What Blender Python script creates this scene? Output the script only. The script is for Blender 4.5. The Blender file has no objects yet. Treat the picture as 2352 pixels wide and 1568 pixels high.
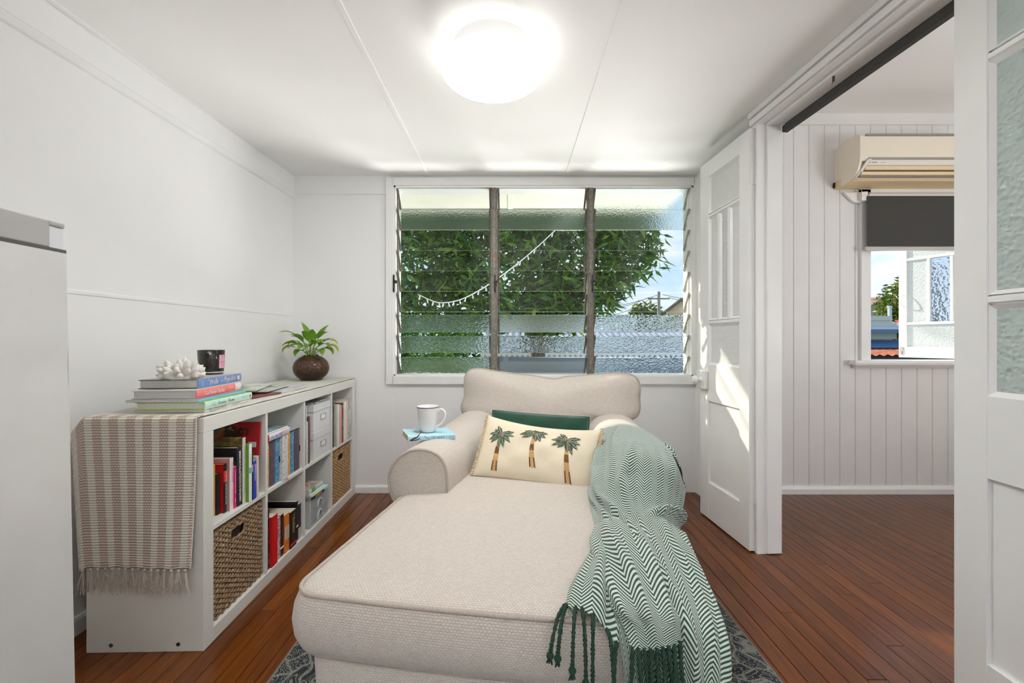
import bpy, bmesh, math, random
import numpy as np
from mathutils import Matrix, Vector

random.seed(7); np.random.seed(7)
SC = bpy.context.scene
COL = SC.collection
PI = math.pi
R = math.radians

# ------------------------------------------------------------------ camera, world, sun, exposure
F_PX, W_PX = 980.0, 2352.0
cam_d = bpy.data.cameras.new('camera')
cam_d.sensor_width = 36.0
cam_d.lens = 36.0 * F_PX / W_PX
cam_d.shift_y = -3.0 / W_PX
cam_d.clip_start = 0.02
cam_d.clip_end = 300
cam = bpy.data.objects.new('camera', cam_d)
COL.objects.link(cam)
CAMZ = 1.055
cam.location = (0, 0, CAMZ)
cam.rotation_euler = (R(90), 0, 0)
SC.camera = cam

vs = SC.view_settings
vs.view_transform = 'Standard'
vs.look = 'None'
vs.exposure = 0.88
vs.gamma = 1.0
vs.use_curve_mapping = False
SC.cycles.use_denoising = True
SC.cycles.max_bounces = 14
SC.cycles.diffuse_bounces = 7
SC.cycles.transparent_max_bounces = 24
SC.cycles.sample_clamp_indirect = 6.0

SKY_STRENGTH = 0.72
world = bpy.data.worlds.new('sky')
SC.world = world
world.use_nodes = True
wt = world.node_tree
wt.nodes.clear()
wo = wt.nodes.new('ShaderNodeOutputWorld')
bg = wt.nodes.new('ShaderNodeBackground')
bg.inputs['Strength'].default_value = SKY_STRENGTH
tc = wt.nodes.new('ShaderNodeTexCoord')
sx = wt.nodes.new('ShaderNodeSeparateXYZ')
wt.links.new(tc.outputs['Generated'], sx.inputs[0])
cr = wt.nodes.new('ShaderNodeValToRGB')
cr.color_ramp.elements[0].position = 0.0
cr.color_ramp.elements[0].color = (0.60, 0.76, 0.92, 1)
cr.color_ramp.elements[1].position = 0.55
cr.color_ramp.elements[1].color = (0.20, 0.42, 0.78, 1)
wt.links.new(sx.outputs['Z'], cr.inputs[0])
mp = wt.nodes.new('ShaderNodeMapping')
mp.inputs['Scale'].default_value = (2.2, 2.2, 6.5)
wt.links.new(tc.outputs['Generated'], mp.inputs[0])
nz = wt.nodes.new('ShaderNodeTexNoise')
nz.inputs['Scale'].default_value = 2.1
nz.inputs['Detail'].default_value = 7
nz.inputs['Roughness'].default_value = 0.55
wt.links.new(mp.outputs[0], nz.inputs['Vector'])
cr2 = wt.nodes.new('ShaderNodeValToRGB')
cr2.color_ramp.elements[0].position = 0.42
cr2.color_ramp.elements[1].position = 0.68
wt.links.new(nz.outputs['Fac'], cr2.inputs[0])
mx = wt.nodes.new('ShaderNodeMixRGB')
mx.inputs['Color2'].default_value = (0.86, 0.90, 0.96, 1)
wt.links.new(cr2.outputs[0], mx.inputs['Fac'])
wt.links.new(cr.outputs[0], mx.inputs['Color1'])
wt.links.new(mx.outputs[0], bg.inputs['Color'])
wt.links.new(bg.outputs[0], wo.inputs[0])

sun_d = bpy.data.lights.new('sun', 'SUN')
sun_d.energy = 3.4
sun_d.angle = R(0.6)
sun_d.color = (1.0, 0.92, 0.78)
sun = bpy.data.objects.new('sun', sun_d)
COL.objects.link(sun)
SUN_DIR = Vector((0.73, -0.61, -0.53)).normalized()
sun.rotation_euler = SUN_DIR.to_track_quat('-Z', 'Y').to_euler()
sun.location = (-8, 14, 12)

def area_light(name, loc, target, sx_, sy_, power, col=(1, 1, 1), spread=180):
    d = bpy.data.lights.new(name, 'AREA')
    d.shape = 'RECTANGLE'
    d.size, d.size_y = sx_, sy_
    d.energy = power
    d.color = col
    d.spread = R(spread)
    o = bpy.data.objects.new(name, d)
    COL.objects.link(o)
    o.location = loc
    o.rotation_euler = (Vector(target) - Vector(loc)).to_track_quat('-Z', 'Y').to_euler()
    return o

# added unseen fill lights: behind the camera, outside the louvres, in the side room
area_light('added_rear_fill', (0.1, -2.25, 1.20), (0.1, -1.75, 2.0), 1.7, 0.8, 42, (0.97, 0.985, 1.0), 88)  # added fill inside the room, aimed up to brighten the ceiling
area_light('added_yard_fill', (2.3, 6.5, -1.45), (-0.5, 1.4, 1.9), 3.6, 1.4, 128, (1.0, 0.985, 0.955), 120)  # added fill hidden below the sill, aimed up through the louvres
area_light('added_side_room_fill', (3.70, 0.4, 1.2), (2.7, 0.9, 2.5), 1.8, 1.1, 26, (1.0, 0.985, 0.96))  # added fill out of view, turned up to the side room ceiling

# ------------------------------------------------------------------ helpers
def link(o):
    COL.objects.link(o)
    return o

def tag(o, label=None, cat=None, group=None, kind=None):
    if label: o['label'] = label
    if cat: o['category'] = cat
    if group: o['group'] = group
    if kind: o['kind'] = kind
    return o

def empty(name, loc=(0, 0, 0), rz=0.0, label=None, cat=None, group=None, kind=None, rot=None):
    o = bpy.data.objects.new(name, None)
    o.empty_display_size = 0.05
    link(o)
    o.location = loc
    o.rotation_euler = rot if rot else (0, 0, rz)
    return tag(o, label, cat, group, kind)

class G:
    """collects vertices and faces of one mesh"""
    def __init__(s):
        s.v = []; s.f = []; s.m = []; s.cur = 0
        s.X = None
    def add(s, V, F):
        b = len(s.v)
        if s.X is not None:
            V = [tuple(s.X @ Vector(p)) for p in V]
        s.v.extend([tuple(p) for p in V])
        for f in F:
            s.f.append(tuple(b + i for i in f))
            s.m.append(s.cur)
        return s
    def box(s, x0, x1, y0, y1, z0, z1):
        V = [(x0, y0, z0), (x1, y0, z0), (x1, y1, z0), (x0, y1, z0), (x0, y0, z1), (x1, y0, z1), (x1, y1, z1), (x0, y1, z1)]
        return s.add(V, [(3, 2, 1, 0), (4, 5, 6, 7), (0, 1, 5, 4), (1, 2, 6, 5), (2, 3, 7, 6), (3, 0, 4, 7)])
    def rbox(s, x0, x1, y0, y1, z0, z1, r=0.003, seg=2):
        bm = bmesh.new()
        bmesh.ops.create_cube(bm, size=1.0)
        for v in bm.verts:
            v.co = Vector(((x0 + x1) / 2 + v.co.x * (x1 - x0), (y0 + y1) / 2 + v.co.y * (y1 - y0), (z0 + z1) / 2 + v.co.z * (z1 - z0)))
        r = min(r, 0.49 * min(x1 - x0, y1 - y0, z1 - z0))
        bmesh.ops.bevel(bm, geom=list(bm.edges), offset=r, segments=seg, affect='EDGES', profile=0.5)
        bm.verts.index_update()
        s.add([tuple(v.co) for v in bm.verts], [tuple(v.index for v in f.verts) for f in bm.faces])
        bm.free()
        return s
    def prism(s, poly, a0, a1, axis='y'):
        """poly: 2-D outline; extruded along axis. axis y: poly=(x,z); x: (y,z); z: (x,y)"""
        n = len(poly)
        def P(p, a):
            if axis == 'y': return (p[0], a, p[1])
            if axis == 'x': return (a, p[0], p[1])
            return (p[0], p[1], a)
        V = [P(p, a0) for p in poly] + [P(p, a1) for p in poly]
        F = [tuple(range(n))[::-1], tuple(range(n, 2 * n))]
        for i in range(n):
            j = (i + 1) % n
            F.append((i, j, n + j, n + i))
        return s.add(V, F)
    def tube(s, path, r, n=8, closed=False, caps=True):
        P = [Vector(p) for p in path]
        m = len(P)
        rs = r if hasattr(r, '__len__') else [r] * m
        V = []; F = []
        up = None
        for i in range(m):
            if closed:
                t = P[(i + 1) % m] - P[i - 1]
            else:
                t = P[min(i + 1, m - 1)] - P[max(i - 1, 0)]
            if t.length < 1e-9: t = Vector((0, 0, 1))
            t.normalize()
            if up is None:
                up = Vector((0, 0, 1)) if abs(t.z) < 0.9 else Vector((1, 0, 0))
            a = up - t * up.dot(t)
            if a.length < 1e-6:
                a = t.orthogonal()
            a.normalize()
            b = t.cross(a)
            up = a
            for k in range(n):
                q = 2 * PI * k / n
                V.append(tuple(P[i] + (a * math.cos(q) + b * math.sin(q)) * rs[i]))
        for i in range(m if closed else m - 1):
            j = (i + 1) % m
            for k in range(n):
                l = (k + 1) % n
                F.append((i * n + k, i * n + l, j * n + l, j * n + k))
        if caps and not closed:
            F.append(tuple(range(n))[::-1])
            F.append(tuple((m - 1) * n + k for k in range(n)))
        return s.add(V, F)
    def lathe(s, prof, n=24, c=(0, 0, 0), close=False):
        V = []; F = []
        m = len(prof)
        for (r, z) in prof:
            for k in range(n):
                q = 2 * PI * k / n
                V.append((c[0] + r * math.cos(q), c[1] + r * math.sin(q), c[2] + z))
        for i in range(m - 1 if not close else m):
            j = (i + 1) % m
            for k in range(n):
                l = (k + 1) % n
                F.append((i * n + k, i * n + l, j * n + l, j * n + k))
        return s.add(V, F)
    def grid(s, fn, nu, nv, closed_u=False):
        V = [fn(i / (nu if closed_u else nu - 1), j / (nv - 1)) for j in range(nv) for i in range(nu)]
        F = []
        for j in range(nv - 1):
            for i in range(nu if closed_u else nu - 1):
                k = (i + 1) % nu
                F.append((j * nu + i, j * nu + k, (j + 1) * nu + k, (j + 1) * nu + i))
        return s.add(V, F)
    def ball(s, c, r, n=10, m=6, sc=(1, 1, 1)):
        V = [(c[0], c[1], c[2] - r * sc[2])]
        for j in range(1, m):
            t = PI * j / m - PI / 2
            for i in range(n):
                q = 2 * PI * i / n
                V.append((c[0] + r * sc[0] * math.cos(t) * math.cos(q), c[1] + r * sc[1] * math.cos(t) * math.sin(q), c[2] + r * sc[2] * math.sin(t)))
        V.append((c[0], c[1], c[2] + r * sc[2]))
        F = []
        for i in range(n):
            F.append((0, 1 + (i + 1) % n, 1 + i))
        for j in range(m - 2):
            for i in range(n):
                k = (i + 1) % n
                F.append((1 + j * n + i, 1 + j * n + k, 1 + (j + 1) * n + k, 1 + (j + 1) * n + i))
        t = len(V) - 1
        for i in range(n):
            F.append((t, 1 + (m - 2) * n + i, 1 + (m - 2) * n + (i + 1) % n))
        return s.add(V, F)
    def build(s, name, mat, parent=None, smooth=False, uv=None, angle=40):
        me = bpy.data.meshes.new(name)
        me.from_pydata(s.v, [], s.f)
        mats = mat if isinstance(mat, (list, tuple)) else [mat]
        for mm in mats:
            me.materials.append(mm)
        if len(mats) > 1:
            me.polygons.foreach_set('material_index', s.m)
        if smooth:
            me.polygons.foreach_set('use_smooth', [True] * len(me.polygons))
            if angle < 180:
                me.set_sharp_from_angle(angle=R(angle))
        if uv is not None:
            set_uv(me, uv)
        me.update()
        o = bpy.data.objects.new(name, me)
        link(o)
        if parent is not None:
            o.parent = parent
        return o

def set_uv(me, uv):
    lay = me.uv_layers.new(name='UVMap')
    if uv == 'box':
        for p in me.polygons:
            n = p.normal
            ax = max(range(3), key=lambda i: abs(n[i]))
            for li in p.loop_indices:
                c = me.vertices[me.loops[li].vertex_index].co
                lay.data[li].uv = (c.y, c.z) if ax == 0 else ((c.x, c.z) if ax == 1 else (c.x, c.y))
    else:                                    # list of one uv for each vertex
        for l in me.loops:
            lay.data[l.index].uv = uv[l.vertex_index]

def bezier(p0, p1, p2, p3, n=12):
    out = []
    for i in range(n + 1):
        t = i / n
        a = (1 - t)
        out.append(tuple(a ** 3 * p0[k] + 3 * a * a * t * p1[k] + 3 * a * t * t * p2[k] + t ** 3 * p3[k] for k in range(len(p0))))
    return out

def catmull(P, n=8, closed=False):
    P = [Vector(p) for p in P]
    m = len(P)
    out = []
    rng = range(m) if closed else range(m - 1)
    for i in rng:
        if closed:
            a, b, c, d = P[i - 1], P[i], P[(i + 1) % m], P[(i + 2) % m]
        else:
            b, c = P[i], P[i + 1]
            a = P[i - 1] if i > 0 else b * 2 - c
            d = P[i + 2] if i + 2 < m else c * 2 - b
        for k in range(n):
            t = k / n
            out.append(0.5 * ((2 * b) + (c - a) * t + (2 * a - 5 * b + 4 * c - d) * t * t + (3 * b - a - 3 * c + d) * t ** 3))
    if not closed:
        out.append(P[-1])
    return out

# ------------------------------------------------------------------ materials
_mats = {}
class NT:
    def __init__(s, name):
        s.mat = bpy.data.materials.new(name)
        s.mat.use_nodes = True
        s.t = s.mat.node_tree
        s.b = s.t.nodes['Principled BSDF']
        s.out = s.t.nodes['Material Output']
    def n(s, typ, **kw):
        nd = s.t.nodes.new('ShaderNode' + typ)
        for k, v in kw.items():
            if hasattr(nd, k) and k not in nd.inputs:
                setattr(nd, k, v)
            else:
                nd.inputs[k].default_value = v
        return nd
    def l(s, a, b):
        s.t.links.new(a, b)
    def math(s, op, a, b=None, c=None, clamp=False):
        nd = s.t.nodes.new('ShaderNodeMath')
        nd.operation = op
        nd.use_clamp = clamp
        for i, x in enumerate((a, b, c)):
            if x is None: continue
            if isinstance(x, (int, float)):
                nd.inputs[i].default_value = x
            else:
                s.l(x, nd.inputs[i])
        return nd.outputs[0]
    def ramp(s, fac, stops):
        nd = s.t.nodes.new('ShaderNodeValToRGB')
        e = nd.color_ramp.elements
        while len(e) < len(stops):
            e.new(0.5)
        for i, (p, c) in enumerate(stops):
            e[i].position = p
            e[i].color = (c, c, c, 1) if isinstance(c, (int, float)) else (c[0], c[1], c[2], 1)
        s.l(fac, nd.inputs[0])
        return nd.outputs[0]
    def mix(s, fac, a, b, mode='MIX'):
        nd = s.t.nodes.new('ShaderNodeMixRGB')
        nd.blend_type = mode
        for i, x in zip(('Fac', 'Color1', 'Color2'), (fac, a, b)):
            if isinstance(x, (int, float)):
                nd.inputs[i].default_value = x
            elif isinstance(x, (tuple, list)):
                nd.inputs[i].default_value = (x[0], x[1], x[2], 1)
            else:
                s.l(x, nd.inputs[i])
        return nd.outputs[0]
    def bump(s, h, strength=0.3, dist=0.002):
        nd = s.t.nodes.new('ShaderNodeBump')
        nd.inputs['Strength'].default_value = strength
        nd.inputs['Distance'].default_value = dist
        s.l(h, nd.inputs['Height'])
        s.l(nd.outputs[0], s.b.inputs['Normal'])
        return nd.outputs[0]
    def noise(s, scale, detail=3, rough=0.5, vec=None, coord='Object', stretch=None):
        nd = s.t.nodes.new('ShaderNodeTexNoise')
        nd.inputs['Scale'].default_value = scale
        nd.inputs['Detail'].default_value = detail
        nd.inputs['Roughness'].default_value = rough
        if vec is None:
            vec = s.coord(coord, stretch)
        s.l(vec, nd.inputs['Vector'])
        return nd.outputs['Fac']
    def coord(s, coord='Object', stretch=None, rot=None, loc=None):
        c = s.t.nodes.new('ShaderNodeTexCoord')
        v = c.outputs[coord]
        if stretch or rot or loc:
            m = s.t.nodes.new('ShaderNodeMapping')
            if stretch: m.inputs['Scale'].default_value = stretch
            if rot: m.inputs['Rotation'].default_value = rot
            if loc: m.inputs['Location'].default_value = loc
            s.l(v, m.inputs[0])
            v = m.outputs[0]
        return v
    def base(s, c):
        if isinstance(c, (tuple, list)):
            s.b.inputs['Base Color'].default_value = (c[0], c[1], c[2], 1)
        else:
            s.l(c, s.b.inputs['Base Color'])

def mat(name, col=(0.8, 0.8, 0.8), rough=0.5, metal=0.0, spec=0.5, var=0.0, vscale=30.0, bump=0.0, bscale=200.0, bdist=0.001, sheen=0.0, coat=0.0):
    if name in _mats:
        return _mats[name]
    t = NT(name)
    t.b.inputs['Roughness'].default_value = rough
    t.b.inputs['Metallic'].default_value = metal
    t.b.inputs['Specular IOR Level'].default_value = spec
    if sheen:
        t.b.inputs['Sheen Weight'].default_value = sheen
    if coat:
        t.b.inputs['Coat Weight'].default_value = coat
    if var > 0:
        f = t.noise(vscale, 4)
        dark = tuple(c * (1 - var) for c in col)
        lite = tuple(min(1, c * (1 + var * 0.5)) for c in col)
        t.base(t.ramp(f, [(0.3, dark), (0.7, lite)]))
    else:
        t.base(col)
    if bump > 0:
        t.bump(t.noise(bscale, 3), bump, bdist)
    _mats[name] = t.mat
    return t.mat

def c8(r, g, b):
    """display colour 0-255 -> linear"""
    def f(x):
        x /= 255.0
        return x / 12.92 if x <= 0.04045 else ((x + 0.055) / 1.055) ** 2.4
    return (f(r), f(g), f(b))

WHITE = mat('white_wall_paint', (0.86, 0.86, 0.855), 0.55, spec=0.3, var=0.02, vscale=3, bump=0.05, bscale=180)
CEIL = mat('white_ceiling_paint', (0.88, 0.88, 0.87), 0.6, spec=0.2, var=0.015, vscale=2, bump=0.05, bscale=150)
GLOSSW = mat('white_gloss_paint', (0.84, 0.84, 0.83), 0.32, spec=0.45, var=0.03, vscale=6, bump=0.06, bscale=60)
FRAMEW = mat('white_window_paint', (0.84, 0.84, 0.83), 0.38, spec=0.4, var=0.03, vscale=8, bump=0.05, bscale=80)
METAL = mat('brushed_steel', (0.55, 0.55, 0.53), 0.35, metal=1.0, var=0.1, vscale=20)
BLACK = mat('black_print', (0.012, 0.012, 0.014), 0.6)
INKW = mat('white_print', (0.85, 0.85, 0.83), 0.6)
PAGES = mat('book_pages', (0.72, 0.64, 0.52), 0.85, var=0.15, vscale=300)
PAGESW = mat('white_book_pages', (0.66, 0.65, 0.61), 0.85, var=0.2, vscale=260)

def make_floor_mat():
    t = NT('dark_polished_floorboards')
    oi = t.n('ObjectInfo')
    tco = t.t.nodes.new('ShaderNodeTexCoord')
    comb = t.n('CombineXYZ')
    r1 = t.math('MULTIPLY', oi.outputs['Random'], 37.0)
    t.l(r1, comb.inputs[0]); t.l(t.math('MULTIPLY', oi.outputs['Random'], 91.0), comb.inputs[1])
    va = t.n('VectorMath', operation='ADD')
    t.l(tco.outputs['Object'], va.inputs[0]); t.l(comb.outputs[0], va.inputs[1])
    mpn = t.n('Mapping')
    mpn.inputs['Scale'].default_value = (14, 0.9, 14)
    t.l(va.outputs[0], mpn.inputs[0])
    g1 = t.noise(3.0, 6, 0.62, vec=mpn.outputs[0])
    mp2 = t.n('Mapping')
    mp2.inputs['Scale'].default_value = (90, 2.2, 90)
    t.l(va.outputs[0], mp2.inputs[0])
    g2 = t.noise(3.0, 4, 0.6, vec=mp2.outputs[0])
    basec = t.ramp(oi.outputs['Random'], [(0.0, (0.105, 0.027, 0.004)), (0.22, (0.150, 0.040, 0.006)), (0.45, (0.115, 0.031, 0.005)), (0.62, (0.185, 0.052, 0.008)), (0.80, (0.125, 0.034, 0.006)), (0.94, (0.165, 0.047, 0.008)), (0.97, (0.300, 0.105, 0.018)), (1.0, (0.120, 0.033, 0.006))])
    grain = t.ramp(g1, [(0.28, 0.66), (0.5, 0.97), (0.75, 1.35)])
    c = t.mix(1.0, basec, grain, 'MULTIPLY')
    fine = t.ramp(g2, [(0.3, 0.75), (0.7, 1.15)])
    c = t.mix(1.0, c, fine, 'MULTIPLY')
    t.base(c)
    rs = t.noise(7.0, 5, 0.6, vec=va.outputs[0])
    t.l(t.math('MULTIPLY_ADD', rs, 0.08, 0.17), t.b.inputs['Roughness'])
    t.b.inputs['Specular IOR Level'].default_value = 0.33
    t.b.inputs['Coat Weight'].default_value = 0.0
    t.b.inputs['Coat Roughness'].default_value = 0.14
    t.bump(g2, 0.06, 0.001)
    return t.mat
FLOORM = make_floor_mat()
SUBFLOOR = mat('dusty_floor_gap', (0.20, 0.125, 0.07), 0.9, var=0.4, vscale=15)

def make_fabric():
    t = NT('oatmeal_woven_upholstery')
    uv = t.coord('UV')
    br = t.n('TexBrick')
    br.inputs['Scale'].default_value = 1.0
    br.inputs['Brick Width'].default_value = 0.0090
    br.inputs['Row Height'].default_value = 0.0056
    br.inputs['Mortar Size'].default_value = 0.0011
    br.inputs['Mortar Smooth'].default_value = 0.9
    br.inputs['Bias'].default_value = 0.0
    br.inputs['Color1'].default_value = (0.665, 0.605, 0.53, 1)
    br.inputs['Color2'].default_value = (0.565, 0.505, 0.44, 1)
    br.inputs['Mortar'].default_value = (0.40, 0.345, 0.30, 1)
    dist = t.n('TexNoise')
    dist.inputs['Scale'].default_value = 220
    t.l(uv, dist.inputs['Vector'])
    sub = t.n('VectorMath', operation='SUBTRACT')
    t.l(dist.outputs['Color'], sub.inputs[0]); sub.inputs[1].default_value = (0.5, 0.5, 0.5)
    scl = t.n('VectorMath', operation='SCALE')
    t.l(sub.outputs[0], scl.inputs[0]); scl.inputs['Scale'].default_value = 0.0042
    ad = t.n('VectorMath', operation='ADD')
    t.l(uv, ad.inputs[0]); t.l(scl.outputs[0], ad.inputs[1])
    t.l(ad.outputs[0], br.inputs['Vector'])
    n2 = t.noise(500, 3, 0.6, vec=uv)
    c = t.mix(0.35, br.outputs['Color'], t.ramp(n2, [(0.3, (0.52, 0.46, 0.41)), (0.7, (0.80, 0.75, 0.69))]))
    t.base(c)
    t.b.inputs['Roughness'].default_value = 0.92
    t.b.inputs['Specular IOR Level'].default_value = 0.15
    t.b.inputs['Sheen Weight'].default_value = 0.25
    h = t.math('ADD', t.math('SUBTRACT', 1.0, br.outputs['Fac']), t.math('MULTIPLY', n2, 0.5))
    t.bump(h, 0.55, 0.0022)
    return t.mat
FABRIC = make_fabric()
PIPING = mat('shade_darkened_piping', (0.46, 0.40, 0.345), 0.95, spec=0.1, var=0.2, vscale=350, bump=0.5, bscale=500, bdist=0.002)  # colour darkened to carry the shading along the cushion seams

def glass_clear(name, tint=(0.97, 0.985, 0.98), gloss=0.10, rough=0.02, haze=0.0):
    t = NT(name)
    t.t.nodes.remove(t.b)
    tr = t.n('BsdfTransparent'); tr.inputs[0].default_value = (*tint, 1)
    gl = t.n('BsdfGlossy'); gl.inputs['Roughness'].default_value = rough
    fr = t.n('Fresnel'); fr.inputs['IOR'].default_value = 1.45
    mx_ = t.n('MixShader')
    t.l(t.math('MULTIPLY', fr.outputs[0], 0.8), mx_.inputs[0])
    t.l(tr.outputs[0], mx_.inputs[1]); t.l(gl.outputs[0], mx_.inputs[2])
    last = mx_.outputs[0]
    if haze > 0:
        df = t.n('BsdfDiffuse'); df.inputs[0].default_value = (0.75, 0.75, 0.7, 1)
        f = t.ramp(t.noise(3.5, 4), [(0.35, 0.0), (0.8, haze)])
        m2 = t.n('MixShader')
        t.l(f, m2.inputs[0]); t.l(last, m2.inputs[1]); t.l(df.outputs[0], m2.inputs[2])
        last = m2.outputs[0]
    t.l(last, t.out.inputs[0])
    return t.mat

def glass_pattern(name, scale=60, strength=0.6, dist=0.004, rough=0.04, tint=(0.90, 0.95, 0.93), kind='voronoi', milk=0.12, diff=0.0, dcol=(0.80, 0.84, 0.82)):
    t = NT(name)
    t.t.nodes.remove(t.b)
    vec = t.coord('Object')
    if kind == 'voronoi':
        vo = t.n('TexVoronoi', feature='SMOOTH_F1')
        vo.inputs['Scale'].default_value = scale
        vo.inputs['Smoothness'].default_value = 0.6
        dn = t.n('TexNoise'); dn.inputs['Scale'].default_value = scale * 0.4
        t.l(vec, dn.inputs['Vector'])
        ms = t.n('VectorMath', operation='SCALE'); ms.inputs['Scale'].default_value = 1.0 / scale
        t.l(dn.outputs['Color'], ms.inputs[0])
        av = t.n('VectorMath', operation='ADD'); t.l(vec, av.inputs[0]); t.l(ms.outputs[0], av.inputs[1])
        t.l(av.outputs[0], vo.inputs['Vector'])
        h = vo.outputs['Distance']
    else:
        h = t.noise(scale, 2, 0.5, vec=vec)
    bp = t.n('Bump'); bp.inputs['Strength'].default_value = strength; bp.inputs['Distance'].default_value = dist
    t.l(h, bp.inputs['Height'])
    rf = t.n('BsdfRefraction'); rf.inputs['Color'].default_value = (*tint, 1)
    rf.inputs['Roughness'].default_value = rough; rf.inputs['IOR'].default_value = 1.35
    gl = t.n('BsdfGlossy'); gl.inputs['Roughness'].default_value = 0.12
    tl = t.n('BsdfTranslucent'); tl.inputs[0].default_value = (0.8, 0.83, 0.82, 1)
    for nd in (rf, gl, tl):
        t.l(bp.outputs[0], nd.inputs['Normal'])
    fr = t.n('Fresnel'); fr.inputs['IOR'].default_value = 1.45
    t.l(bp.outputs[0], fr.inputs['Normal'])
    m1 = t.n('MixShader'); t.l(t.math('MULTIPLY', fr.outputs[0], 0.9), m1.inputs[0])
    t.l(rf.outputs[0], m1.inputs[1]); t.l(gl.outputs[0], m1.inputs[2])
    m2 = t.n('MixShader'); m2.inputs[0].default_value = milk
    t.l(m1.outputs[0], m2.inputs[1]); t.l(tl.outputs[0], m2.inputs[2])
    last = m2.outputs[0]
    if diff:
        df = t.n('BsdfDiffuse'); df.inputs[0].default_value = (*dcol, 1); t.l(bp.outputs[0], df.inputs['Normal'])
        m3 = t.n('MixShader'); m3.inputs[0].default_value = diff
        t.l(last, m3.inputs[1]); t.l(df.outputs[0], m3.inputs[2])
        last = m3.outputs[0]
    t.l(last, t.out.inputs[0])
    return t.mat

GLASS = glass_clear('clear_louvre_glass', haze=0.05)
GLASS_P = glass_pattern('hammered_louvre_glass', 62, 0.6, 0.0045, milk=0.02)
GLASS_F = glass_pattern('fine_ripple_louvre_glass', 130, 0.5, 0.003, kind='noise', milk=0.06)
GLASS_FROST = glass_pattern('plain_frosted_glass', 900, 0.15, 0.001, rough=0.35, tint=(0.52, 0.58, 0.62), kind='noise', milk=0.08)
GLASS_D = glass_pattern('door_cathedral_glass', 110, 0.7, 0.004, rough=0.12, milk=0.35, diff=0.7, dcol=(0.86, 0.87, 0.86))
GLASS_N = glass_pattern('near_door_cathedral_glass', 75, 1.0, 0.006, rough=0.10, tint=(0.80, 0.92, 0.88), milk=0.2, diff=0.5, dcol=(0.80, 0.89, 0.87))
GLASS_A = glass_pattern('arctic_door_glass', 60, 0.9, 0.006, rough=0.06, milk=0.15, diff=0.55, dcol=(0.86, 0.87, 0.86))

# flat text as printed letters: a mesh laid on a surface of its parent
def text(name, s, origin, xa, ya, height, m, parent, fit=None, align='CENTER', off=0.0006, shear=0.0, bold=0.0, spacing=1.0):
    cu = bpy.data.curves.new(name, 'FONT')
    cu.body = s
    cu.size = 1.0
    cu.resolution_u = 2
    cu.shear = shear
    cu.offset = bold
    cu.space_character = spacing
    o = bpy.data.objects.new(name, cu)
    link(o)
    dg = bpy.context.evaluated_depsgraph_get()
    me = bpy.data.meshes.new_from_object(o.evaluated_get(dg))
    bpy.data.objects.remove(o)
    bpy.data.curves.remove(cu)
    n = len(me.vertices)
    co = np.zeros(n * 3)
    me.vertices.foreach_get('co', co)
    co = co.reshape(-1, 3)
    if n == 0:
        return None
    mn, mxv = co.min(0), co.max(0)
    cx, cy = (mn[0] + mxv[0]) / 2, (mn[1] + mxv[1]) / 2
    sc = height / 0.72
    sxx = sc
    if fit and (mxv[0] - mn[0]) * sc > fit:
        sxx = fit / (mxv[0] - mn[0])
    x0 = {'CENTER': cx, 'LEFT': mn[0], 'RIGHT': mxv[0]}[align]
    xa, ya, og = Vector(xa), Vector(ya), Vector(origin)
    nn = xa.cross(ya)
    out = []
    for c in co:
        out.extend(og + xa * ((c[0] - x0) * sxx) + ya * ((c[1] - cy) * sc) + nn * off)
    me.vertices.foreach_set('co', out)
    me.materials.clear()
    me.materials.append(m)
    me.name = name
    me.update()
    ob = bpy.data.objects.new(name, me)
    link(ob)
    ob.parent = parent
    return ob

# ------------------------------------------------------------------ the room
YB = 2.96          # inner face of the louvre wall
YV = 2.94          # face of the boarded wall in the side room
ZC = 2.191         # ceiling of the sunroom
ZC2 = 2.61         # ceiling of the side room

# left wall runs slightly askew: frame (a into the room, b along +Y)
LWM = Matrix.Translation((-1.523, YB, 0)) @ Matrix.Rotation(-math.atan(0.033), 4, 'Z')
# wall with the double doors
RWM = Matrix.Translation((1.21, 2.105, 0)) @ Matrix.Rotation(math.atan(0.052), 4, 'Z')

def struct(o, label, cat):
    return tag(o, label, cat, kind='structure')

# floor: each board a piece of its own, running towards the window wall
floor = struct(G().box(-1.75, 3.9, -2.5, 3.06, -0.08, -0.012).build('floor', SUBFLOOR), 'dark red-brown polished timber floor of narrow boards', 'floor')
bw = 0.0632
x = -1.74
k = 0
brnd = random.Random(5)
while x < 3.88:
    cuts = [-2.5]
    yy = -2.5 + brnd.uniform(0.4, 3.0)
    while yy < 2.7:
        cuts.append(yy)
        yy += brnd.uniform(1.6, 3.6)
    cuts.append(3.0)
    for a, b in zip(cuts[:-1], cuts[1:]):
        w = bw - (0.0022 if x < 1.0 else 0.0016)
        L = b - a - 0.002
        g = G()
        e = 0.0011
        V = [(0, 0, -0.012), (w, 0, -0.012), (w, L, -0.012), (0, L, -0.012), (0, 0, -e), (w, 0, -e), (w, L, -e), (0, L, -e), (e, e, 0), (w - e, e, 0), (w - e, L - e, 0), (e, L - e, 0)]
        g.add(V, [(0, 1, 5, 4), (1, 2, 6, 5), (2, 3, 7, 6), (3, 0, 4, 7), (4, 5, 9, 8), (5, 6, 10, 9), (6, 7, 11, 10), (7, 4, 8, 11), (8, 9, 10, 11)])
        o = g.build('floorboard', FLOORM, floor)
        o.location = (x, a, 0)
    x += bw
    k += 1

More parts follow.
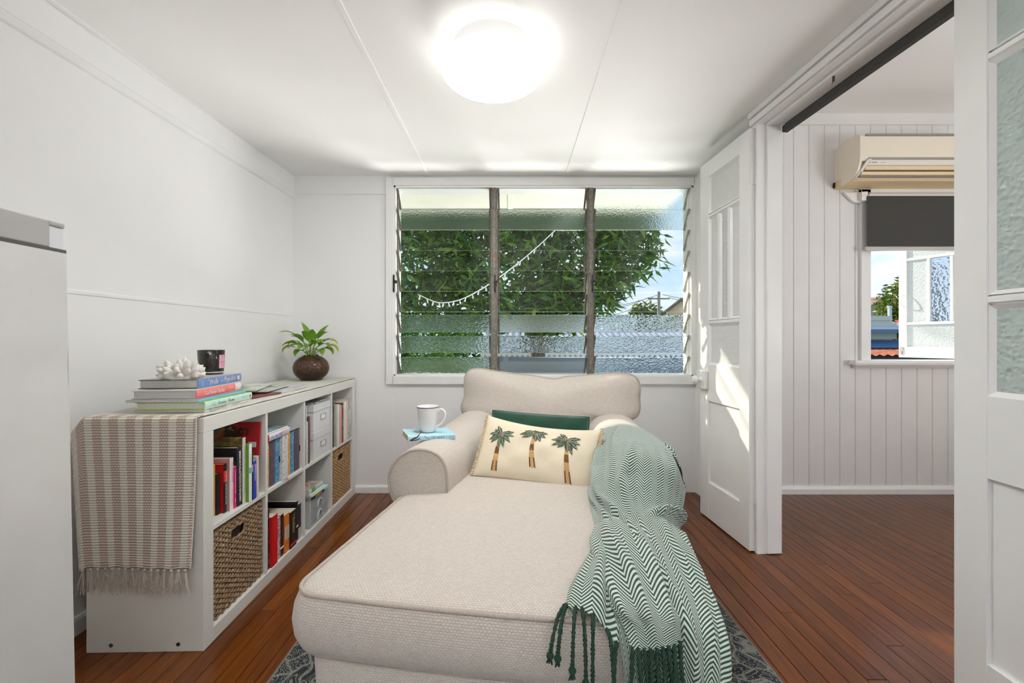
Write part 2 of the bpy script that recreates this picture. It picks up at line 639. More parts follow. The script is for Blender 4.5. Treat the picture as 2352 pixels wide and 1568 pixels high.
# ceiling and its cover strips
ceiling = struct(G().box(-1.75, 1.40, -2.5, 3.0, ZC, ZC + 0.05).build('ceiling', CEIL), 'flat white sheeted ceiling of the sunroom with thin cover strips', 'ceiling')
for xs in (-1.541, -0.583, 0.375):
    g = G(); g.prism([(xs - 0.011, ZC + 0.001), (xs - 0.010, ZC - 0.0035), (xs + 0.010, ZC - 0.0035), (xs + 0.011, ZC + 0.001)], -2.5, 2.955)
    g.build('cover_strip', CEIL, ceiling)
ceiling2 = struct(G().box(1.22, 3.9, -2.5, 3.06, ZC2, ZC2 + 0.05).build('ceiling', mat('pale_grey_ceiling', (0.86, 0.85, 0.84), 0.6)), 'plain ceiling of the side room beyond the doors', 'ceiling')

# left wall
g = G(); g.X = LWM
g.box(-0.1, 0, -5.6, 0.12, 0, 2.3)
wall_left = struct(g.build('wall_left', WHITE), 'long white wall behind the low bookcase', 'wall')
g = G(); g.X = LWM
g.prism([(0, 1.219), (0.003, 1.2215), (0.003, 1.2335), (0, 1.236)], -5.6, -0.001)
g.build('cover_strip', WHITE, wall_left)
g = G(); g.X = LWM
g.rbox(0, 0.016, -5.6, -0.001, 2.070, ZC, 0.0015, 1)
trim1 = struct(g.build('trim_1', WHITE), 'white cornice board along the top of the bookcase wall', 'cornice')
g = G(); g.X = LWM
g.prism([(0, 2.040), (0.009, 2.042), (0.014, 2.048), (0.017, 2.056), (0.022, 2.0605), (0.022, 2.0655), (0.012, 2.0665), (0, 2.0665)], -5.6, -0.001)
g.build('moulding', WHITE, trim1, smooth=True, angle=50)
g = G(); g.X = LWM
g.prism([(0, 0), (0.017, 0), (0.017, 0.052), (0.012, 0.062), (0, 0.064)], -5.6, -0.001)
struct(g.build('baseboard_left', GLOSSW), 'low white skirting board below the bookcase wall', 'skirting')

# back wall around the louvre window
WX0, WX1, WZ0, WZ1 = -0.815, 1.25, 0.81, 2.12
g = G()
g.box(-1.62, WX0, YB, YB + 0.12, 0, 2.3)
g.box(WX1, 1.36, YB, YB + 0.12, 0, 2.3)
g.box(WX0, WX1, YB, YB + 0.12, 0, WZ0)
g.box(WX0, WX1, YB, YB + 0.12, WZ1, 2.3)
wall_back = struct(g.build('wall_back', WHITE), 'white wall around the wide louvre window', 'wall')
g = G(); g.rbox(-1.53, -0.845, YB - 0.006, YB + 0.001, 2.066, ZC, 0.001, 1)
struct(g.build('trim_2', WHITE), 'flat white cornice board left of the louvre window', 'cornice')
g = G(); g.box(-0.884, -0.879, YB - 0.0025, YB, 0.76, 2.066); g.box(-0.827, -0.823, YB - 0.0025, YB, 0.05, 0.75)
g.build('cover_strip', WHITE, wall_back)
for (xa, xb) in ((-1.53, 1.20),):
    g = G(); g.prism([(YB, 0), (YB - 0.016, 0), (YB - 0.016, 0.040), (YB - 0.011, 0.047), (YB, 0.048)], xa, xb, 'x')
    struct(g.build('baseboard_back', GLOSSW), 'low white skirting board under the louvre window', 'skirting')

# wall with the double doors, header and jambs
OB0 = -0.915
g = G(); g.X = RWM
g.box(0, 0.12, 0, 0.045, 0, 2.66); g.box(0.105, 0.12, 0.045, 0.97, 0, 2.66)
g.box(0, 0.12, -4.7, OB0, 0, 2.66)
g.box(0, 0.12, OB0, 0, 2.121, 2.66)
wall_right = struct(g.build('wall_right', GLOSSW), 'white wall with the wide doorway to the side room', 'wall')
g = G(); g.X = RWM
g.rbox(0.046, 0.119, -0.011, 0.001, 0.004, 2.111, 0.002, 1)
g.rbox(0.046, 0.119, OB0 - 0.001, OB0 + 0.011, 0.004, 2.111, 0.002, 1)
g.rbox(0.046, 0.121, OB0, 0, 2.111, 2.1225, 0.002, 1)
struct(g.build('trim_3', GLOSSW), 'white stop bead lining the doorway to the side room', 'door frame')
g = G(); g.X = RWM
g.rbox(-0.014, 0.0, OB0 - 0.06, 0.045, 2.128, 2.158, 0.003, 2)
g.rbox(-0.022, 0.0, -4.6, 0.045, 2.164, ZC, 0.004, 2)
struct(g.build('trim_4', GLOSSW), 'white moulding above the doorway below the ceiling', 'moulding')
# small latch catch on the header
g = G(); g.X = RWM
g.rbox(0.052, 0.060, -0.405, -0.397, 2.088, 2.112, 0.002, 1)
g.tube([(0.056, -0.401, 2.09), (0.052, -0.398, 2.082), (0.058, -0.394, 2.080)], 0.0025, 6)
tag(g.build('ball_catch', mat('tarnished_brass', (0.12, 0.10, 0.07), 0.4, metal=0.8)), 'small dark metal door catch fixed under the door header', 'door catch')

# side room: boarded wall with the casement window
VX0 = 1.9405 - 6 * 0.1063
W2X0, W2X1, W2Z0, W2Z1 = 2.455, 3.42, 0.905, 2.03
g = G()
g.box(1.30, W2X0, YV + 0.012, YV + 0.13, 0, 2.66)
g.box(W2X1, 3.9, YV + 0.012, YV + 0.13, 0, 2.66)
g.box(W2X0, W2X1, YV + 0.012, YV + 0.13, 0, W2Z0)
g.box(W2X0, W2X1, YV + 0.012, YV + 0.13, W2Z1, 2.66)
BOARDW = mat('white_board_paint', (0.78, 0.77, 0.755), 0.42, spec=0.4, var=0.03, vscale=5)
wall_side = struct(g.build('wall_back_side_room', BOARDW), 'white vertical board wall of the side room with the casement window', 'wall')
def vboard(xa, z0, z1):
    c = 0.0035
    a, b = xa + 0.0006, xa + 0.1063 - 0.0006
    g = G()
    g.prism([(a, YV + 0.0125), (a, YV + c), (a + c, YV), (b - c, YV), (b, YV + c), (b, YV + 0.0125)], z0, z1, 'z')
    g.build('board', BOARDW, wall_side)
for i in range(1, 25):
    xa = VX0 + i * 0.1063
    if xa + 0.1063 > 3.88: break
    if xa + 0.1063 <= W2X0 - 0.02 or xa >= W2X1:
        vboard(xa, 0.0, 2.545)
    else:
        vboard(xa, 0.0, W2Z0 - 0.03)
        vboard(xa, W2Z1 + 0.03, 2.545)
        if xa < W2X0:      # the board beside the frame, cut round it
            g = G(); g.box(xa + 0.001, W2X0 - 0.001, YV + 0.0005, YV + 0.0125, W2Z0 - 0.03, W2Z1 + 0.03)
            g.build('board', BOARDW, wall_side)
g = G(); g.rbox(1.33, 3.88, YV - 0.014, YV + 0.012, 2.535, 2.612, 0.002, 1)
struct(g.build('trim_5', BOARDW), 'white cornice board above the air conditioner', 'cornice')
g = G(); g.prism([(YV + 0.003, 0), (YV - 0.020, 0), (YV - 0.020, 0.034), (YV - 0.012, 0.050), (YV + 0.003, 0.052)], 1.325, 3.88, 'x')
struct(g.build('baseboard_side_room', GLOSSW), 'white skirting board below the boarded wall', 'skirting')
# walls out of view that close the two rooms, with window openings behind the photographer
g = G()
g.box(-1.8, 1.4, -2.6, -2.5, 0, 0.85); g.box(-1.8, 1.4, -2.6, -2.5, 2.05, 2.66)
g.box(-1.8, -0.78, -2.6, -2.5, 0.85, 2.05); g.box(0.98, 1.4, -2.6, -2.5, 0.85, 2.05)
struct(g.build('wall_rear', WHITE), 'white wall behind the photographer with a window opening', 'wall')
g = G()
g.box(3.8, 3.9, -2.6, 3.06, 0, 0.85); g.box(3.8, 3.9, -2.6, 3.06, 2.15, 2.66)
g.box(3.8, 3.9, -2.6, -0.72, 0.85, 2.15); g.box(3.8, 3.9, 1.12, 3.06, 0.85, 2.15)
struct(g.build('wall_side_room_right', BOARDW), 'white side room wall with a wide window opening', 'wall')
g = G(); g.box(1.36, 3.9, -2.6, -2.5, 0, 2.66)
struct(g.build('wall_side_room_rear', BOARDW), 'plain white rear wall of the side room', 'wall')

# ------------------------------------------------------------------ louvre window
def weathered():
    t = NT('weathered_louvre_metal')
    n = t.noise(60, 4, 0.6)
    n2 = t.noise(9, 3)
    c = t.ramp(n, [(0.3, (0.13, 0.12, 0.10)), (0.6, (0.24, 0.225, 0.19)), (0.85, (0.33, 0.30, 0.25))])
    c = t.mix(t.ramp(n2, [(0.60, 0.0), (0.72, 0.7)]), c, (0.27, 0.11, 0.04))
    t.base(c)
    t.b.inputs['Roughness'].default_value = 0.55
    t.b.inputs['Metallic'].default_value = 0.35
    return t.mat
LOUVM = weathered()
LEVER = mat('dark_lever_metal', (0.035, 0.028, 0.022), 0.45, metal=0.5)
win1 = empty('window_1', (0, YB, WZ0), 0, 'wide white window of three bays of glass louvres', 'window', kind='structure')
def W1(g):                                  # parts are written in world coordinates
    g.X = Matrix.Translation((0, -YB, -WZ0))
    return g
FY = YB - 0.025
g = W1(G())
g.rbox(-0.870, WX0, FY, YB + 0.001, 0.75, 2.176, 0.004, 2)
g.rbox(WX1, 1.305, FY, YB + 0.001, 0.75, 2.176, 0.004, 2)
g.rbox(WX0 - 0.01, WX1 + 0.01, FY, YB + 0.001, 2.12, 2.176, 0.004, 2)
g.rbox(WX0 - 0.01, WX1 + 0.01, FY, YB + 0.001, 0.75, 0.81, 0.004, 2)
g.build('architrave', FRAMEW, win1)
g = W1(G())
e = 0.012
g.box(WX0 - 0.001, WX0 + e, FY + 0.006, YB + 0.125, WZ0, WZ1); g.box(WX1 - e, WX1 + 0.001, FY + 0.006, YB + 0.125, WZ0, WZ1)
g.box(WX0, WX1, FY + 0.006, YB + 0.125, WZ1 - e, WZ1 + 0.001); g.box(WX0, WX1, FY + 0.006, YB + 0.14, WZ0 - 0.001, WZ0 + 0.008)
g.build('reveal_lining', FRAMEW, win1)
bays = [(WX0 + e, -0.148), (-0.100, 0.523), (0.571, WX1 - e)]
for (xa, xb) in ((-0.148, -0.100), (0.523, 0.571)):
    g = W1(G())
    g.rbox(xa + 0.010, xb - 0.010, YB - 0.012, YB + 0.05, WZ0 + 0.004, WZ1 + 0.004, 0.002, 1)
    g.box(xa + 0.001, xa + 0.010, YB + 0.004, YB + 0.05, WZ0 + 0.006, WZ1 - 0.002)
    g.box(xb - 0.010, xb - 0.001, YB + 0.004, YB + 0.05, WZ0 + 0.006, WZ1 - 0.002)
    for zz in np.arange(WZ0 + 0.05, WZ1 - 0.03, 0.0733):
        g.ball((xa + 0.0145, YB - 0.012, zz), 0.0028, 6, 4); g.ball((xb - 0.0145, YB - 0.012, zz), 0.0028, 6, 4)
    g.build('mullion', LOUVM, win1)
for xa, xb in ((WX0 + e, WX0 + e + 0.007), (WX1 - e - 0.007, WX1 - e)):
    g = W1(G()); g.box(xa, xb, YB + 0.02, YB + 0.05, WZ0 + 0.008, WZ1 - 0.01)
    g.build('side_channel', FRAMEW if xa > 0 else LOUVM, win1)
SUNLITCLIP = mat('sunlit_louvre_clip', (0.50, 0.46, 0.37), 0.5, var=0.3, vscale=60)  # sunlight on the right-hand clips is put into this cream colour
TILT = math.asin(0.09 / 0.150)
bl_mesh = {}
for bi, (xa, xb) in enumerate(bays):
    L = xb - xa - 0.012
    for r in range(9):
        zt = 2.110 - 0.1465 * r
        if r == 0: m = GLASS_F if bi == 2 else GLASS
        elif r == 1: m = GLASS_F
        elif r < 6: m = GLASS
        elif r == 8 and bi == 1: m = GLASS_FROST
        elif bi == 1: m = GLASS_F if r == 6 else GLASS_P
        else: m = GLASS_P
        key = (bi, m.name)
        if key not in bl_mesh:
            g = G(); g.rbox(-L / 2, L / 2, -0.0026, 0.0026, -0.150, 0, 0.001, 1)
            o = g.build('louvre_blade', m, win1)
            bl_mesh[key] = o.data
        else:
            o = link(bpy.data.objects.new('louvre_blade', bl_mesh[key]))
            o.parent = win1
        o.location = ((xa + xb) / 2, 0.006, zt - WZ0)
        o.rotation_euler = (TILT, 0, 0)
        for sgn in (-1, 1):
            ck = ('clip', bi, sgn)
            cm = SUNLITCLIP if (bi == 2 and sgn == 1) else LOUVM
            if ck not in bl_mesh:
                g = G()
                xx = sgn * (L / 2)
                g.rbox(min(xx, xx + sgn * 0.006), max(xx, xx + sgn * 0.006), -0.009, 0.009, -0.147, 0.004, 0.001, 1)
                g.rbox(xx - 0.006, xx + 0.006, -0.0085, -0.0034, -0.147, 0.003, 0.001, 1)
                g.rbox(xx - 0.006, xx + 0.006, 0.0034, 0.0085, -0.147, 0.003, 0.001, 1)
                g.rbox(xx - 0.006, xx + 0.007, -0.0085, 0.0085, -0.152, -0.145, 0.001, 1)
                c = g.build('blade_clip', cm, o)
                bl_mesh[ck] = c.data
            else:
                c = link(bpy.data.objects.new('blade_clip', bl_mesh[ck]))
                c.parent = o
for xh, s in ((WX0 + 0.002, 1), (-0.118, 1), (0.553, 1)):
    g = W1(G())
    g.rbox(xh - 0.005, xh + 0.005, YB - 0.034, YB - 0.020, 1.385, 1.505, 0.003, 2)
    g.rbox(xh - 0.007, xh + 0.018, YB - 0.030, YB - 0.006, 1.447, 1.468, 0.003, 2)
    g.tube([(xh, YB - 0.027, 1.46), (xh + 0.006, YB - 0.040, 1.44), (xh + 0.004, YB - 0.044, 1.41)], 0.0035, 6)
    g.build('lever_handle', LEVER, win1, smooth=True)

# ------------------------------------------------------------------ double doors
LEAFW = mat('white_door_paint', (0.80, 0.80, 0.785), 0.36, spec=0.45, var=0.03, vscale=5, bump=0.08, bscale=40, bdist=0.0008)
def door_leaf(name, loc, rz, label, hw, mirror=False, glassA=GLASS_D, glassB=GLASS_A):
    """local x from the hinge stile (0) to the meeting stile (w), y thickness, z height; front faces -y"""
    root = empty(name, loc, rz, label, 'door', kind='structure')
    root['category'] = 'door'
    w, h, t = hw, 2.10, 0.030
    X = Matrix.Diagonal((1, -1, 1, 1)) if mirror else Matrix.Identity(4)
    sl, sr = 0.085, 0.095
    zs = dict(b0=0.0, b1=0.215, p1=0.690, l1=0.905, m1=1.150, m2=1.775, t0=2.005, t1=2.10)
    def part(nm, m, fn, sm=False, parent=root):
        g = G(); fn(g)
        if mirror:
            g.v = [(p[0], -p[1], p[2]) for p in g.v]
            g.f = [f[::-1] for f in g.f]
        return g.build(nm, m, parent, smooth=sm)
    part('stile', LEAFW, lambda g: g.rbox(0, sl, 0, t, 0, h, 0.002, 1))
    part('stile', LEAFW, lambda g: g.rbox(w - sr, w, 0, t, 0, h, 0.002, 1))
    for a, b in ((zs['b0'], zs['b1']), (zs['p1'], zs['l1']), (zs['t0'], zs['t1'])):
        part('rail', LEAFW, lambda g: g.rbox(sl - 0.001, w - sr + 0.001, 0.0004, t - 0.0004, a, b, 0.002, 1))
    part('panel', LEAFW, lambda g: g.box(sl - 0.002, w - sr + 0.002, 0.012, 0.019, zs['b1'] - 0.002, zs['p1'] + 0.002))
    for zc in (zs['m1'], zs['m2']):
        part('glazing_bar', LEAFW, lambda g: g.prism([(0.001, zc - 0.006), (0.012, zc - 0.014), (t - 0.012, zc - 0.014), (t - 0.001, zc - 0.006), (t - 0.001, zc + 0.006), (t - 0.012, zc + 0.014), (0.012, zc + 0.014), (0.001, zc + 0.006)], sl, w - sr, 'x'))
    pw = (w - sl - sr) / 3
    for i in (1, 2):
        xc = sl + pw * i
        part('glazing_bar', LEAFW, lambda g: g.prism([(xc - 0.006, 0.001), (xc + 0.006, 0.001), (xc + 0.013, 0.012), (xc + 0.013, t - 0.012), (xc + 0.006, t - 0.001), (xc - 0.006, t - 0.001), (xc - 0.013, t - 0.012), (xc - 0.013, 0.012)], zs['m1'] + 0.012, zs['m2'] - 0.012, 'z'))
    def pane(xa, xb, za, zb, m):
        part('glass_pane', m, lambda g: g.box(xa, xb, 0.013, 0.017, za, zb))
        bd = 0.011
        def bead(g):
            for (p, q, u, v) in ((xa, xb, za, za + bd), (xa, xb, zb - bd, zb)):
                g.prism([(0.003, u if u == za else v), (0.013, u), (0.013, v)] if u == za else [(0.003, v), (0.013, u), (0.013, v)], p, q, 'x')
            g.prism([(xa, 0.003), (xa + bd, 0.013), (xa, 0.013)], za, zb, 'z')
            g.prism([(xb, 0.003), (xb, 0.013), (xb - bd, 0.013)], za, zb, 'z')
        part('glazing_bead', LEAFW, bead)
    pane(sl, w - sr, zs['l1'], zs['m1'] - 0.013, glassA)
    pane(sl, w - sr, zs['m2'] + 0.013, zs['t0'], glassA)
    for i in range(3):
        xa = sl + pw * i + (0.0125 if i else 0)
        xb = sl + pw * (i + 1) - (0.0125 if i < 2 else 0)
        pane(xa, xb, zs['m1'] + 0.013, zs['m2'] - 0.013, glassB if i == 1 else glassA)
    return root, part, w

# far leaf: hinged at the far jamb, folded back towards the louvre window
hx, hy = 1.178, 2.118
ang = math.atan2(2.60 - hy, 1.148 - hx)
d1, part1, w1 = door_leaf('door_1', (hx, hy, 0.008), ang, 'white half-glazed door leaf folded back beside the louvre window', 0.485, mirror=True)
def d1p(nm, m, fn, sm=False):
    return part1(nm, m, fn, sm)
LOCKW = mat('painted_lock_white', (0.78, 0.78, 0.75), 0.3, spec=0.5)
# room side of this leaf is y<0 in the mirrored frame, so parts are written with y<0 = proud
d1p('rim_lock', LOCKW, lambda g: g.rbox(w1 - 0.098, w1 + 0.004, -0.024, 0.0, 0.755, 0.868, 0.008, 3), True)
def knob(g):
    prof = [(0.0, -0.072), (0.012, -0.0715), (0.021, -0.067), (0.0245, -0.060), (0.0235, -0.052), (0.016, -0.046), (0.0085, -0.042), (0.008, -0.030), (0.015, -0.027), (0.016, -0.022)]
    n = 20
    V = []; F = []
    for (r, yy) in prof:
        for kk in range(n):
            q = 2 * PI * kk / n
            V.append((w1 - 0.048 + r * math.cos(q), yy, 0.812 + r * math.sin(q)))
    for i in range(len(prof) - 1):
        for kk in range(n):
            l = (kk + 1) % n
            F.append((i * n + kk, i * n + l, (i + 1) * n + l, (i + 1) * n + kk))
    g.add(V, F)
d1p('door_knob', LOCKW, knob, True)
d1p('latch_plate', LOCKW, lambda g: g.rbox(w1 - 0.004, w1 + 0.010, -0.004, 0.018, 1.245, 1.345, 0.003, 2), True)
def hinge(root, z0, parent_fn):
    def kn(g):
        for i in range(5):
            a = z0 + i * 0.0205
            g.lathe([(0.0, a), (0.0062, a), (0.0062, a + 0.0195), (0.0, a + 0.0195)], 10, (-0.006, 0.034, 0))
        g.ball((-0.006, 0.034, z0 + 0.106), 0.006, 8, 5)
        g.rbox(-0.002, 0.0006, 0.003, 0.030, z0 + 0.001, z0 + 0.101, 0.0006, 1)
        for zz in (0.018, 0.05, 0.084):
            g.ball((-0.0032, 0.014 + (0.006 if zz == 0.05 else 0), z0 + zz), 0.0028, 6, 4, (0.5, 1, 1))
    parent_fn('hinge', LOCKW, kn, True)
hinge(d1, 0.235, d1p)
hinge(d1, 1.82, d1p)
# near leaf: hinged at the near jamb, folded back towards the camera
d2, part2, w2 = door_leaf('door_2', (1.224, 1.183, 0.008), R(-90) + math.atan(-0.02), 'white half-glazed door leaf folded back opposite the fridge', 0.485, mirror=False, glassA=GLASS_N)

# ------------------------------------------------------------------ casement window of the side room
win2 = empty('window_2', (2.9, YV, W2Z0), 0, 'white casement window with one sash swung open', 'window', kind='structure')
def W2(g):
    g.X = Matrix.Translation((-2.9, -YV, -W2Z0))
    return g
g = W2(G())
g.rbox(2.392, 2.458, YV - 0.020, YV + 0.012, W2Z0 - 0.02, W2Z1 + 0.06, 0.003, 2)
g.rbox(W2X1, W2X1 + 0.066, YV - 0.020, YV + 0.012, W2Z0 - 0.02, W2Z1 + 0.06, 0.003, 2)
g.rbox(2.392, W2X1 + 0.066, YV - 0.020, YV + 0.012, W2Z1, W2Z1 + 0.066, 0.003, 2)
g.build('architrave', FRAMEW, win2)
g = W2(G())
g.box(2.450, 2.470, YV + 0.004, YV + 0.132, W2Z0, W2Z1); g.box(W2X1 - 0.015, W2X1 + 0.005, YV + 0.004, YV + 0.132, W2Z0, W2Z1)
g.box(2.470, 2.496, YV + 0.050, YV + 0.080, W2Z0, W2Z1)
g.box(2.45, W2X1, YV + 0.004, YV + 0.132, W2Z1 - 0.015, W2Z1 + 0.005)
g.build('frame_lining', FRAMEW, win2)
g = W2(G())
g.prism([(YV - 0.062, W2Z0 - 0.018), (YV - 0.066, W2Z0 - 0.004), (YV - 0.062, W2Z0 + 0.010), (YV - 0.055, W2Z0 + 0.013), (YV + 0.16, W2Z0 + 0.010), (YV + 0.16, W2Z0 - 0.018)], 2.318, W2X1 + 0.14, 'x')
g.build('window_sill', FRAMEW, win2)
g = W2(G())
g.prism([(YV + 0.01, W2Z0 - 0.044), (YV - 0.018, W2Z0 - 0.042), (YV - 0.030, W2Z0 - 0.030), (YV - 0.036, W2Z0 - 0.018), (YV + 0.01, W2Z0 - 0.018)], 2.345, W2X1 + 0.11, 'x')
g.build('apron_moulding', FRAMEW, win2)
# open sash, hinged on the far right stile
SH = (3.395, YV + 0.10)
SF = (3.165, 3.475)
sw = math.hypot(SF[0] - SH[0], SF[1] - SH[1])
sash = empty('sash', (SH[0] - 2.9, SH[1] - YV, 0.012), math.atan2(SF[1] - SH[1], SF[0] - SH[0]))
sash.parent = win2
def sp(nm, m, fn, sm=False):
    g = G(); fn(g)
    return g.build(nm, m, sash, smooth=sm)
sh = W2Z1 - W2Z0 - 0.03
def sash_frame(g):
    t = 0.034
    g.rbox(0, 0.05, 0, t, 0, sh, 0.002, 1); g.rbox(sw - 0.05, sw, 0, t, 0, sh, 0.002, 1)
    g.rbox(0.049, sw - 0.049, 0.0005, t - 0.0005, 0, 0.085, 0.002, 1); g.rbox(0.049, sw - 0.049, 0.0005, t - 0.0005, sh - 0.05, sh, 0.002, 1)
    for z in (0.27, 0.78):
        g.rbox(0.049, sw - 0.049, 0.001, t - 0.001, z - 0.011, z + 0.011, 0.004, 1)
    for i in (1, 2):
        xx = 0.05 + (sw - 0.1) * i / 3
        g.rbox(xx - 0.010, xx + 0.010, 0.001, t - 0.001, 0.28, 0.77, 0.004, 1)
sp('sash_frame', FRAMEW, sash_frame)
SASHG = glass_pattern('obscure_sash_glass', 90, 0.7, 0.004, rough=0.1, tint=(0.86, 0.90, 0.97), milk=0.4, diff=0.6)
SASHA = glass_pattern('arctic_sash_glass', 55, 0.9, 0.006, rough=0.05, tint=(0.86, 0.91, 0.98), milk=0.15)
sp('glass_pane', SASHG, lambda g: g.box(0.05, sw - 0.05, 0.015, 0.019, 0.085, 0.259))
sp('glass_pane', SASHG, lambda g: g.box(0.05, sw - 0.05, 0.015, 0.019, 0.791, sh - 0.05))
for i in range(3):
    a = 0.05 + (sw - 0.1) * i / 3 + (0.01 if i else 0)
    b = 0.05 + (sw - 0.1) * (i + 1) / 3 - (0.01 if i < 2 else 0)
    sp('glass_pane', SASHA if i == 1 else SASHG, lambda g: g.box(a, b, 0.015, 0.019, 0.281, 0.769))
sp('sash_handle', FRAMEW, lambda g: g.tube(catmull([(sw - 0.03, 0.034, 0.41), (sw - 0.028, 0.05, 0.415), (sw - 0.022, 0.066, 0.45), (sw - 0.028, 0.05, 0.495), (sw - 0.03, 0.034, 0.50)], 6), 0.004, 6), True)
sp('stay_catch', METAL, lambda g: (g.rbox(sw - 0.035, sw - 0.015, 0.034, 0.046, 0.02, 0.08, 0.003, 1), g.tube([(sw - 0.03, 0.045, 0.05), (sw - 0.03, 0.06, 0.02)], 0.004, 6)), True)

# ------------------------------------------------------------------ outside
SOFFIT = mat('cream_soffit_paint', (0.72, 0.69, 0.60), 0.6, var=0.04, vscale=4)
eave = empty('eave', (0, 3.4, 2.2), 0, 'cream painted eave lining over the louvre window', 'eave', kind='structure')
for i, (xa, xb) in enumerate(((-2.4, -1.22), (-1.21, -0.02), (-0.01, 1.33))):
    g = G(); g.box(xa, xb, -0.32, 0.32, 0.0, 0.012)
    g.build('soffit_panel', SOFFIT, eave)
for xs in (-1.215, -0.015):
    g = G(); g.box(xs - 0.02, xs + 0.02, -0.32, 0.32, -0.008, 0.0)
    g.build('cover_strip', SOFFIT, eave)
g = G(); g.box(-2.4, 1.34, 0.32, 0.345, -0.02, 0.16); g.box(-2.4, 1.345, -0.32, 0.32, 0.013, 0.16)
g.build('fascia', SOFFIT, eave)

grass = mat('yard_grass', (0.09, 0.14, 0.04), 0.95, var=0.4, vscale=6)
tag(G().box(-30, 60, 3.3, 70, -2.4, -2.2).build('ground', grass), 'green yard below the house', 'ground', kind='structure')

def leaf_mat(name, c0, c1, c2, trans=0.35):
    t = NT(name)
    n = t.noise(9.0, 3, 0.6)
    gi = t.n('NewGeometry')
    r = gi.outputs['Random Per Island']
    f = t.math('ADD', t.math('MULTIPLY', r, 0.65), t.math('MULTIPLY', n, 0.35))
    col = t.ramp(f, [(0.12, c0), (0.46, c1), (0.84, c2)])
    t.base(col)
    t.b.inputs['Roughness'].default_value = 0.38
    t.b.inputs['Specular IOR Level'].default_value = 0.5
    tl = t.n('BsdfTranslucent')
    t.l(t.mix(1.0, col, (1.25, 1.35, 0.55), 'MULTIPLY'), tl.inputs[0])
    ms = t.n('MixShader'); ms.inputs[0].default_value = trans
    t.l(t.b.outputs[0], ms.inputs[1]); t.l(tl.outputs[0], ms.inputs[2])
    t.l(ms.outputs[0], t.out.inputs[0])
    return t.mat
LEAF = leaf_mat('mango_leaves', (0.018, 0.070, 0.014), (0.045, 0.150, 0.022), (0.22, 0.36, 0.03), 0.45)
LEAF2 = leaf_mat('shrub_leaves', (0.04, 0.11, 0.02), (0.09, 0.22, 0.03), (0.30, 0.40, 0.05), 0.5)
LEAF3 = leaf_mat('distant_leaves', (0.04, 0.075, 0.015), (0.10, 0.16, 0.025), (0.25, 0.28, 0.04), 0.4)
BARK = mat('brown_bark', (0.16, 0.11, 0.08), 0.9, var=0.4, vscale=12)

def leaf_cloud(pts, L, W, rs, droop=0.6):
    """array of long pointed leaves, folded along the midrib; one island each"""
    n = len(pts)
    d = rs.normal(size=(n, 3))
    d[:, 2] = d[:, 2] * 0.5 - droop
    d /= np.linalg.norm(d, axis=1)[:, None]
    s = np.cross(d, rs.normal(size=(n, 3)))
    s /= np.linalg.norm(s, axis=1)[:, None]
    nn = np.cross(d, s)
    ls = L * rs.uniform(0.7, 1.25, n)[:, None]
    ws = W * rs.uniform(0.75, 1.2, n)[:, None]
    P = np.asarray(pts)
    v0 = P
    v1 = P + d * ls * 0.38 + s * ws * 0.5 + nn * ws * 0.2
    v2 = P + d * ls * 0.45
    v3 = P + d * ls * 0.38 - s * ws * 0.5 + nn * ws * 0.2
    v4 = P + d * ls - nn * ls * 0.12
    V = np.stack([v0, v1, v2, v3, v4], 1).reshape(-1, 3)
    b = np.arange(n)[:, None] * 5
    F = np.concatenate([b + np.array([[0, 2, 1, 0]])[:, :3], b + np.array([[1, 2, 4]]), b + np.array([[0, 3, 2]]), b + np.array([[3, 4, 2]])], 1).reshape(-1, 3)
    return V, F

def np_mesh(name, V, F, m, parent=None):
    me = bpy.data.meshes.new(name)
    me.vertices.add(len(V)); me.vertices.foreach_set('co', np.asarray(V, dtype=np.float32).ravel())
    F = np.asarray(F, dtype=np.int32)
    me.loops.add(F.size); me.loops.foreach_set('vertex_index', F.ravel())
    me.polygons.add(len(F)); me.polygons.foreach_set('loop_start', np.arange(0, F.size, F.shape[1], dtype=np.int32))
    me.update(calc_edges=True)
    me.validate()
    me.materials.append(m)
    o = link(bpy.data.objects.new(name, me))
    if parent: o.parent = parent
    return o

def blob_points(blobs, n, rs, shell=0.55):
    w = np.array([b[3] ** 2 for b in blobs]); w = w / w.sum()
    idx = rs.choice(len(blobs), n, p=w)
    B = np.array(blobs)[idx]
    d = rs.normal(size=(n, 3)); d /= np.linalg.norm(d, axis=1)[:, None]
    r = B[:, 3] * (shell + (1 - shell) * rs.uniform(0, 1, n) ** 0.6)
    return B[:, :3] + d * r[:, None] * np.array([1, 0.75, 1])

rs = np.random.RandomState(3)
tree = empty('mango_tree', (0.6, 8.2, -2.2), 0, 'big leafy mango tree filling most of the louvre window', 'tree')
TO = np.array([0.6, 8.2, -2.2])
blobs = [(-1.9, 7.7, 2.55, 1.35), (-0.2, 7.5, 2.5, 1.3), (1.2, 7.6, 2.65, 1.15), (2.05, 7.7, 2.75, 0.72), (1.55, 7.7, 1.95, 0.48), (-1.0, 7.6, 1.85, 0.75),
         (0.55, 7.6, 1.75, 0.62), (-2.5, 7.8, 1.9, 0.8), (0.0, 8.2, 4.0, 1.7), (2.0, 8.0, 3.6, 0.8), (-2.2, 8.2, 3.8, 1.3), (0.9, 7.8, 1.75, 0.6)]
pts = blob_points(blobs, 17000, rs, 0.35) - TO
V, Fc = leaf_cloud(pts, 0.25, 0.062, rs)
crown = np_mesh('crown', V, Fc, LEAF, tree)
tag(crown, kind='stuff')
front = blob_points([b for b in blobs if b[2] < 3.3], 2500, rs, 0.96) - TO
front = front[front[:, 1] < -0.75][:280]
V1, F1 = leaf_cloud(np.zeros((1, 3)), 0.22, 0.056, np.random.RandomState(1))
leaf_me = None
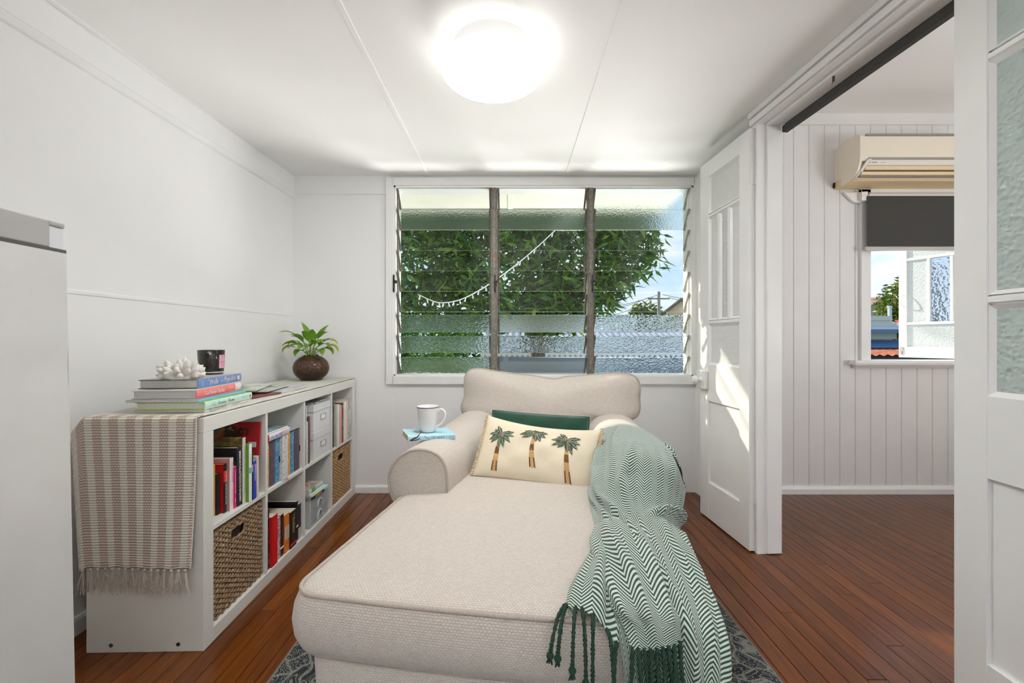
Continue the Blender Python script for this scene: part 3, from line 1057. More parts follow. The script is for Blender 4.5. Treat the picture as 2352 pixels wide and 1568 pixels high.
for p in front:
    if leaf_me is None:
        o = np_mesh('leaf', V1, F1, LEAF, tree); leaf_me = o.data
    else:
        o = link(bpy.data.objects.new('leaf', leaf_me)); o.parent = tree
    o.location = p
    o.rotation_euler = (rs.uniform(-0.9, 0.9), rs.uniform(-0.9, 0.9), rs.uniform(0, 6.28))
g = G()
g.tube(catmull([(0, 0, 0), (0.02, 0, 1.4), (-0.1, -0.05, 2.8), (-0.15, -0.05, 4.0)], 6), [0.2 - 0.0045 * i for i in range(19)], 9)
g.build('trunk', BARK, tree, smooth=True)
for a, b, c in (((-0.1, -0.05, 3.2), (-0.9, -0.3, 4.2), (-1.6, -0.4, 5.3)), ((-0.1, 0, 3.4), (0.5, -0.3, 4.3), (1.3, -0.4, 5.0)), ((-0.12, 0, 3.7), (-0.3, -0.5, 4.7), (0.2, -0.4, 5.9)),
                ((0.2, -0.1, 3.9), (0.9, -0.2, 4.25), (1.6, -0.3, 4.6)), ((-0.5, -0.2, 3.7), (-1.7, -0.3, 4.1), (-2.8, -0.4, 4.6))):
    g = G(); g.tube(catmull([a, b, c], 6), [0.085 - 0.005 * i for i in range(13)], 7)
    g.build('branch', BARK, tree, smooth=True)

def shrub(name, blobs, n, L, W, m, label, seed, base, cat='shrub', stem=True):
    rs2 = np.random.RandomState(seed)
    root = empty(name, base, 0, label, cat)
    P = blob_points(blobs, n, rs2, 0.4) - np.array(base)
    V, Fc = leaf_cloud(P, L, W, rs2, 0.15)
    tag(np_mesh('foliage', V, Fc, m, root), kind='stuff')
    if stem:
        c = np.array(blobs[0][:3]) - np.array(base)
        g = G(); g.tube([(0, 0, 0), tuple(c * 0.5 + np.array([0.02, 0, 0])), tuple(c)], [0.07, 0.05, 0.03], 7)
        g.build('stem', BARK, root, smooth=True)
    return root
shrub('garden_shrub', [(-1.6, 6.9, 0.0, 0.85), (-0.75, 6.9, -0.05, 0.75), (-1.2, 6.8, 0.55, 0.5)], 2600, 0.15, 0.05, LEAF2, 'bright green shrub below the mango tree', 11, (-1.2, 6.9, -2.2))
shrub('garden_hedge', [(-2.9, 13.4, 0.45, 1.35), (-1.3, 13.4, 0.35, 1.35), (0.2, 13.6, 0.40, 1.30), (1.2, 13.8, 0.5, 1.1), (-4.2, 13.4, 0.4, 1.3)], 7000, 0.26, 0.09, LEAF, 'dark green hedge behind the picket fence', 14, (-1.3, 13.4, -2.2), 'hedge')
shrub('distant_tree', [(8.7, 28, 2.3, 1.25), (9.9, 28.4, 1.9, 1.0), (7.4, 28, 1.7, 0.9)], 2600, 0.35, 0.16, LEAF3, 'small distant tree beside the power pole', 12, (8.7, 28, -2.2), 'tree')
shrub('distant_bush', [(9.6, 25, 1.5, 0.85), (11.0, 25.5, 1.35, 0.75), (8.2, 25, 1.3, 0.7)], 2000, 0.3, 0.16, LEAF3, 'low yellow-green bush below the power pole', 13, (9.6, 25, -2.2))

# power pole with its wires
POLEM = mat('grey_timber_pole', (0.36, 0.33, 0.28), 0.85, var=0.25, vscale=3)
WIRE = mat('dark_wire', (0.05, 0.05, 0.055), 0.6)
pole = empty('power_pole', (7.57, 22, -2.2), 0, 'tall grey timber power pole beyond the mango tree', 'power pole')
g = G(); g.tube([(0, 0, 0), (0, 0, 5.75)], [0.11, 0.075], 9); g.build('post', POLEM, pole, smooth=True)
g = G(); g.box(-0.55, 0.55, -0.04, 0.04, 5.36, 5.43); g.build('crossarm', POLEM, pole)
for a, b in (((-0.5, 0, 5.46), (-5, 1, 5.2)), ((-0.3, 0, 5.46), (-5, -3, 4.5)), ((0.5, 0, 5.46), (8, 1, 5.2)), ((0.2, 0, 5.6), (8, -1, 5.4)), ((0.0, 0, 5.6), (-5, 2, 5.5)), ((-0.1, 0, 5.2), (-5, -4, 3.9))):
    p0, p1 = Vector(a), Vector(b)
    g = G(); g.tube([tuple(p0.lerp(p1, t / 10) - Vector((0, 0, 0.5 * math.sin(PI * t / 10)))) for t in range(11)], 0.013, 5)
    g.build('wire', WIRE, pole)

# neighbours' houses
def gable_house(name, loc, rz, w, d, hw, hr, wallc, roofc, label, wins=()):
    root = empty(name, loc, rz, label, 'house')
    wm = mat(name + '_wall', wallc, 0.8, var=0.08, vscale=2)
    rm = mat(name + '_roof', roofc, 0.6, var=0.15, vscale=4)
    g = G(); g.prism([(-w / 2, 0), (w / 2, 0), (w / 2, hw), (0, hw + hr), (-w / 2, hw)], 0, d)
    g.build('wall', wm, root)
    for s in (-1, 1):
        g = G()
        ov = 0.35
        k = hr / (w / 2)
        g.prism([(0, hw + hr + 0.06), (s * (w / 2 + ov), hw - ov * k + 0.06), (s * (w / 2 + ov), hw - ov * k + 0.16), (0, hw + hr + 0.18)], -ov, d + ov)
        g.build('roof_slope', rm, root)
    g = G(); g.box(-w / 2 - 0.36, w / 2 + 0.36, -0.37, -0.35, hw - 0.42, hw - 0.28)
    for (xa, xb, za, zb) in wins:
        g2 = G(); g2.box(xa - 0.06, xb + 0.06, -0.03, 0.0, za - 0.06, zb + 0.06)
        f = g2.build('window', FRAMEW, root)
        g3 = G(); g3.box(xa, xb, -0.035, -0.028, za, zb)
        g3.build('pane', mat('dark_far_glass', (0.06, 0.08, 0.10), 0.1), f)
    return root
gable_house('gable_house', (13.6, 34.0, -2.2), R(-38), 5.2, 8.0, 4.55, 1.9, (0.85, 0.60, 0.40), (0.30, 0.23, 0.20), 'orange-cream house with a brown gable roof beside the power pole', [(-0.5, 0.5, 2.4, 3.4)])
gable_house('cottage', (20.9, 24.5, -2.2), R(20), 5.0, 6.0, 4.3, 1.25, (0.45, 0.40, 0.28), (0.34, 0.22, 0.15), 'beige cottage with a brown roof seen past the open sash', [(-0.9, 0.0, 2.6, 3.7), (0.6, 1.6, 2.6, 3.7)])

# shed with a pale roof, scalloped edge and blue lattice screens
BLUEW = mat('pale_blue_shed_paint', (0.36, 0.47, 0.62), 0.7, var=0.08, vscale=3)
BLUEP = mat('deep_blue_screen', (0.035, 0.085, 0.23), 0.6, var=0.1, vscale=5)
SHEDR = mat('pale_metal_roof', (0.42, 0.44, 0.48), 0.5)
shed = empty('garden_shed', (1.9, 9.6, -2.2), 0, 'pale blue garden shed with a scalloped roof edge and blue lattice', 'shed')
g = G()
n = 70
V = []; Fq = []
for i in range(n + 1):
    xx = -2.6 + 5.4 * i / n
    zz = 0.012 * (1 if i % 2 else -1)
    V += [(xx, -0.15, 3.02 + zz), (xx, 1.6, 3.62 + zz)]
for i in range(n):
    Fq.append((2 * i, 2 * i + 2, 2 * i + 3, 2 * i + 1))
g.add(V, Fq); g.build('roof', SHEDR, shed)
g = G()
for i in range(46):
    xa = -2.6 + i * 0.117
    g.prism([(xa, 3.02), (xa, 2.93), (xa + 0.03, 2.895), (xa + 0.057, 2.885), (xa + 0.085, 2.895), (xa + 0.114, 2.93), (xa + 0.114, 3.02)], -0.17, -0.15)
g.build('scalloped_edge', FRAMEW, shed)
g = G(); g.box(-2.5, 2.7, 0.0, 1.5, 0, 2.98); g.build('wall', BLUEW, shed)
for xa, xb in ((-2.3, -1.5), (-1.4, -0.6), (0.55, 1.15), (1.22, 1.82), (1.9, 2.6)):
    g = G(); g.box(xa, xb, -0.03, 0.0, 0.6, 2.80)
    scr = g.build('screen', BLUEP, shed)
    g = G()
    xx = xa + 0.05
    while xx < xb:
        g.box(xx, xx + 0.010, -0.045, -0.03, 0.6, 2.80); xx += 0.075
    zz = 0.68
    while zz < 2.80:
        g.box(xa, xb, -0.047, -0.032, zz, zz + 0.010); zz += 0.10
    g.build('lattice', mat('pale_lattice', (0.45, 0.52, 0.62), 0.6), scr)
g = G()
for i in range(9):
    a = -0.35 + 0.09 * i
    q = random.uniform(-0.5, 0.5)
    g.tube([(0.1 + a * 0.2, -0.5, 1.6), (0.1 + a * 0.6, -0.5, 2.3), (0.1 + a + q * 0.2, -0.5 + q * 0.3, 2.75)], [0.03, 0.02, 0.012], 6)
bare = tag(g.build('bare_bush', mat('bare_bark', (0.50, 0.38, 0.28), 0.9)), 'leafless branching bush before the blue shed', 'bush')
bare.location = (1.3, 9.4, -2.2)
g = G()
g.box(-2.6, 0.1, 0, 0.04, 0.35, 0.45); g.box(-2.6, 0.1, 0, 0.04, 1.9, 2.0)
pf = empty('picket_fence', (-0.2, 8.9, -2.2), 0, 'white picket fence below the mango tree', 'fence')
g.build('rail', FRAMEW, pf)
for i in range(22):
    xa = -2.6 + i * 0.122
    g = G(); g.prism([(xa, 0.1), (xa + 0.07, 0.1), (xa + 0.07, 2.25), (xa + 0.035, 2.32), (xa, 2.25)], -0.02, 0.0)
    g.build('picket', FRAMEW, pf)

# string of fairy lights hung across the window outside
sl = empty('string_lights', (-1.1, 5.0, 1.6), 0, 'thin white string of fairy lights hanging in front of the mango tree', 'string lights')
sp_ = [(960, 676), (1000, 693), (1030, 694), (1065, 685), (1105, 664), (1145, 638), (1190, 604), (1235, 566), (1290, 515)]
path = catmull([((px - 1176) * 5.0 / 980 + 1.1, 0, CAMZ + (781 - py) * 5.0 / 980 - 1.6) for px, py in sp_] + [(1.85, -0.6, 0.86), (2.0, -1.25, 0.66)], 8)
STR = mat('white_light_string', (0.7, 0.68, 0.66), 0.6)
g = G(); g.tube([tuple(p) for p in path], 0.006, 6); g.build('cord', STR, sl, smooth=True)
g = G()
for i in range(1, len(path) - 1, 3):
    p = path[i]
    g.tube([tuple(p), (p.x + 0.012 * (-1) ** i, p.y, p.z - 0.05)], [0.006, 0.009], 6)
g.build('bulbs', STR, sl, smooth=True)
sl.children[-1]['kind'] = 'stuff'

# beyond the casement: flowering tree, blue-roofed house, rusty roof, pole
shrub('flame_tree', [(16.6, 18, 2.5, 1.1), (16.9, 18, 1.2, 1.2), (16.0, 18, 1.75, 0.62), (17.2, 18, 3.5, 0.8), (16.9, 18, 0.0, 1.0)], 5200, 0.26, 0.10, LEAF3, 'leafy tree with orange blossoms seen past the open sash', 21, (16.8, 18, -2.2), 'tree')
ft = bpy.data.objects['flame_tree']
rs3 = np.random.RandomState(8)
bp_ = blob_points([(16.5, 17.6, 2.4, 0.9), (16.4, 17.6, 1.2, 1.0)], 60, rs3, 0.9) - np.array([16.8, 18, -2.2])
V, Fc = leaf_cloud(bp_, 0.22, 0.16, rs3, 0.0)
tag(np_mesh('blossoms', V, Fc, mat('orange_blossom', (0.75, 0.12, 0.02), 0.6), ft), kind='stuff')
bh = empty('blue_roof_house', (14.6, 16.0, -2.2), R(0), 'weatherboard house with blue awning roof behind the rusty roof', 'house')
wbm = mat('weatherboard_paint', (0.50, 0.50, 0.44), 0.8)
g = G()
for i in range(26):
    z = i * 0.16
    g.prism([(-0.03, z), (0.0, z + 0.165), (0.05, z + 0.165), (0.05, z)], -2.6, -0.35, 'x')
g.build('weatherboards', wbm, bh)
g = G(); g.prism([(-0.9, 2.78), (0.0, 3.22), (0.0, 3.27), (-0.9, 2.83)], -2.8, -0.15, 'x'); g.build('awning', mat('blue_metal_awning', (0.10, 0.22, 0.42), 0.4), bh)
g = G(); g.prism([(-0.6, 3.62), (2.4, 4.30), (2.4, 4.36), (-0.6, 3.68)], -3.0, 0.35, 'x'); g.build('roof', SHEDR, bh)
g = G(); g.box(-3.0, 0.36, -0.66, -0.60, 3.52, 3.64); g.build('gutter', mat('blue_gutter', (0.08, 0.16, 0.26), 0.5), bh)
g = G(); g.box(-2.6, -0.35, -0.2, 1.6, 3.3, 3.9); g.build('upper_wall', wbm, bh)
rr = empty('rusty_roof', (7.3, 8.3, -2.2), 0, 'low rusty corrugated roof outside the casement window', 'roof')
g = G()
V = []; Fq = []
for i in range(41):
    xx = -1.4 + 3.0 * i / 40
    zz = 0.018 * (1 if i % 2 else -1)
    V += [(xx, -0.5, 2.98 + zz), (xx, 0.9, 3.06 + zz)]
for i in range(40):
    Fq.append((2 * i, 2 * i + 2, 2 * i + 3, 2 * i + 1))
g.add(V, Fq)
g.build('corrugated_sheet', mat('rusty_iron', (0.42, 0.13, 0.06), 0.8, var=0.5, vscale=9), rr)
g = G(); g.box(-1.4, 1.6, -0.45, -0.38, 2.78, 2.94); g.box(-1.4, 1.6, 0.7, 0.8, 2.7, 3.1)
for xx in (-1.0, -0.3, 0.5): g.box(xx, xx + 0.09, -0.42, -0.34, 0, 2.9)
g.build('frame', mat('dark_timber', (0.035, 0.032, 0.03), 0.8), rr)
gp = empty('galvanised_pole', (15.05, 17.0, -2.2), 0, 'slim pale metal pole before the flowering tree', 'pole')
g = G(); g.tube([(0, 0, 0), (0, 0, 4.55)], 0.07, 8); g.build('post', mat('galvanised', (0.5, 0.52, 0.55), 0.5, metal=0.3), gp, smooth=True)
g = G(); g.lathe([(0.0, 4.55), (0.09, 4.55), (0.09, 4.6), (0.0, 4.63)], 8); g.build('cap', mat('galvanised'), gp)

# ------------------------------------------------------------------ ceiling light
LAMPX, LAMPY = -0.076, 1.66
def lamp_mat(strength, nm='glowing_opal_glass'):
    t = NT(nm)
    t.base((0.9, 0.9, 0.88))
    t.b.inputs['Emission Color'].default_value = (1.0, 0.985, 0.955, 1)
    t.b.inputs['Emission Strength'].default_value = strength
    t.b.inputs['Roughness'].default_value = 0.3
    return t.mat
LAMPM = lamp_mat(27.0)
RIMM = lamp_mat(1.5, 'softly_lit_shade_rim')
lamp = empty('ceiling_light', (LAMPX, LAMPY, ZC), 0, 'round white glowing dome light on the sunroom ceiling', 'ceiling light')
prof = []
for i in range(15):
    t = -PI / 2 + (PI / 2) * i / 14
    prof.append((0.202 * math.cos(t), -0.086 + 0.064 * math.sin(t)))
prof[0] = (0.001, prof[0][1])
g = G(); g.lathe(prof[:11], 48); g.build('dome_shade', LAMPM, lamp, smooth=True, angle=180)
prof = prof[10:]
for i in range(1, 7):
    t = (PI / 2) * i / 6
    prof.append((0.202 - 0.05 * (1 - math.cos(t)), -0.086 + 0.022 * math.sin(t)))
g = G(); g.lathe(prof, 48); g.build('shade_rim', RIMM, lamp, smooth=True, angle=180)
g = G(); g.lathe([(0.0, 0.0), (0.150, 0.0), (0.155, -0.064), (0.0, -0.066)], 40); g.build('base_plate', GLOSSW, lamp, smooth=True)
# ------------------------------------------------------------------ bookcase
BKX, BKY, BKA = -1.046, 1.4476, R(90 + 1.3)
BM = Matrix.Translation((BKX, BKY, 0)) @ Matrix.Rotation(BKA, 4, 'Z')
def BK(u, d, z):
    return BM @ Vector((u, d, z))
LB, HB, DB, TO_, TI = 1.49, 0.79, 0.39, 0.05, 0.016
CELLW = (LB - 2 * TO_ - 3 * TI) / 4
CELLH = (HB - 2 * TO_ - TI) / 2
ZS1 = TO_                         # lower shelf surface
ZS2 = TO_ + CELLH + TI            # upper shelf surface
def cell(i): 
    a = TO_ + i * (CELLW + TI)
    return a, a + CELLW
CASEW = mat('white_melamine', (0.74, 0.735, 0.69), 0.4, spec=0.4, var=0.03, vscale=7)
SCREW = mat('dull_screw_steel', (0.10, 0.10, 0.095), 0.4, metal=0.9)
bc = empty('bookcase', BK(0, 0, 0), BKA, 'low white cube bookcase along the left wall', 'bookcase')
def bpart(nm, fn, m=CASEW, parent=bc, sm=False):
    g = G(); fn(g)
    return g.build(nm, m, parent, smooth=sm)
bpart('top_panel', lambda g: g.rbox(0, LB, 0, DB, HB - TO_, HB, 0.0012, 1))
bpart('bottom_panel', lambda g: g.rbox(TO_ - 0.0005, LB - TO_ + 0.0005, 0.0003, DB, 0, TO_, 0.0012, 1))
endp = bpart('end_panel', lambda g: g.rbox(0, TO_, 0, DB, 0, HB - TO_ - 0.0006, 0.0012, 1))
bpart('end_panel', lambda g: g.rbox(LB - TO_, LB, 0, DB, 0, HB - TO_ - 0.0006, 0.0012, 1))
for i in range(1, 4):
    u = TO_ + i * CELLW + (i - 1) * TI
    bpart('divider', lambda g: g.rbox(u, u + TI, 0.003, DB - 0.004, TO_, HB - TO_, 0.0008, 1))
for i in range(4):
    a, b = cell(i)
    bpart('shelf', lambda g: g.rbox(a, b, 0.0035, DB - 0.004, TO_ + CELLH, ZS2, 0.0008, 1))
for (d, z) in ((0.085, 0.025), (0.308, 0.025)):
    g = G()
    n = 14
    V = []; Fq = []
    for (r, xo) in ((0.0066, 0.0), (0.0066, -0.0012), (0.0045, -0.0018), (0.0028, -0.0010), (0.0, -0.0010)):
        for k in range(n):
            V.append((xo, d + r * math.cos(2 * PI * k / n), z + r * math.sin(2 * PI * k / n)))
    for i in range(4):
        for k in range(n):
            l = (k + 1) % n
            Fq.append((i * n + k, (i + 1) * n + k, (i + 1) * n + l, i * n + l))
    g.add(V, Fq)
    g.build('cam_screw', SCREW, endp, smooth=True)

# ------------------------------------------------------------------ books
_ic = {}
def paint(col, rough=0.45, var=0.06):
    key = (tuple(round(c, 4) for c in col), rough, var)
    if key not in _ic:
        _ic[key] = mat('cover_%03d' % len(_ic), col, rough, var=var, vscale=40)
    return _ic[key]
def photo_mat(name, stops, scale=18, seed=0.0, detail=5):
    if name in _mats: return _mats[name]
    t = NT(name)
    f = t.noise(scale, detail, 0.6, vec=t.coord('Object', loc=(seed, seed * 1.7, seed * 0.3)))
    t.base(t.ramp(f, stops))
    t.b.inputs['Roughness'].default_value = 0.35
    _mats[name] = t.mat
    return t.mat

XP, YP, ZP = Vector((1, 0, 0)), Vector((0, 1, 0)), Vector((0, 0, 1))
def book(label, u0, u1, h, s, zs, cover, spine=None, pages=PAGES, depth=0.14, tilt=0.0, texts=(), bands=(), hard=True, group=None, name='book', near=None):
    """upright book: thickness x, depth y (spine at y=0), height z; bands: (z0,z1,material) on the spine"""
    th = u1 - u0
    root = empty(name, BK(u0 + (0.0 if tilt <= 0 else 0), s + 0.004, zs + 0.0006), BKA, label, 'book', group)
    if tilt:
        root.rotation_euler = (Matrix.Rotation(BKA, 4, 'Z') @ Matrix.Rotation(tilt, 4, 'Y')).to_euler()
    ct = min(0.0022, th * 0.2) if hard else 0.0009
    cm = paint(cover) if isinstance(cover, tuple) else cover
    sm = cm if spine is None else (paint(spine) if isinstance(spine, tuple) else spine)
    g = G()
    g.rbox(0, ct, 0.0008, depth, 0, h, 0.0005, 1); g.rbox(th - ct, th, 0.0008, depth, 0, h, 0.0005, 1)
    g.build('cover', cm if near is None else near, root)
    n = 7                                     # slightly rounded spine
    prof_ = []
    bulge = min(0.0035, th * 0.12) if hard else 0.0006
    for i in range(n + 1):
        t = i / n
        prof_.append((th * t, -bulge * math.sin(PI * t)))
    poly = prof_ + [(th, 0.0014), (0, 0.0014)]
    g = G(); g.prism(poly, 0, h, 'z')
    sp2 = g.build('spine', sm, root, smooth=True, angle=60)
    g = G(); g.box(ct, th - ct, 0.001, depth - 0.004, 0.002 if hard else 0.0003, h - (0.003 if hard else 0.0003))
    g.build('pages', pages, root)
    for (za, zb, bmx) in bands:
        g = G(); g.prism([(p[0], p[1] - 0.0004) for p in prof_] + [(th, 0.0), (0, 0.0)], za, zb, 'z')
        g.build('spine_band', bmx, sp2)
    for tx in texts:
        st, zc, hgt, fit, mm = tx[:5]
        text('spine_lettering', st, (th / 2, -bulge - 0.0006, zc), (0, 0, -1), (1, 0, 0), hgt, mm, sp2, fit=fit, **(tx[5] if len(tx) > 5 else {}))
    return root

def ink(r, g_, b):
    return paint(c8(r, g_, b), 0.6, 0.0)
GR1 = 'books in the upper shelf above the dark basket'
z = ZS2
book('thin black book with tan pages beside the end post, upper shelf', 0.112, 0.1275, 0.192, 0.05, z, (0.015, 0.015, 0.016), group=GR1)
book('thin mustard yellow book beside the black one in the upper shelf', 0.1285, 0.139, 0.191, 0.05, z, c8(205, 160, 90), group=GR1)
book('short plain black book before the red and black spine', 0.1405, 0.159, 0.153, 0.045, z, (0.012, 0.012, 0.014), group=GR1, depth=0.12)
REDM = paint(c8(196, 16, 24))
book('red covered book with black spine and red title block', 0.1598, 0.178, 0.184, 0.032, z, c8(196, 16, 24), (0.014, 0.012, 0.014), group=GR1, bands=((0.115, 0.158, paint(c8(222, 40, 36))),),
     texts=(('THE GIFT', 0.1450, 0.0075, 0.024, INKW), ('OF FEAR', 0.1270, 0.0075, 0.022, INKW), ('GAVIN DE BECKER', 0.070, 0.0080, 0.082, INKW)))
book('pale pink book with white spine in small dark lettering', 0.1785, 0.1995, 0.200, 0.021, z, c8(196, 150, 142), c8(236, 222, 226), group=GR1,
     texts=(("She's on the Money", 0.145, 0.0068, 0.098, ink(80, 70, 80)), ('Victoria Devine', 0.055, 0.0062, 0.075, ink(225, 150, 90))))
book('slim magenta paperback with white lettering', 0.2002, 0.2190, 0.161, 0.021, z, c8(214, 20, 110), group=GR1, hard=False, depth=0.12,
     texts=(('THE SUBTLE ART OF NOT CARING', 0.102, 0.0048, 0.09, INKW), ('MARK', 0.03, 0.005, 0.03, INKW)))
book('thick black novel with bold white vertical title and pale leaf sprig', 0.2198, 0.2458, 0.230, 0.02, z, (0.012, 0.013, 0.016), c8(38, 42, 52), group=GR1,
     texts=(('IMMORTALISTS', 0.163, 0.0115, 0.105, INKW, dict(bold=0.015)), ('CHLOE BENJAMIN', 0.062, 0.0115, 0.088, INKW, dict(bold=0.015)), ('*', 0.108, 0.030, 0.02, ink(150, 175, 140))))
book('tall garden book with white spine and mossy photo cover', 0.2472, 0.2662, 0.263, 0.014, z, photo_mat('moss_photo', [(0.3, (0.05, 0.035, 0.015)), (0.5, (0.16, 0.10, 0.03)), (0.62, (0.25, 0.24, 0.05)), (0.8, (0.5, 0.5, 0.42))], 30), c8(205, 204, 198), PAGESW, depth=0.2, group=GR1,
     texts=(('GARDENS OF THE LAND', 0.175, 0.0070, 0.13, ink(120, 118, 112)), ('MONICA BLAIR', 0.07, 0.0065, 0.07, ink(120, 118, 112))))
book('grass green book with white spine and teal block', 0.2668, 0.2856, 0.233, 0.0, z, c8(96, 150, 40), c8(232, 234, 230), PAGESW, group=GR1, depth=0.17, bands=((0.115, 0.138, paint(c8(90, 185, 180))),),
     texts=(('Simply Green', 0.17, 0.0062, 0.06, ink(150, 150, 150)),))
book('narrow black spined book beside the blue dictionary', 0.2860, 0.2945, 0.194, 0.0, z, (0.02, 0.021, 0.024), group=GR1, bands=((0.115, 0.145, paint(c8(214, 130, 120))),))
book('royal blue dictionary with white and red lettering', 0.2950, 0.3165, 0.156, 0.0, z, c8(30, 70, 190), group=GR1, hard=False, depth=0.11,
     texts=(('Dictionary', 0.105, 0.0105, 0.075, INKW, dict(bold=0.01)), ('& Thesaurus', 0.055, 0.0050, 0.060, ink(220, 70, 60)), ('2', 0.140, 0.010, 0.012, INKW)))
book('worn cream paperback leaning at the end of the row', 0.3185, 0.335, 0.170, 0.0, z, c8(214, 202, 190), group=GR1, hard=False, tilt=0.0, depth=0.12)

# large red picture book leaning behind the row
def cover_art():
    t = NT('red_picture_cover')
    vec = t.coord('Object')
    sp3 = t.n('SeparateXYZ'); t.l(vec, sp3.inputs[0])
    w = t.math('ADD', t.math('MULTIPLY', sp3.outputs['Y'], 1.0), t.math('MULTIPLY', sp3.outputs['Z'], 0.8))
    st = t.ramp(t.math('MULTIPLY', w, 1.9), [(0.60, (0.36, 0.02, 0.025)), (0.69, (0.30, 0.12, 0.02)), (0.74, (0.07, 0.16, 0.24)), (0.79, (0.38, 0.18, 0.02)), (0.86, (0.06, 0.16, 0.20)), (0.92, (0.015, 0.03, 0.10))])
    n = t.noise(13, 4, 0.6, vec=vec)
    mid = t.math('SUBTRACT', 1.0, t.math('ABSOLUTE', t.math('MULTIPLY', t.math('SUBTRACT', sp3.outputs['Y'], 0.13), 9.0)), clamp=True)
    m = t.math('GREATER_THAN', t.math('ADD', n, t.math('MULTIPLY', mid, 0.22)), 0.66)
    c = t.mix(m, st, (0.05, 0.025, 0.015))
    m2 = t.math('GREATER_THAN', t.noise(30, 3, 0.6, vec=vec), 0.62)
    c = t.mix(t.math('MULTIPLY', m, m2), c, (0.38, 0.16, 0.07))
    for nd in st.node.color_ramp.elements: pass
    st.node.color_ramp.interpolation = 'CONSTANT'
    t.base(c)
    t.b.inputs['Roughness'].default_value = 0.3
    return t.mat
rb = book('large red picture book with striped art leaning behind the row', 0.338, 0.347, 0.305, 0.012, z, c8(190, 30, 36), c8(170, 24, 30), PAGESW, depth=0.30, tilt=R(5.5), near=cover_art(), name='picture_book')
g = G(); g.rbox(-0.0008, 0.0, 0.012, 0.045, 0.20, 0.222, 0.0003, 1); g.build('price_sticker', mat('paper_sticker', (0.55, 0.52, 0.50), 0.7), rb)
# small printed pouch on top of the short books
pc = empty('printed_pouch', BK(0.115, 0.206, ZS2), BKA, 'small grey and yellow printed pouch behind the short books', 'pouch')
g = G(); g.rbox(-0.035, 0.012, 0, 0.07, 0.0, 0.212, 0.014, 3)
g.build('bag', photo_mat('pouch_print', [(0.35, (0.12, 0.12, 0.12)), (0.5, (0.40, 0.40, 0.39)), (0.6, (0.55, 0.42, 0.06)), (0.75, (0.5, 0.5, 0.5))], 45), pc, smooth=True)
g = G(); g.tube([(-0.03, 0.01, 0.205), (-0.012, 0.035, 0.212), (0.008, 0.06, 0.205)], 0.003, 6); g.build('zip', METAL, pc)

# second cell: two slipcased sets with patterned spines, one loose volume between
def weave(name, base, fig, scale, thr=0.56):
    if name in _mats: return _mats[name]
    t = NT(name)
    f = t.noise(scale, 3, 0.5)
    t.base(t.mix(t.ramp(f, [(thr - 0.03, 0.0), (thr + 0.03, 1.0)]), base, fig))
    t.b.inputs['Roughness'].default_value = 0.6
    _mats[name] = t.mat
    return t.mat
GOLD = weave('gold_cloth', c8(205, 150, 50), c8(236, 190, 90), 90)
SLATE = weave('slate_red_cloth', c8(78, 80, 98), c8(160, 62, 70), 60, 0.58)
BLUEC = weave('blue_cloth', c8(74, 130, 168), c8(110, 180, 215), 110)
WHTC = weave('white_red_cloth', c8(214, 214, 214), c8(176, 140, 138), 95, 0.60)
SLIPM = mat('grey_slipcase_board', (0.42, 0.44, 0.45), 0.6)
GR2 = 'patterned cloth books in grey slipcases'
def slipcase(u0, u1, h, label):
    root = empty('slipcase', BK(u0, 0.014, ZS2 + 0.0006), BKA, label, 'slipcase')
    L = u1 - u0
    t = 0.0025
    g = G()
    g.box(0, L, 0, 0.15, 0, t); g.box(0, L, 0, 0.15, h - t, h); g.box(0, t, 0, 0.15, t, h - t); g.box(L - t, L, 0, 0.15, t, h - t); g.box(t, L - t, 0.147, 0.15, t, h - t)
    g.build('case', SLIPM, root)
    g = G(); g.box(L - t - 0.0001, L + 0.0003, -0.0003, 0.012, h * 0.42, h * 0.56); g.build('thumb_notch', BLACK, root)
    return root
slipcase(0.4035, 0.5245, 0.209, 'grey slipcase of gold, slate and blue books below the cookbook')
slipcase(0.582, 0.7195, 0.213, 'grey slipcase of gold, blue and slate books beside the divider')
for lab, a, b, m in (('gold cloth book in the slipcase below the cookbook', 0.4065, 0.4375, GOLD), ('slate and red cloth book in the slipcase below the cookbook', 0.4395, 0.487, SLATE), ('blue cloth book in the slipcase below the cookbook', 0.489, 0.5215, BLUEC),
                     ('gold cloth book in the slipcase beside the divider', 0.5855, 0.6265, GOLD), ('blue cloth book in the slipcase beside the divider', 0.6285, 0.6625, BLUEC), ('slate and red cloth book in the slipcase beside the divider', 0.6645, 0.7165, SLATE)):
    book(lab, a, b, 0.200, 0.0135, ZS2 + 0.0026, m, None, PAGES, depth=0.125, group=GR2)
wb = book('white cloth book with red sprigs and ribbon between the slipcases', 0.5265, 0.579, 0.206, 0.0, ZS2, WHTC, None, PAGES, depth=0.13)
g = G()
rp = catmull([(0.03, 0.0, 0.004), (0.030, -0.008, 0.001), (0.031, -0.0105, -0.006), (0.034, -0.0110, -0.018), (0.031, -0.0112, -0.028)], 5)
g.add([tuple(p + Vector((-0.0022, 0, 0))) for p in rp] + [tuple(p + Vector((0.0022, 0, 0))) for p in rp], [(i, i + 1, len(rp) + i + 1, len(rp) + i) for i in range(len(rp) - 1)])
g.build('ribbon', mat('red_ribbon', c8(206, 40, 44), 0.5), wb)

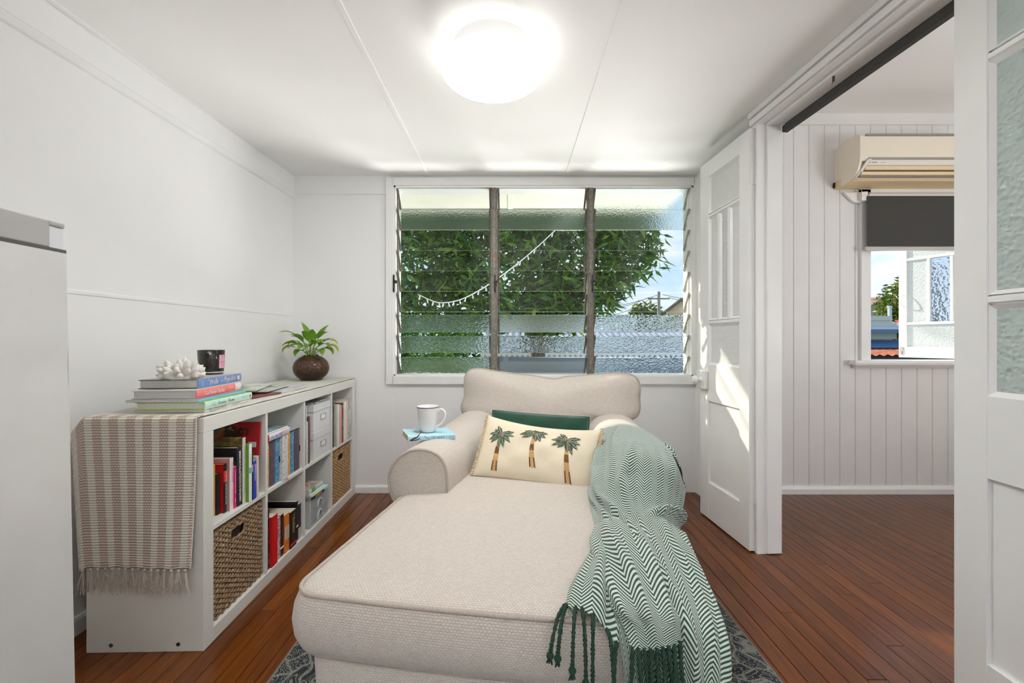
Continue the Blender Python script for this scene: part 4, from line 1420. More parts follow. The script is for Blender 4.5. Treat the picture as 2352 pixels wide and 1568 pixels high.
def flat_book(label, u0, u1, d0, z0, th, depth, cover, spine=None, pages=PAGESW, rz=0.0, texts=(), blocks=(), name='book', group=None, hard=True, cat='book', top=None):
    """book lying flat, spine towards the front of the case: x along the spine, y depth, z thickness"""
    root = empty(name, BK(u0, d0, z0), BKA + rz, label, cat, group)
    L = u1 - u0
    cm = paint(cover) if isinstance(cover, tuple) else cover
    sm = cm if spine is None else (paint(spine) if isinstance(spine, tuple) else spine)
    ct = 0.0024 if hard else 0.0008
    g = G()
    g.rbox(0, L, 0.001, depth, 0, ct, 0.0005, 1); g.rbox(0, L, 0.001, depth, th - ct, th, 0.0005, 1)
    g.build('cover', cm, root)
    if top is not None:
        g = G(); g.box(0.001, L - 0.001, 0.003, depth - 0.001, th, th + 0.0002); g.build('cover_picture_or_sheen', top, root)
    bl = min(0.003, th * 0.12)
    pr = [(-bl * math.sin(PI * i / 6), th * i / 6) for i in range(7)]
    g = G(); g.prism(pr + [(0.0016, th), (0.0016, 0)], 0, L, 'x')
    sp2 = g.build('spine', sm, root, smooth=True, angle=60)
    ins = 0.004 if hard else 0.0005
    g = G(); g.box(ins, L - ins, 0.001, depth - ins - 0.001, ct, th - ct)
    g.build('pages', pages, root)
    for (xa, xb, m) in blocks:
        g = G(); g.prism([(p[0] - 0.0003, p[1]) for p in pr] + [(0.0, th), (0.0, 0)], xa, xb, 'x'); g.build('spine_band', m, sp2)
    for tx in texts:
        st, xc, zc, hgt, fit, mm = tx[:6]
        text('spine_lettering', st, (xc, -bl - 0.0006, zc), (1, 0, 0), (0, 0, 1), hgt, mm, sp2, fit=fit, **(tx[6] if len(tx) > 6 else {}))
    return root
FOOD = photo_mat('food_photo', [(0.3, (0.10, 0.05, 0.03)), (0.45, (0.30, 0.16, 0.10)), (0.55, (0.20, 0.36, 0.46)), (0.75, (0.42, 0.55, 0.60))], 14)
flat_book('white cookbook with purple title lying on the slipcase', 0.4035, 0.586, 0.004, ZS2 + 0.2105, 0.030, 0.145, c8(226, 226, 232), None, rz=R(-0.5), top=FOOD, hard=False,
          texts=(('the fast 800', 0.068, 0.0145, 0.0165, 0.10, ink(130, 120, 200)), ('DR MICHAEL', 0.145, 0.019, 0.0065, 0.05, ink(226, 110, 110)), ('MOSLEY', 0.146, 0.009, 0.0065, 0.04, ink(226, 110, 110))),
          blocks=((0.0, 0.008, paint(c8(226, 60, 46))), (0.112, 0.117, paint(c8(236, 214, 110)))))
flat_book('thin glossy recipe magazine lying on the white cookbook', 0.4035, 0.575, 0.006, ZS2 + 0.2415, 0.006, 0.15, c8(226, 236, 240), c8(240, 240, 240), rz=R(-1.0), top=photo_mat('recipe_photo', [(0.3, (0.25, 0.12, 0.08)), (0.5, (0.22, 0.40, 0.48)), (0.65, (0.5, 0.62, 0.66)), (0.8, (0.7, 0.2, 0.1))], 10, 3.1), name='magazine', cat='magazine', hard=False)

# lower second cell
GR3 = 'books in the lower shelf beside the dark basket'
z = ZS1
book('pale grey workout book with dark vertical title, lower shelf', 0.4035, 0.4165, 0.263, 0.010, z, c8(206, 206, 206), group=GR3, hard=False, texts=(('TOTAL BODY WORKOUT', 0.115, 0.0075, 0.13, ink(90, 90, 92)),), bands=((0.215, 0.245, paint(c8(160, 166, 172))),), depth=0.18)
book('tall black book with four thin red bands on its spine', 0.4180, 0.4345, 0.261, 0.010, z, (0.015, 0.015, 0.017), group=GR3, bands=tuple((q, q + 0.004, paint(c8(216, 40, 50))) for q in (0.062, 0.118, 0.172, 0.222)), texts=(('STORIES', 0.235, 0.006, 0.02, INKW), ('TALES', 0.035, 0.007, 0.025, INKW)), pages=PAGESW)
book('thick bright red book with small white lettering', 0.4350, 0.4835, 0.222, 0.0, z, c8(206, 12, 24), group=GR3, hard=False, texts=(('THE PASSAGE  AND THE TWELVE', 0.155, 0.0055, 0.10, ink(230, 120, 120)), ('CRONIN', 0.03, 0.005, 0.03, ink(230, 120, 120))), depth=0.15)
book('thin pale blue booklet beside the thick red book', 0.4845, 0.4965, 0.190, 0.010, z, c8(140, 180, 216), group=GR3, hard=False)
book('red and white striped book with teal figure on its spine', 0.4975, 0.5275, 0.190, 0.010, z, photo_mat('striped_spine', [(0.35, (0.75, 0.74, 0.74)), (0.5, (0.55, 0.05, 0.06)), (0.62, (0.78, 0.76, 0.75)), (0.75, (0.03, 0.10, 0.13))], 40, 1.3), group=GR3, hard=False)
book('black paperback with white label near its foot', 0.5285, 0.5575, 0.192, 0.010, z, (0.014, 0.014, 0.016), group=GR3, hard=False, bands=((0.035, 0.044, INKW),), texts=(('SHANTARAM', 0.125, 0.008, 0.08, ink(110, 108, 104)),))
book('orange paperback classic with cream title panel', 0.5585, 0.5995, 0.180, 0.005, z, c8(222, 124, 46), group=GR3, hard=False, bands=((0.062, 0.125, paint(c8(214, 196, 180))),), texts=(('MOBY DICK', 0.094, 0.0075, 0.05, ink(110, 90, 80)),))
book('dark brown novel with gold title lettering', 0.6005, 0.6615, 0.176, 0.0, z, (0.018, 0.009, 0.010), group=GR3, hard=False, texts=(('The', 0.148, 0.016, 0.03, ink(176, 166, 110)), ('Godfather', 0.105, 0.024, 0.075, ink(176, 166, 110), dict(bold=0.01)), ('o', 0.035, 0.012, 0.012, ink(150, 100, 60))), bands=((0.012, 0.022, paint(c8(196, 60, 70))),), depth=0.15)
book('tall thin black book with a white tag behind the gold titled novel', 0.6850, 0.7030, 0.197, 0.012, z, (0.012, 0.012, 0.013), group=GR3, hard=False, bands=((0.068, 0.078, INKW),), depth=0.16)
book('black book with pale foot at the end of the lower row', 0.7050, 0.7340, 0.174, 0.012, z, (0.014, 0.014, 0.016), group=GR3, hard=False, bands=((0.0, 0.055, paint(c8(190, 184, 178))),))
book('thick black book with tan pages behind the gold titled novel', 0.6225, 0.6845, 0.222, 0.160, z, (0.01, 0.01, 0.011), group=GR3, hard=False, depth=0.12)
fo = empty('black_folder', BK(0.42, 0.36, ZS1), BKA, 'black folder leaning in the lower shelf behind the books', 'folder')
g = G(); g.prism([(0.0, 0.0), (0.01, 0.0), (0.16, 0.305), (0.15, 0.305)], -0.05, 0.0); g.build('cover', BLACK, fo)
g = G(); g.prism([(0.0, 0.0), (-0.008, 0.004), (0.142, 0.309), (0.15, 0.305)], -0.05, -0.002); g.build('spine', BLACK, fo)

# third cell: book row and two lidded boxes
GR4 = 'books beside the white lidded boxes'
z = ZS2
book('navy book with small white capitals beside the white boxes', 0.7540, 0.7705, 0.313, 0.005, z, c8(56, 88, 126), group=GR4, hard=False, texts=(('THE ORIGINALS', 0.175, 0.0075, 0.12, INKW, dict(bold=0.01)), ('8', 0.02, 0.008, 0.01, INKW)), depth=0.2)
book('thin white folder standing beside the navy book', 0.7715, 0.7815, 0.309, 0.005, z, c8(222, 224, 228), PAGESW, PAGESW, group=GR4, hard=False, depth=0.2)
book('small white booklet with grey print before the brown album', 0.7840, 0.7950, 0.225, 0.004, z, weave('printed_white', c8(220, 220, 220), c8(150, 150, 150), 150, 0.56), group=GR4, hard=False, depth=0.15)
book('dark brown leather album beside the white boxes', 0.7965, 0.8265, 0.246, 0.008, z, c8(92, 62, 52), group=GR4, depth=0.17)
book('beige album with faded spine beside the white boxes', 0.8275, 0.8575, 0.240, 0.020, z, c8(176, 160, 138), group=GR4, depth=0.15)
BOXW = mat('white_cardboard', (0.72, 0.73, 0.74), 0.6, bump=0.05, bscale=300)
def lidded_box(z0, label):
    root = empty('storage_box', BK(0.8610, 0.006, z0), BKA, label, 'storage box', 'white lidded boxes')
    L, D, H = 0.222, 0.30, 0.150
    g = G(); g.rbox(0.004, L - 0.004, 0.003, D - 0.004, 0, H - 0.002, 0.0015, 1); g.build('body', BOXW, root)
    g = G(); g.rbox(0, L, 0, D, H - 0.041, H, 0.0015, 1); g.build('lid', BOXW, root)
    x0, x1, za, zb = L * 0.41, L * 0.71, 0.052, 0.085
    g = G()
    for q in ((x0, x1, za, za + 0.0035), (x0, x1, zb - 0.0035, zb), (x0, x0 + 0.0035, za, zb), (x1 - 0.0035, x1, za, zb)):
        g.rbox(q[0], q[1], -0.0005, 0.0034, q[2], q[3], 0.0008, 1)
    h = g.build('label_holder', METAL, root)
    g = G(); g.box(x0 + 0.003, x1 - 0.003, 0.0022, 0.0031, za + 0.003, zb - 0.003); g.build('label_card', INKW, h)
    return root
lidded_box(ZS2 + 0.0006, 'white cardboard box with metal label holder, lower of two')
lidded_box(ZS2 + 0.1518, 'white cardboard box with metal label holder, stacked on another')
cb = empty('clipboard', BK(0.8660, 0.004, ZS2 + 0.303), BKA, 'clipboard with printed sheets lying on the stacked white boxes', 'clipboard')
g = G(); g.rbox(0, 0.205, 0, 0.28, 0, 0.004, 0.001, 1); g.build('board', paint(c8(150, 156, 164)), cb)
g = G(); g.box(0.006, 0.20, 0.004, 0.275, 0.004, 0.006); g.build('paper', photo_mat('printed_sheet', [(0.42, (0.05, 0.05, 0.06)), (0.47, (0.55, 0.56, 0.58)), (0.7, (0.72, 0.72, 0.72))], 30), cb)
g = G(); g.rbox(0.07, 0.15, -0.001, 0.03, 0.006, 0.014, 0.003, 2); g.build('clip', METAL, cb)

# lower third cell: translucent drawer tower and things on it
def plastic(name, col, alpha):
    t = NT(name)
    t.base(col)
    t.b.inputs['Roughness'].default_value = 0.35
    t.b.inputs['Subsurface Weight'].default_value = 0.0
    tr = t.n('BsdfTranslucent'); tr.inputs[0].default_value = (*col, 1)
    tp = t.n('BsdfTransparent'); tp.inputs[0].default_value = (0.9, 0.92, 0.93, 1)
    m1 = t.n('MixShader'); m1.inputs[0].default_value = 0.35
    t.l(t.b.outputs[0], m1.inputs[1]); t.l(tr.outputs[0], m1.inputs[2])
    m2 = t.n('MixShader'); m2.inputs[0].default_value = alpha
    t.l(m1.outputs[0], m2.inputs[1]); t.l(tp.outputs[0], m2.inputs[2])
    t.l(m2.outputs[0], t.out.inputs[0])
    return t.mat
PLAST = plastic('milky_plastic', (0.70, 0.73, 0.73), 0.10)
PLASTC = plastic('clear_plastic', (0.74, 0.78, 0.80), 0.35)
du = empty('drawer_unit', BK(0.8220, 0.008, ZS1 + 0.0006), BKA, 'small translucent plastic drawer tower in the lower shelf', 'drawer unit')
L, D, H = 0.232, 0.30, 0.148
g = G(); g.rbox(0, L, 0, D, H - 0.012, H, 0.004, 2); g.rbox(0, L, 0, D, 0, 0.010, 0.003, 2); g.rbox(0, 0.012, 0, D, 0.008, H - 0.008, 0.003, 2); g.rbox(L - 0.010, L, 0, D, 0.008, H - 0.008, 0.003, 2)
g.build('frame', PLAST, du)
for i in range(2):
    za = 0.012 + i * 0.063
    g = G(); g.rbox(0.014, L - 0.012, 0.001, 0.0035, za, za + 0.060, 0.001, 1)
    g.rbox(0.014, L - 0.012, 0.0005, 0.006, za + 0.052, za + 0.060, 0.001, 1)
    g.box(0.016, L - 0.014, 0.004, D - 0.03, za, za + 0.002); g.box(0.016, 0.018, 0.004, D - 0.03, za, za + 0.055); g.box(L - 0.016, L - 0.014, 0.004, D - 0.03, za, za + 0.055)
    dr = g.build('drawer', PLASTC, du)
    g = G(); g.tube([(L * 0.48 + 0.030 * math.cos(q), -0.004, za + 0.018 + 0.030 * math.sin(q)) for q in np.linspace(-0.3, PI + 0.3, 16)], 0.0055, 8)
    g.build('handle', PLAST, dr, smooth=True)
    g = G(); g.rbox(0.03, L * 0.62, 0.03, 0.2, za + 0.003, za + 0.035, 0.005, 1); g.build('contents', photo_mat('drawer_contents', [(0.35, (0.40, 0.45, 0.52)), (0.55, (0.70, 0.72, 0.74)), (0.7, (0.25, 0.34, 0.45))], 20), dr)
ZD = ZS1 + H + 0.0012
fb = flat_book('navy paperback with yellow lettering on the plastic drawers', 0.8280, 0.9640, 0.005, ZD, 0.020, 0.14, c8(34, 48, 98), None, rz=R(-4), hard=False, pages=PAGES,
          texts=(('Gallipoli', 0.070, 0.0100, 0.016, 0.085, ink(236, 206, 20), dict(bold=0.02, shear=0.15)),))
flat_book('pale aqua folder lying on the navy paperback', 0.8160, 1.0060, -0.002, ZD + 0.021, 0.007, 0.17, c8(176, 220, 222), c8(226, 232, 230), rz=R(-3), hard=False, name='folder', cat='folder')
flat_book('white booklet lying on the aqua folder', 0.8110, 0.9840, 0.002, ZD + 0.029, 0.006, 0.18, c8(222, 228, 224), None, rz=R(-2), hard=False, name='booklet', cat='booklet')
flat_book('clear plastic case of coloured cards topmost on the drawers', 0.8060, 0.9680, 0.010, ZD + 0.036, 0.026, 0.16, c8(178, 196, 190), c8(192, 210, 200), rz=R(-2), name='card_case', cat='case', hard=False, top=photo_mat('coloured_cards', [(0.35, (0.25, 0.26, 0.28)), (0.48, (0.6, 0.6, 0.6)), (0.55, (0.6, 0.08, 0.05)), (0.62, (0.6, 0.5, 0.1)), (0.72, (0.3, 0.5, 0.55))], 22, 2.0), blocks=((0.03, 0.07, paint(c8(110, 160, 70))),))

# fourth cell, upper row
GR5 = 'books in the upper shelf above the light basket'
z = ZS2
book('thin black book with teal cap beside the divider, upper shelf', 1.1055, 1.1205, 0.247, 0.010, z, c8(30, 42, 46), group=GR5, hard=False, texts=(('THE BARE BOOK', 0.12, 0.006, 0.15, INKW),), bands=((0.20, 0.243, paint(c8(80, 140, 150))),))
book('dark garden photo book in the upper shelf above the light basket', 1.1225, 1.1645, 0.293, 0.012, z, photo_mat('dark_garden', [(0.35, (0.015, 0.018, 0.015)), (0.5, (0.05, 0.06, 0.05)), (0.62, (0.12, 0.20, 0.06)), (0.75, (0.35, 0.42, 0.45))], 26, 4.0), group=GR5, depth=0.2)
book('greige book beside the dark garden book', 1.1665, 1.1845, 0.253, 0.0, z, c8(196, 190, 176), group=GR5, depth=0.15)
book('white book with faint red lettering above the light basket', 1.1855, 1.2115, 0.252, 0.0, z, c8(232, 230, 224), group=GR5, depth=0.15, texts=(('THE COOK', 0.16, 0.006, 0.1, ink(220, 150, 140)),))
book('thin grey book beside the salmon one', 1.2125, 1.2325, 0.250, 0.0, z, c8(190, 184, 178), group=GR5, depth=0.15)
book('salmon pink book in the upper shelf above the light basket', 1.2335, 1.2575, 0.242, 0.0, z, c8(240, 146, 122), group=GR5, hard=False, depth=0.15)
book('navy book with red and white lettering above the light basket', 1.2585, 1.2805, 0.253, 0.0, z, c8(40, 46, 66), group=GR5, hard=False, depth=0.15, texts=(('Bad', 0.228, 0.0075, 0.02, INKW, dict(bold=0.02)), ('MOTHER', 0.185, 0.0085, 0.055, ink(226, 70, 90), dict(bold=0.02)), ('SURVIVAL', 0.125, 0.0085, 0.06, INKW, dict(bold=0.02)), ('EDITION', 0.06, 0.007, 0.05, INKW)))
book('tan book beside the cream white one', 1.2825, 1.2985, 0.254, 0.004, z, c8(196, 170, 146), group=GR5, depth=0.17)
book('cream white book with one small red mark', 1.2998, 1.3415, 0.254, 0.0, z, c8(238, 232, 222), group=GR5, depth=0.15, texts=(('A FEAST FOR', 0.19, 0.008, 0.07, ink(170, 165, 160)), ('t', 0.135, 0.016, 0.02, ink(200, 60, 60)), ('THE SEASON', 0.075, 0.007, 0.07, ink(226, 190, 180))))
book('beige book with wooden look near the far post', 1.3435, 1.3695, 0.263, 0.0, z, c8(214, 200, 180), group=GR5, depth=0.2)
book('pale marbled photo book at the far end of the row', 1.3745, 1.4165, 0.264, 0.0, z, photo_mat('pale_marble', [(0.35, (0.10, 0.10, 0.10)), (0.45, (0.5, 0.5, 0.48)), (0.6, (0.66, 0.65, 0.62)), (0.78, (0.10, 0.20, 0.05))], 16, 7.0), group=GR5, depth=0.2)

# ------------------------------------------------------------------ woven baskets
def basket_mat(name, dark, mid, lite):
    t = NT(name)
    n1 = t.noise(70, 4, 0.65)
    n2 = t.noise(260, 2, 0.5)
    f = t.math('ADD', t.math('MULTIPLY', n1, 0.6), t.math('MULTIPLY', n2, 0.4))
    t.base(t.ramp(f, [(0.32, dark), (0.5, mid), (0.68, lite)]))
    t.b.inputs['Roughness'].default_value = 0.75
    t.b.inputs['Specular IOR Level'].default_value = 0.3
    return t.mat
def basket(u0, label, m, seed):
    """seagrass box: every face is rows of twisted strands woven over upright stakes"""
    L, D, H = 0.328, 0.345, 0.318
    rnd = random.Random(seed)
    root = empty('storage_basket', BK(u0 + 0.0035, 0.018, ZS1 + 0.0006), BKA, label, 'basket', 'woven storage baskets')
    nw = 34                               # rows
    hz = H / nw
    hole = (L * 0.36, L * 0.62, H - 0.075, H - 0.035)
    def face(width, place, withhole):
        g = G()
        nst = int(width / 0.0165)
        for j in range(nw):
            zc = (j + 0.5) * hz
            segs = [[]]
            M = nst * 2
            for k in range(M + 1):
                xx = width * k / M
                if withhole and hole[2] < zc < hole[3] and hole[0] < xx < hole[1]:
                    if segs[-1]: segs.append([])
                    continue
                ph = (k + (j % 2) * 2)
                off = 0.0042 * math.sin(PI * (ph + 0.5) / 2)
                segs[-1].append(place(xx, -0.004 - off + rnd.uniform(-0.0007, 0.0007), zc + rnd.uniform(-0.0010, 0.0010) + 0.0028 * ((k % 2) - 0.5) * 1.5))
            for sgm in segs:
                if len(sgm) > 1:
                    g.tube(sgm, hz * 0.56, 5, caps=True)
        return g
    g = face(L, lambda x, y, zz: (x, y + 0.006, zz), True)
    g.build('front_weave', m, root, smooth=True, angle=180)
    g = face(D - 0.012, lambda x, y, zz: (-y + 0.002, x + 0.008, zz), False)
    g.build('side_weave', m, root, smooth=True, angle=180)
    g = face(D - 0.012, lambda x, y, zz: (L + y - 0.002, x + 0.008, zz), False)
    g.build('side_weave', m, root, smooth=True, angle=180)
    g = G()
    for i in range(8):
        pass
    pth = [(0.002, 0.004, H), (L - 0.002, 0.004, H), (L - 0.002, D - 0.004, H), (0.002, D - 0.004, H)]
    for a, b in zip(pth, pth[1:] + pth[:1]):
        n = 40
        for k in range(2):
            g.tube([(a[0] + (b[0] - a[0]) * i / n + 0.003 * math.sin(i * 1.3 + PI * k), a[1] + (b[1] - a[1]) * i / n + 0.003 * math.cos(i * 1.3 + PI * k), H - 0.004 + 0.004 * math.cos(i * 1.3 + PI * k)) for i in range(n + 1)], 0.0048, 5)
    g.build('braided_rim', m, root, smooth=True, angle=180)
    g = G()
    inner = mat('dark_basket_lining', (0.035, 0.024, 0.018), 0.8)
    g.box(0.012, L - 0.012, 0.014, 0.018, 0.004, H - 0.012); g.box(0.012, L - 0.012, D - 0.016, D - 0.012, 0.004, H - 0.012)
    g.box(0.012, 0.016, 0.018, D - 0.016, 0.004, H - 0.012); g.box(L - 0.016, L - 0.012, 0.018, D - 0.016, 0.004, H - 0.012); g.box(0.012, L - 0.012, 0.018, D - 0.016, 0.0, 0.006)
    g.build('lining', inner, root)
    g = G()                                   # bound hand hole
    c = ((hole[0] + hole[1]) / 2, (hole[2] + hole[3]) / 2)
    a, b = (hole[1] - hole[0]) / 2 + 0.003, (hole[3] - hole[2]) / 2 + 0.003
    ring = []
    for i in range(32):
        q = 2 * PI * i / 32
        ring.append((c[0] + a * math.copysign(abs(math.cos(q)) ** 0.6, math.cos(q)), 0.001, c[1] + b * math.copysign(abs(math.sin(q)) ** 0.6, math.sin(q))))
    g.tube(ring, 0.0045, 6, closed=True)
    g.build('handle_hole', m, root, smooth=True, angle=180)
    return root
BASK1 = basket_mat('seagrass_dark', (0.10, 0.058, 0.030), (0.27, 0.175, 0.10), (0.46, 0.35, 0.23))
BASK2 = basket_mat('seagrass_light', (0.16, 0.085, 0.035), (0.40, 0.245, 0.115), (0.60, 0.42, 0.23))
basket(cell(0)[0], 'dark brown woven seagrass basket in the lower shelf', BASK1, 1)
basket(cell(3)[0], 'light tan woven seagrass basket beside the window end', BASK2, 2)

# ------------------------------------------------------------------ rug
def rug_mat():
    t = NT('charcoal_patterned_rug')
    vec = t.coord('Object')
    n0 = t.n('TexNoise'); n0.inputs['Scale'].default_value = 5.0; n0.inputs['Detail'].default_value = 2
    t.l(vec, n0.inputs['Vector'])
    sub = t.n('VectorMath', operation='SCALE'); sub.inputs['Scale'].default_value = 0.22
    t.l(n0.outputs['Color'], sub.inputs[0])
    ad = t.n('VectorMath', operation='ADD'); t.l(vec, ad.inputs[0]); t.l(sub.outputs[0], ad.inputs[1])
    v = t.n('TexVoronoi', feature='DISTANCE_TO_EDGE'); v.inputs['Scale'].default_value = 15.0
    t.l(ad.outputs[0], v.inputs['Vector'])
    v2 = t.n('TexVoronoi', feature='F1'); v2.inputs['Scale'].default_value = 30.0
    t.l(ad.outputs[0], v2.inputs['Vector'])
    rings = t.math('SINE', t.math('MULTIPLY', v2.outputs['Distance'], 26.0))
    m = t.math('MAXIMUM', t.ramp(v.outputs['Distance'], [(0.03, 0.8), (0.10, 0.0)]), t.ramp(rings, [(0.35, 0.0), (0.75, 0.75)]))
    fine = t.noise(330, 2, 0.6, vec=vec)
    f = t.math('ADD', t.math('MULTIPLY', m, 0.55), t.math('MULTIPLY', t.math('SUBTRACT', fine, 0.5), 1.3))
    t.base(t.ramp(f, [(0.12, (0.030, 0.034, 0.038)), (0.30, (0.085, 0.09, 0.088)), (0.52, (0.30, 0.29, 0.245))]))
    t.b.inputs['Roughness'].default_value = 0.95
    t.b.inputs['Specular IOR Level'].default_value = 0.1
    t.bump(fine, 0.6, 0.003)
    return t.mat
rug = empty('rug', (0.04, 0.8, 0), 0, 'charcoal and beige patterned rug under the chaise', 'rug')
g = G(); g.rbox(-0.785, 0.785, -1.15, 1.16, 0.0005, 0.009, 0.003, 2); g.build('pile', rug_mat(), rug)
g = G()
for s in (-1, 1):
    g.tube([(s * 0.787, -1.15, 0.005), (s * 0.787, 1.16, 0.005)], 0.0048, 6)
    g.tube([(-0.787, s * 1.155 + 0.005, 0.005), (0.787, s * 1.155 + 0.005, 0.005)], 0.0048, 6)
g.build('bound_edge', mat('rug_binding', (0.16, 0.155, 0.14), 0.9), rug)

# ------------------------------------------------------------------ chaise
SOX, SOY, SOA = -0.020, 0.955, R(-7.5)
SM = Matrix.Translation((SOX, SOY, 0)) @ Matrix.Rotation(SOA, 4, 'Z')
def SO(u, v, z):
    return SM @ Vector((u, v, z))
sofa = empty('chaise_armchair', SO(0, 0, 0), SOA, 'wide oatmeal chaise armchair with rolled arms and piped cushions', 'armchair')
ZSEAT = 0.450
def rrect(hw, y0, y1, r, n=10):
    out = []
    for (cx, cy, a0) in ((hw - r, y0 + r, -PI / 2), (hw - r, y1 - r, 0), (-hw + r, y1 - r, PI / 2), (-hw + r, y0 + r, PI)):
        for i in range(n + 1):
            a = a0 + (PI / 2) * i / n
            out.append((cx + r * math.cos(a), cy + r * math.sin(a)))
    return out
def dens(poly, step=0.035):
    out = []
    for i in range(len(poly)):
        a = Vector(poly[i]); b = Vector(poly[(i + 1) % len(poly)])
        n = max(1, int((b - a).length / step))
        for k in range(n):
            out.append(tuple(a.lerp(b, k / n)))
    return out
def ringdens(hw, y0, y1, r):
    """same point count whatever the inset"""
    base = rrect(hw, y0, y1, r, 8)
    out = []
    for i in range(len(base)):
        a = Vector(base[i]); b = Vector(base[(i + 1) % len(base)])
        n = 14 if i % 9 == 8 else 1
        for k in range(n):
            out.append(tuple(a.lerp(b, k / n)))
    return out
def seat_warp(p):
    x, y, zz = p
    if x > 0:
        x *= 1 - 0.115 * max(0.0, 1 - max(y, 0) / 0.7)
    else:
        x *= 1 + 0.050 * max(0.0, 1 - max(y, 0) / 0.7)
    y += 0.018 * (1 - (x / 0.5) ** 2) * max(0, 1 - y / 0.5) * -1          # front edge bows out
    zz += 0.004 * math.sin(3.1 * x + 1.0) * math.sin(2.3 * y)
    return (x, y, zz)
prof = [(0.293, 0.030), (0.297, 0.014), (0.310, 0.002), (0.340, -0.010), (0.375, -0.014), (0.410, -0.010), (0.436, -0.001), (0.448, 0.010), (0.4535, 0.026), (0.458, 0.06), (0.464, 0.13), (0.469, 0.22), (0.472, 0.32), (0.473, 0.42), (0.473, 0.475)]
rings = []
for (zz, ins) in prof:
    r = max(0.065 - ins * 0.6, 0.012)
    r = min(r, 0.5 - ins - 0.002)
    rings.append([seat_warp((p[0], p[1], zz)) for p in ringdens(0.5 - ins, 0.0 + ins, 1.55 - ins, r)])
g = G()
m = len(rings[0])
V = [p for rg in rings for p in rg]
Fq = []
for i in range(len(rings) - 1):
    for k in range(m):
        l = (k + 1) % m
        Fq.append((i * m + k, i * m + l, (i + 1) * m + l, (i + 1) * m + k))
Fq.append(tuple((len(rings) - 1) * m + k for k in range(m)))
g.add(V, Fq)
seat = g.build('seat_cushion', FABRIC, sofa, smooth=True, uv='box', angle=180)
def pipe(path, r, nm, parent, closed=True):
    g = G(); g.tube(path, r, 8, closed=closed)
    return g.build(nm, PIPING, parent, smooth=True, angle=180)
pipe([seat_warp((p[0], p[1], 0.447)) for p in ringdens(0.5 - 0.004, 0.004, 1.546, 0.062)], 0.0058, 'piping', seat)
pipe([seat_warp((p[0], p[1], 0.297)) for p in ringdens(0.5 - 0.018, 0.018, 1.53, 0.055)], 0.0052, 'piping', seat)
# base under the cushion
rings = []
for (zz, ins) in ((0.055, 0.045), (0.065, 0.036), (0.18, 0.030), (0.285, 0.026), (0.296, 0.034)):
    rings.append([seat_warp((p[0], p[1], zz)) for p in ringdens(0.5 - ins, ins, 1.70 - ins, 0.055)])
g = G(); V = [p for rg in rings for p in rg]; Fq = []
for i in range(len(rings) - 1):
    for k in range(m):
        l = (k + 1) % m
        Fq.append((i * m + k, i * m + l, (i + 1) * m + l, (i + 1) * m + k))
Fq.append(tuple((len(rings) - 1) * m + k for k in range(m))); Fq.append(tuple(range(m))[::-1])
g.add(V, Fq)
g.build('base', FABRIC, sofa, smooth=True, uv='box', angle=180)
for (fx, fy) in ((-0.40, 0.1), (0.34, 0.1), (-0.42, 1.55), (0.42, 1.55)):
    g = G(); g.lathe([(0.0, 0.010), (0.018, 0.010), (0.026, 0.058), (0.0, 0.058)], 12, (fx, fy, 0))
    g.build('foot', mat('dark_foot_wood', (0.05, 0.025, 0.015), 0.4), sofa, smooth=True)
# rolled arms
ARM = [(0.318, 0.30), (0.317, 0.40), (0.315, 0.48), (0.316, 0.535), (0.326, 0.580), (0.350, 0.612), (0.385, 0.629), (0.425, 0.634), (0.468, 0.627), (0.508, 0.605), (0.540, 0.570), (0.557, 0.525), (0.557, 0.480), (0.545, 0.440), (0.527, 0.405), (0.520, 0.36), (0.519, 0.30), (0.519, 0.20), (0.519, 0.07)]
def arm(side):
    cen = Vector((0.437, 0.50))
    cur = catmull([Vector((p[0], p[1], 0)) for p in ARM], 4)
    outl = [(p.x, p.y) for p in cur] + [(0.419, 0.065), (0.318, 0.07), (0.318, 0.18)]
    def P(p, v, ins):
        q = Vector(p)
        dq = (q - cen)
        q = cen + dq * ins
        w = max(0, min(1, (0.558 - q.x) / 0.24))
        x = q.x - 0.055 * w * min(1.0, max(0, (v - 0.66) / 0.45))
        return (side * x, v, q.y)
    secs = [(0.650, 0.15), (0.6495, 0.40), (0.6495, 0.65), (0.651, 0.85), (0.655, 0.95), (0.661, 0.985), (0.672, 1.0), (0.80, 1.01), (0.95, 1.0), (1.12, 1.01), (1.30, 1.0), (1.50, 1.0), (1.70, 1.0), (1.73, 0.9)]
    g = G()
    n = len(outl)
    V = []; Fq = []
    for (v, ins) in secs:
        V += [P(p, v, ins) for p in outl]
    for i in range(len(secs) - 1):
        for k in range(n):
            l = (k + 1) % n
            f = (i * n + k, i * n + l, (i + 1) * n + l, (i + 1) * n + k)
            Fq.append(f if side < 0 else f[::-1])
    f = tuple(range(n)); Fq.append(f[::-1] if side < 0 else f)
    f = tuple((len(secs) - 1) * n + k for k in range(n)); Fq.append(f if side < 0 else f[::-1])
    g.add(V, Fq)
    a = g.build('arm', FABRIC, sofa, smooth=True, uv='box', angle=180)
    pipe([P(p, 0.6550, 0.965) for p in outl], 0.0055, 'piping', a)
arm(-1); arm(1)
g = G(); g.rbox(-0.47, 0.47, 1.60, 1.76, 0.08, 0.70, 0.05, 4); g.build('back_frame', FABRIC, sofa, smooth=True, uv='box', angle=180)
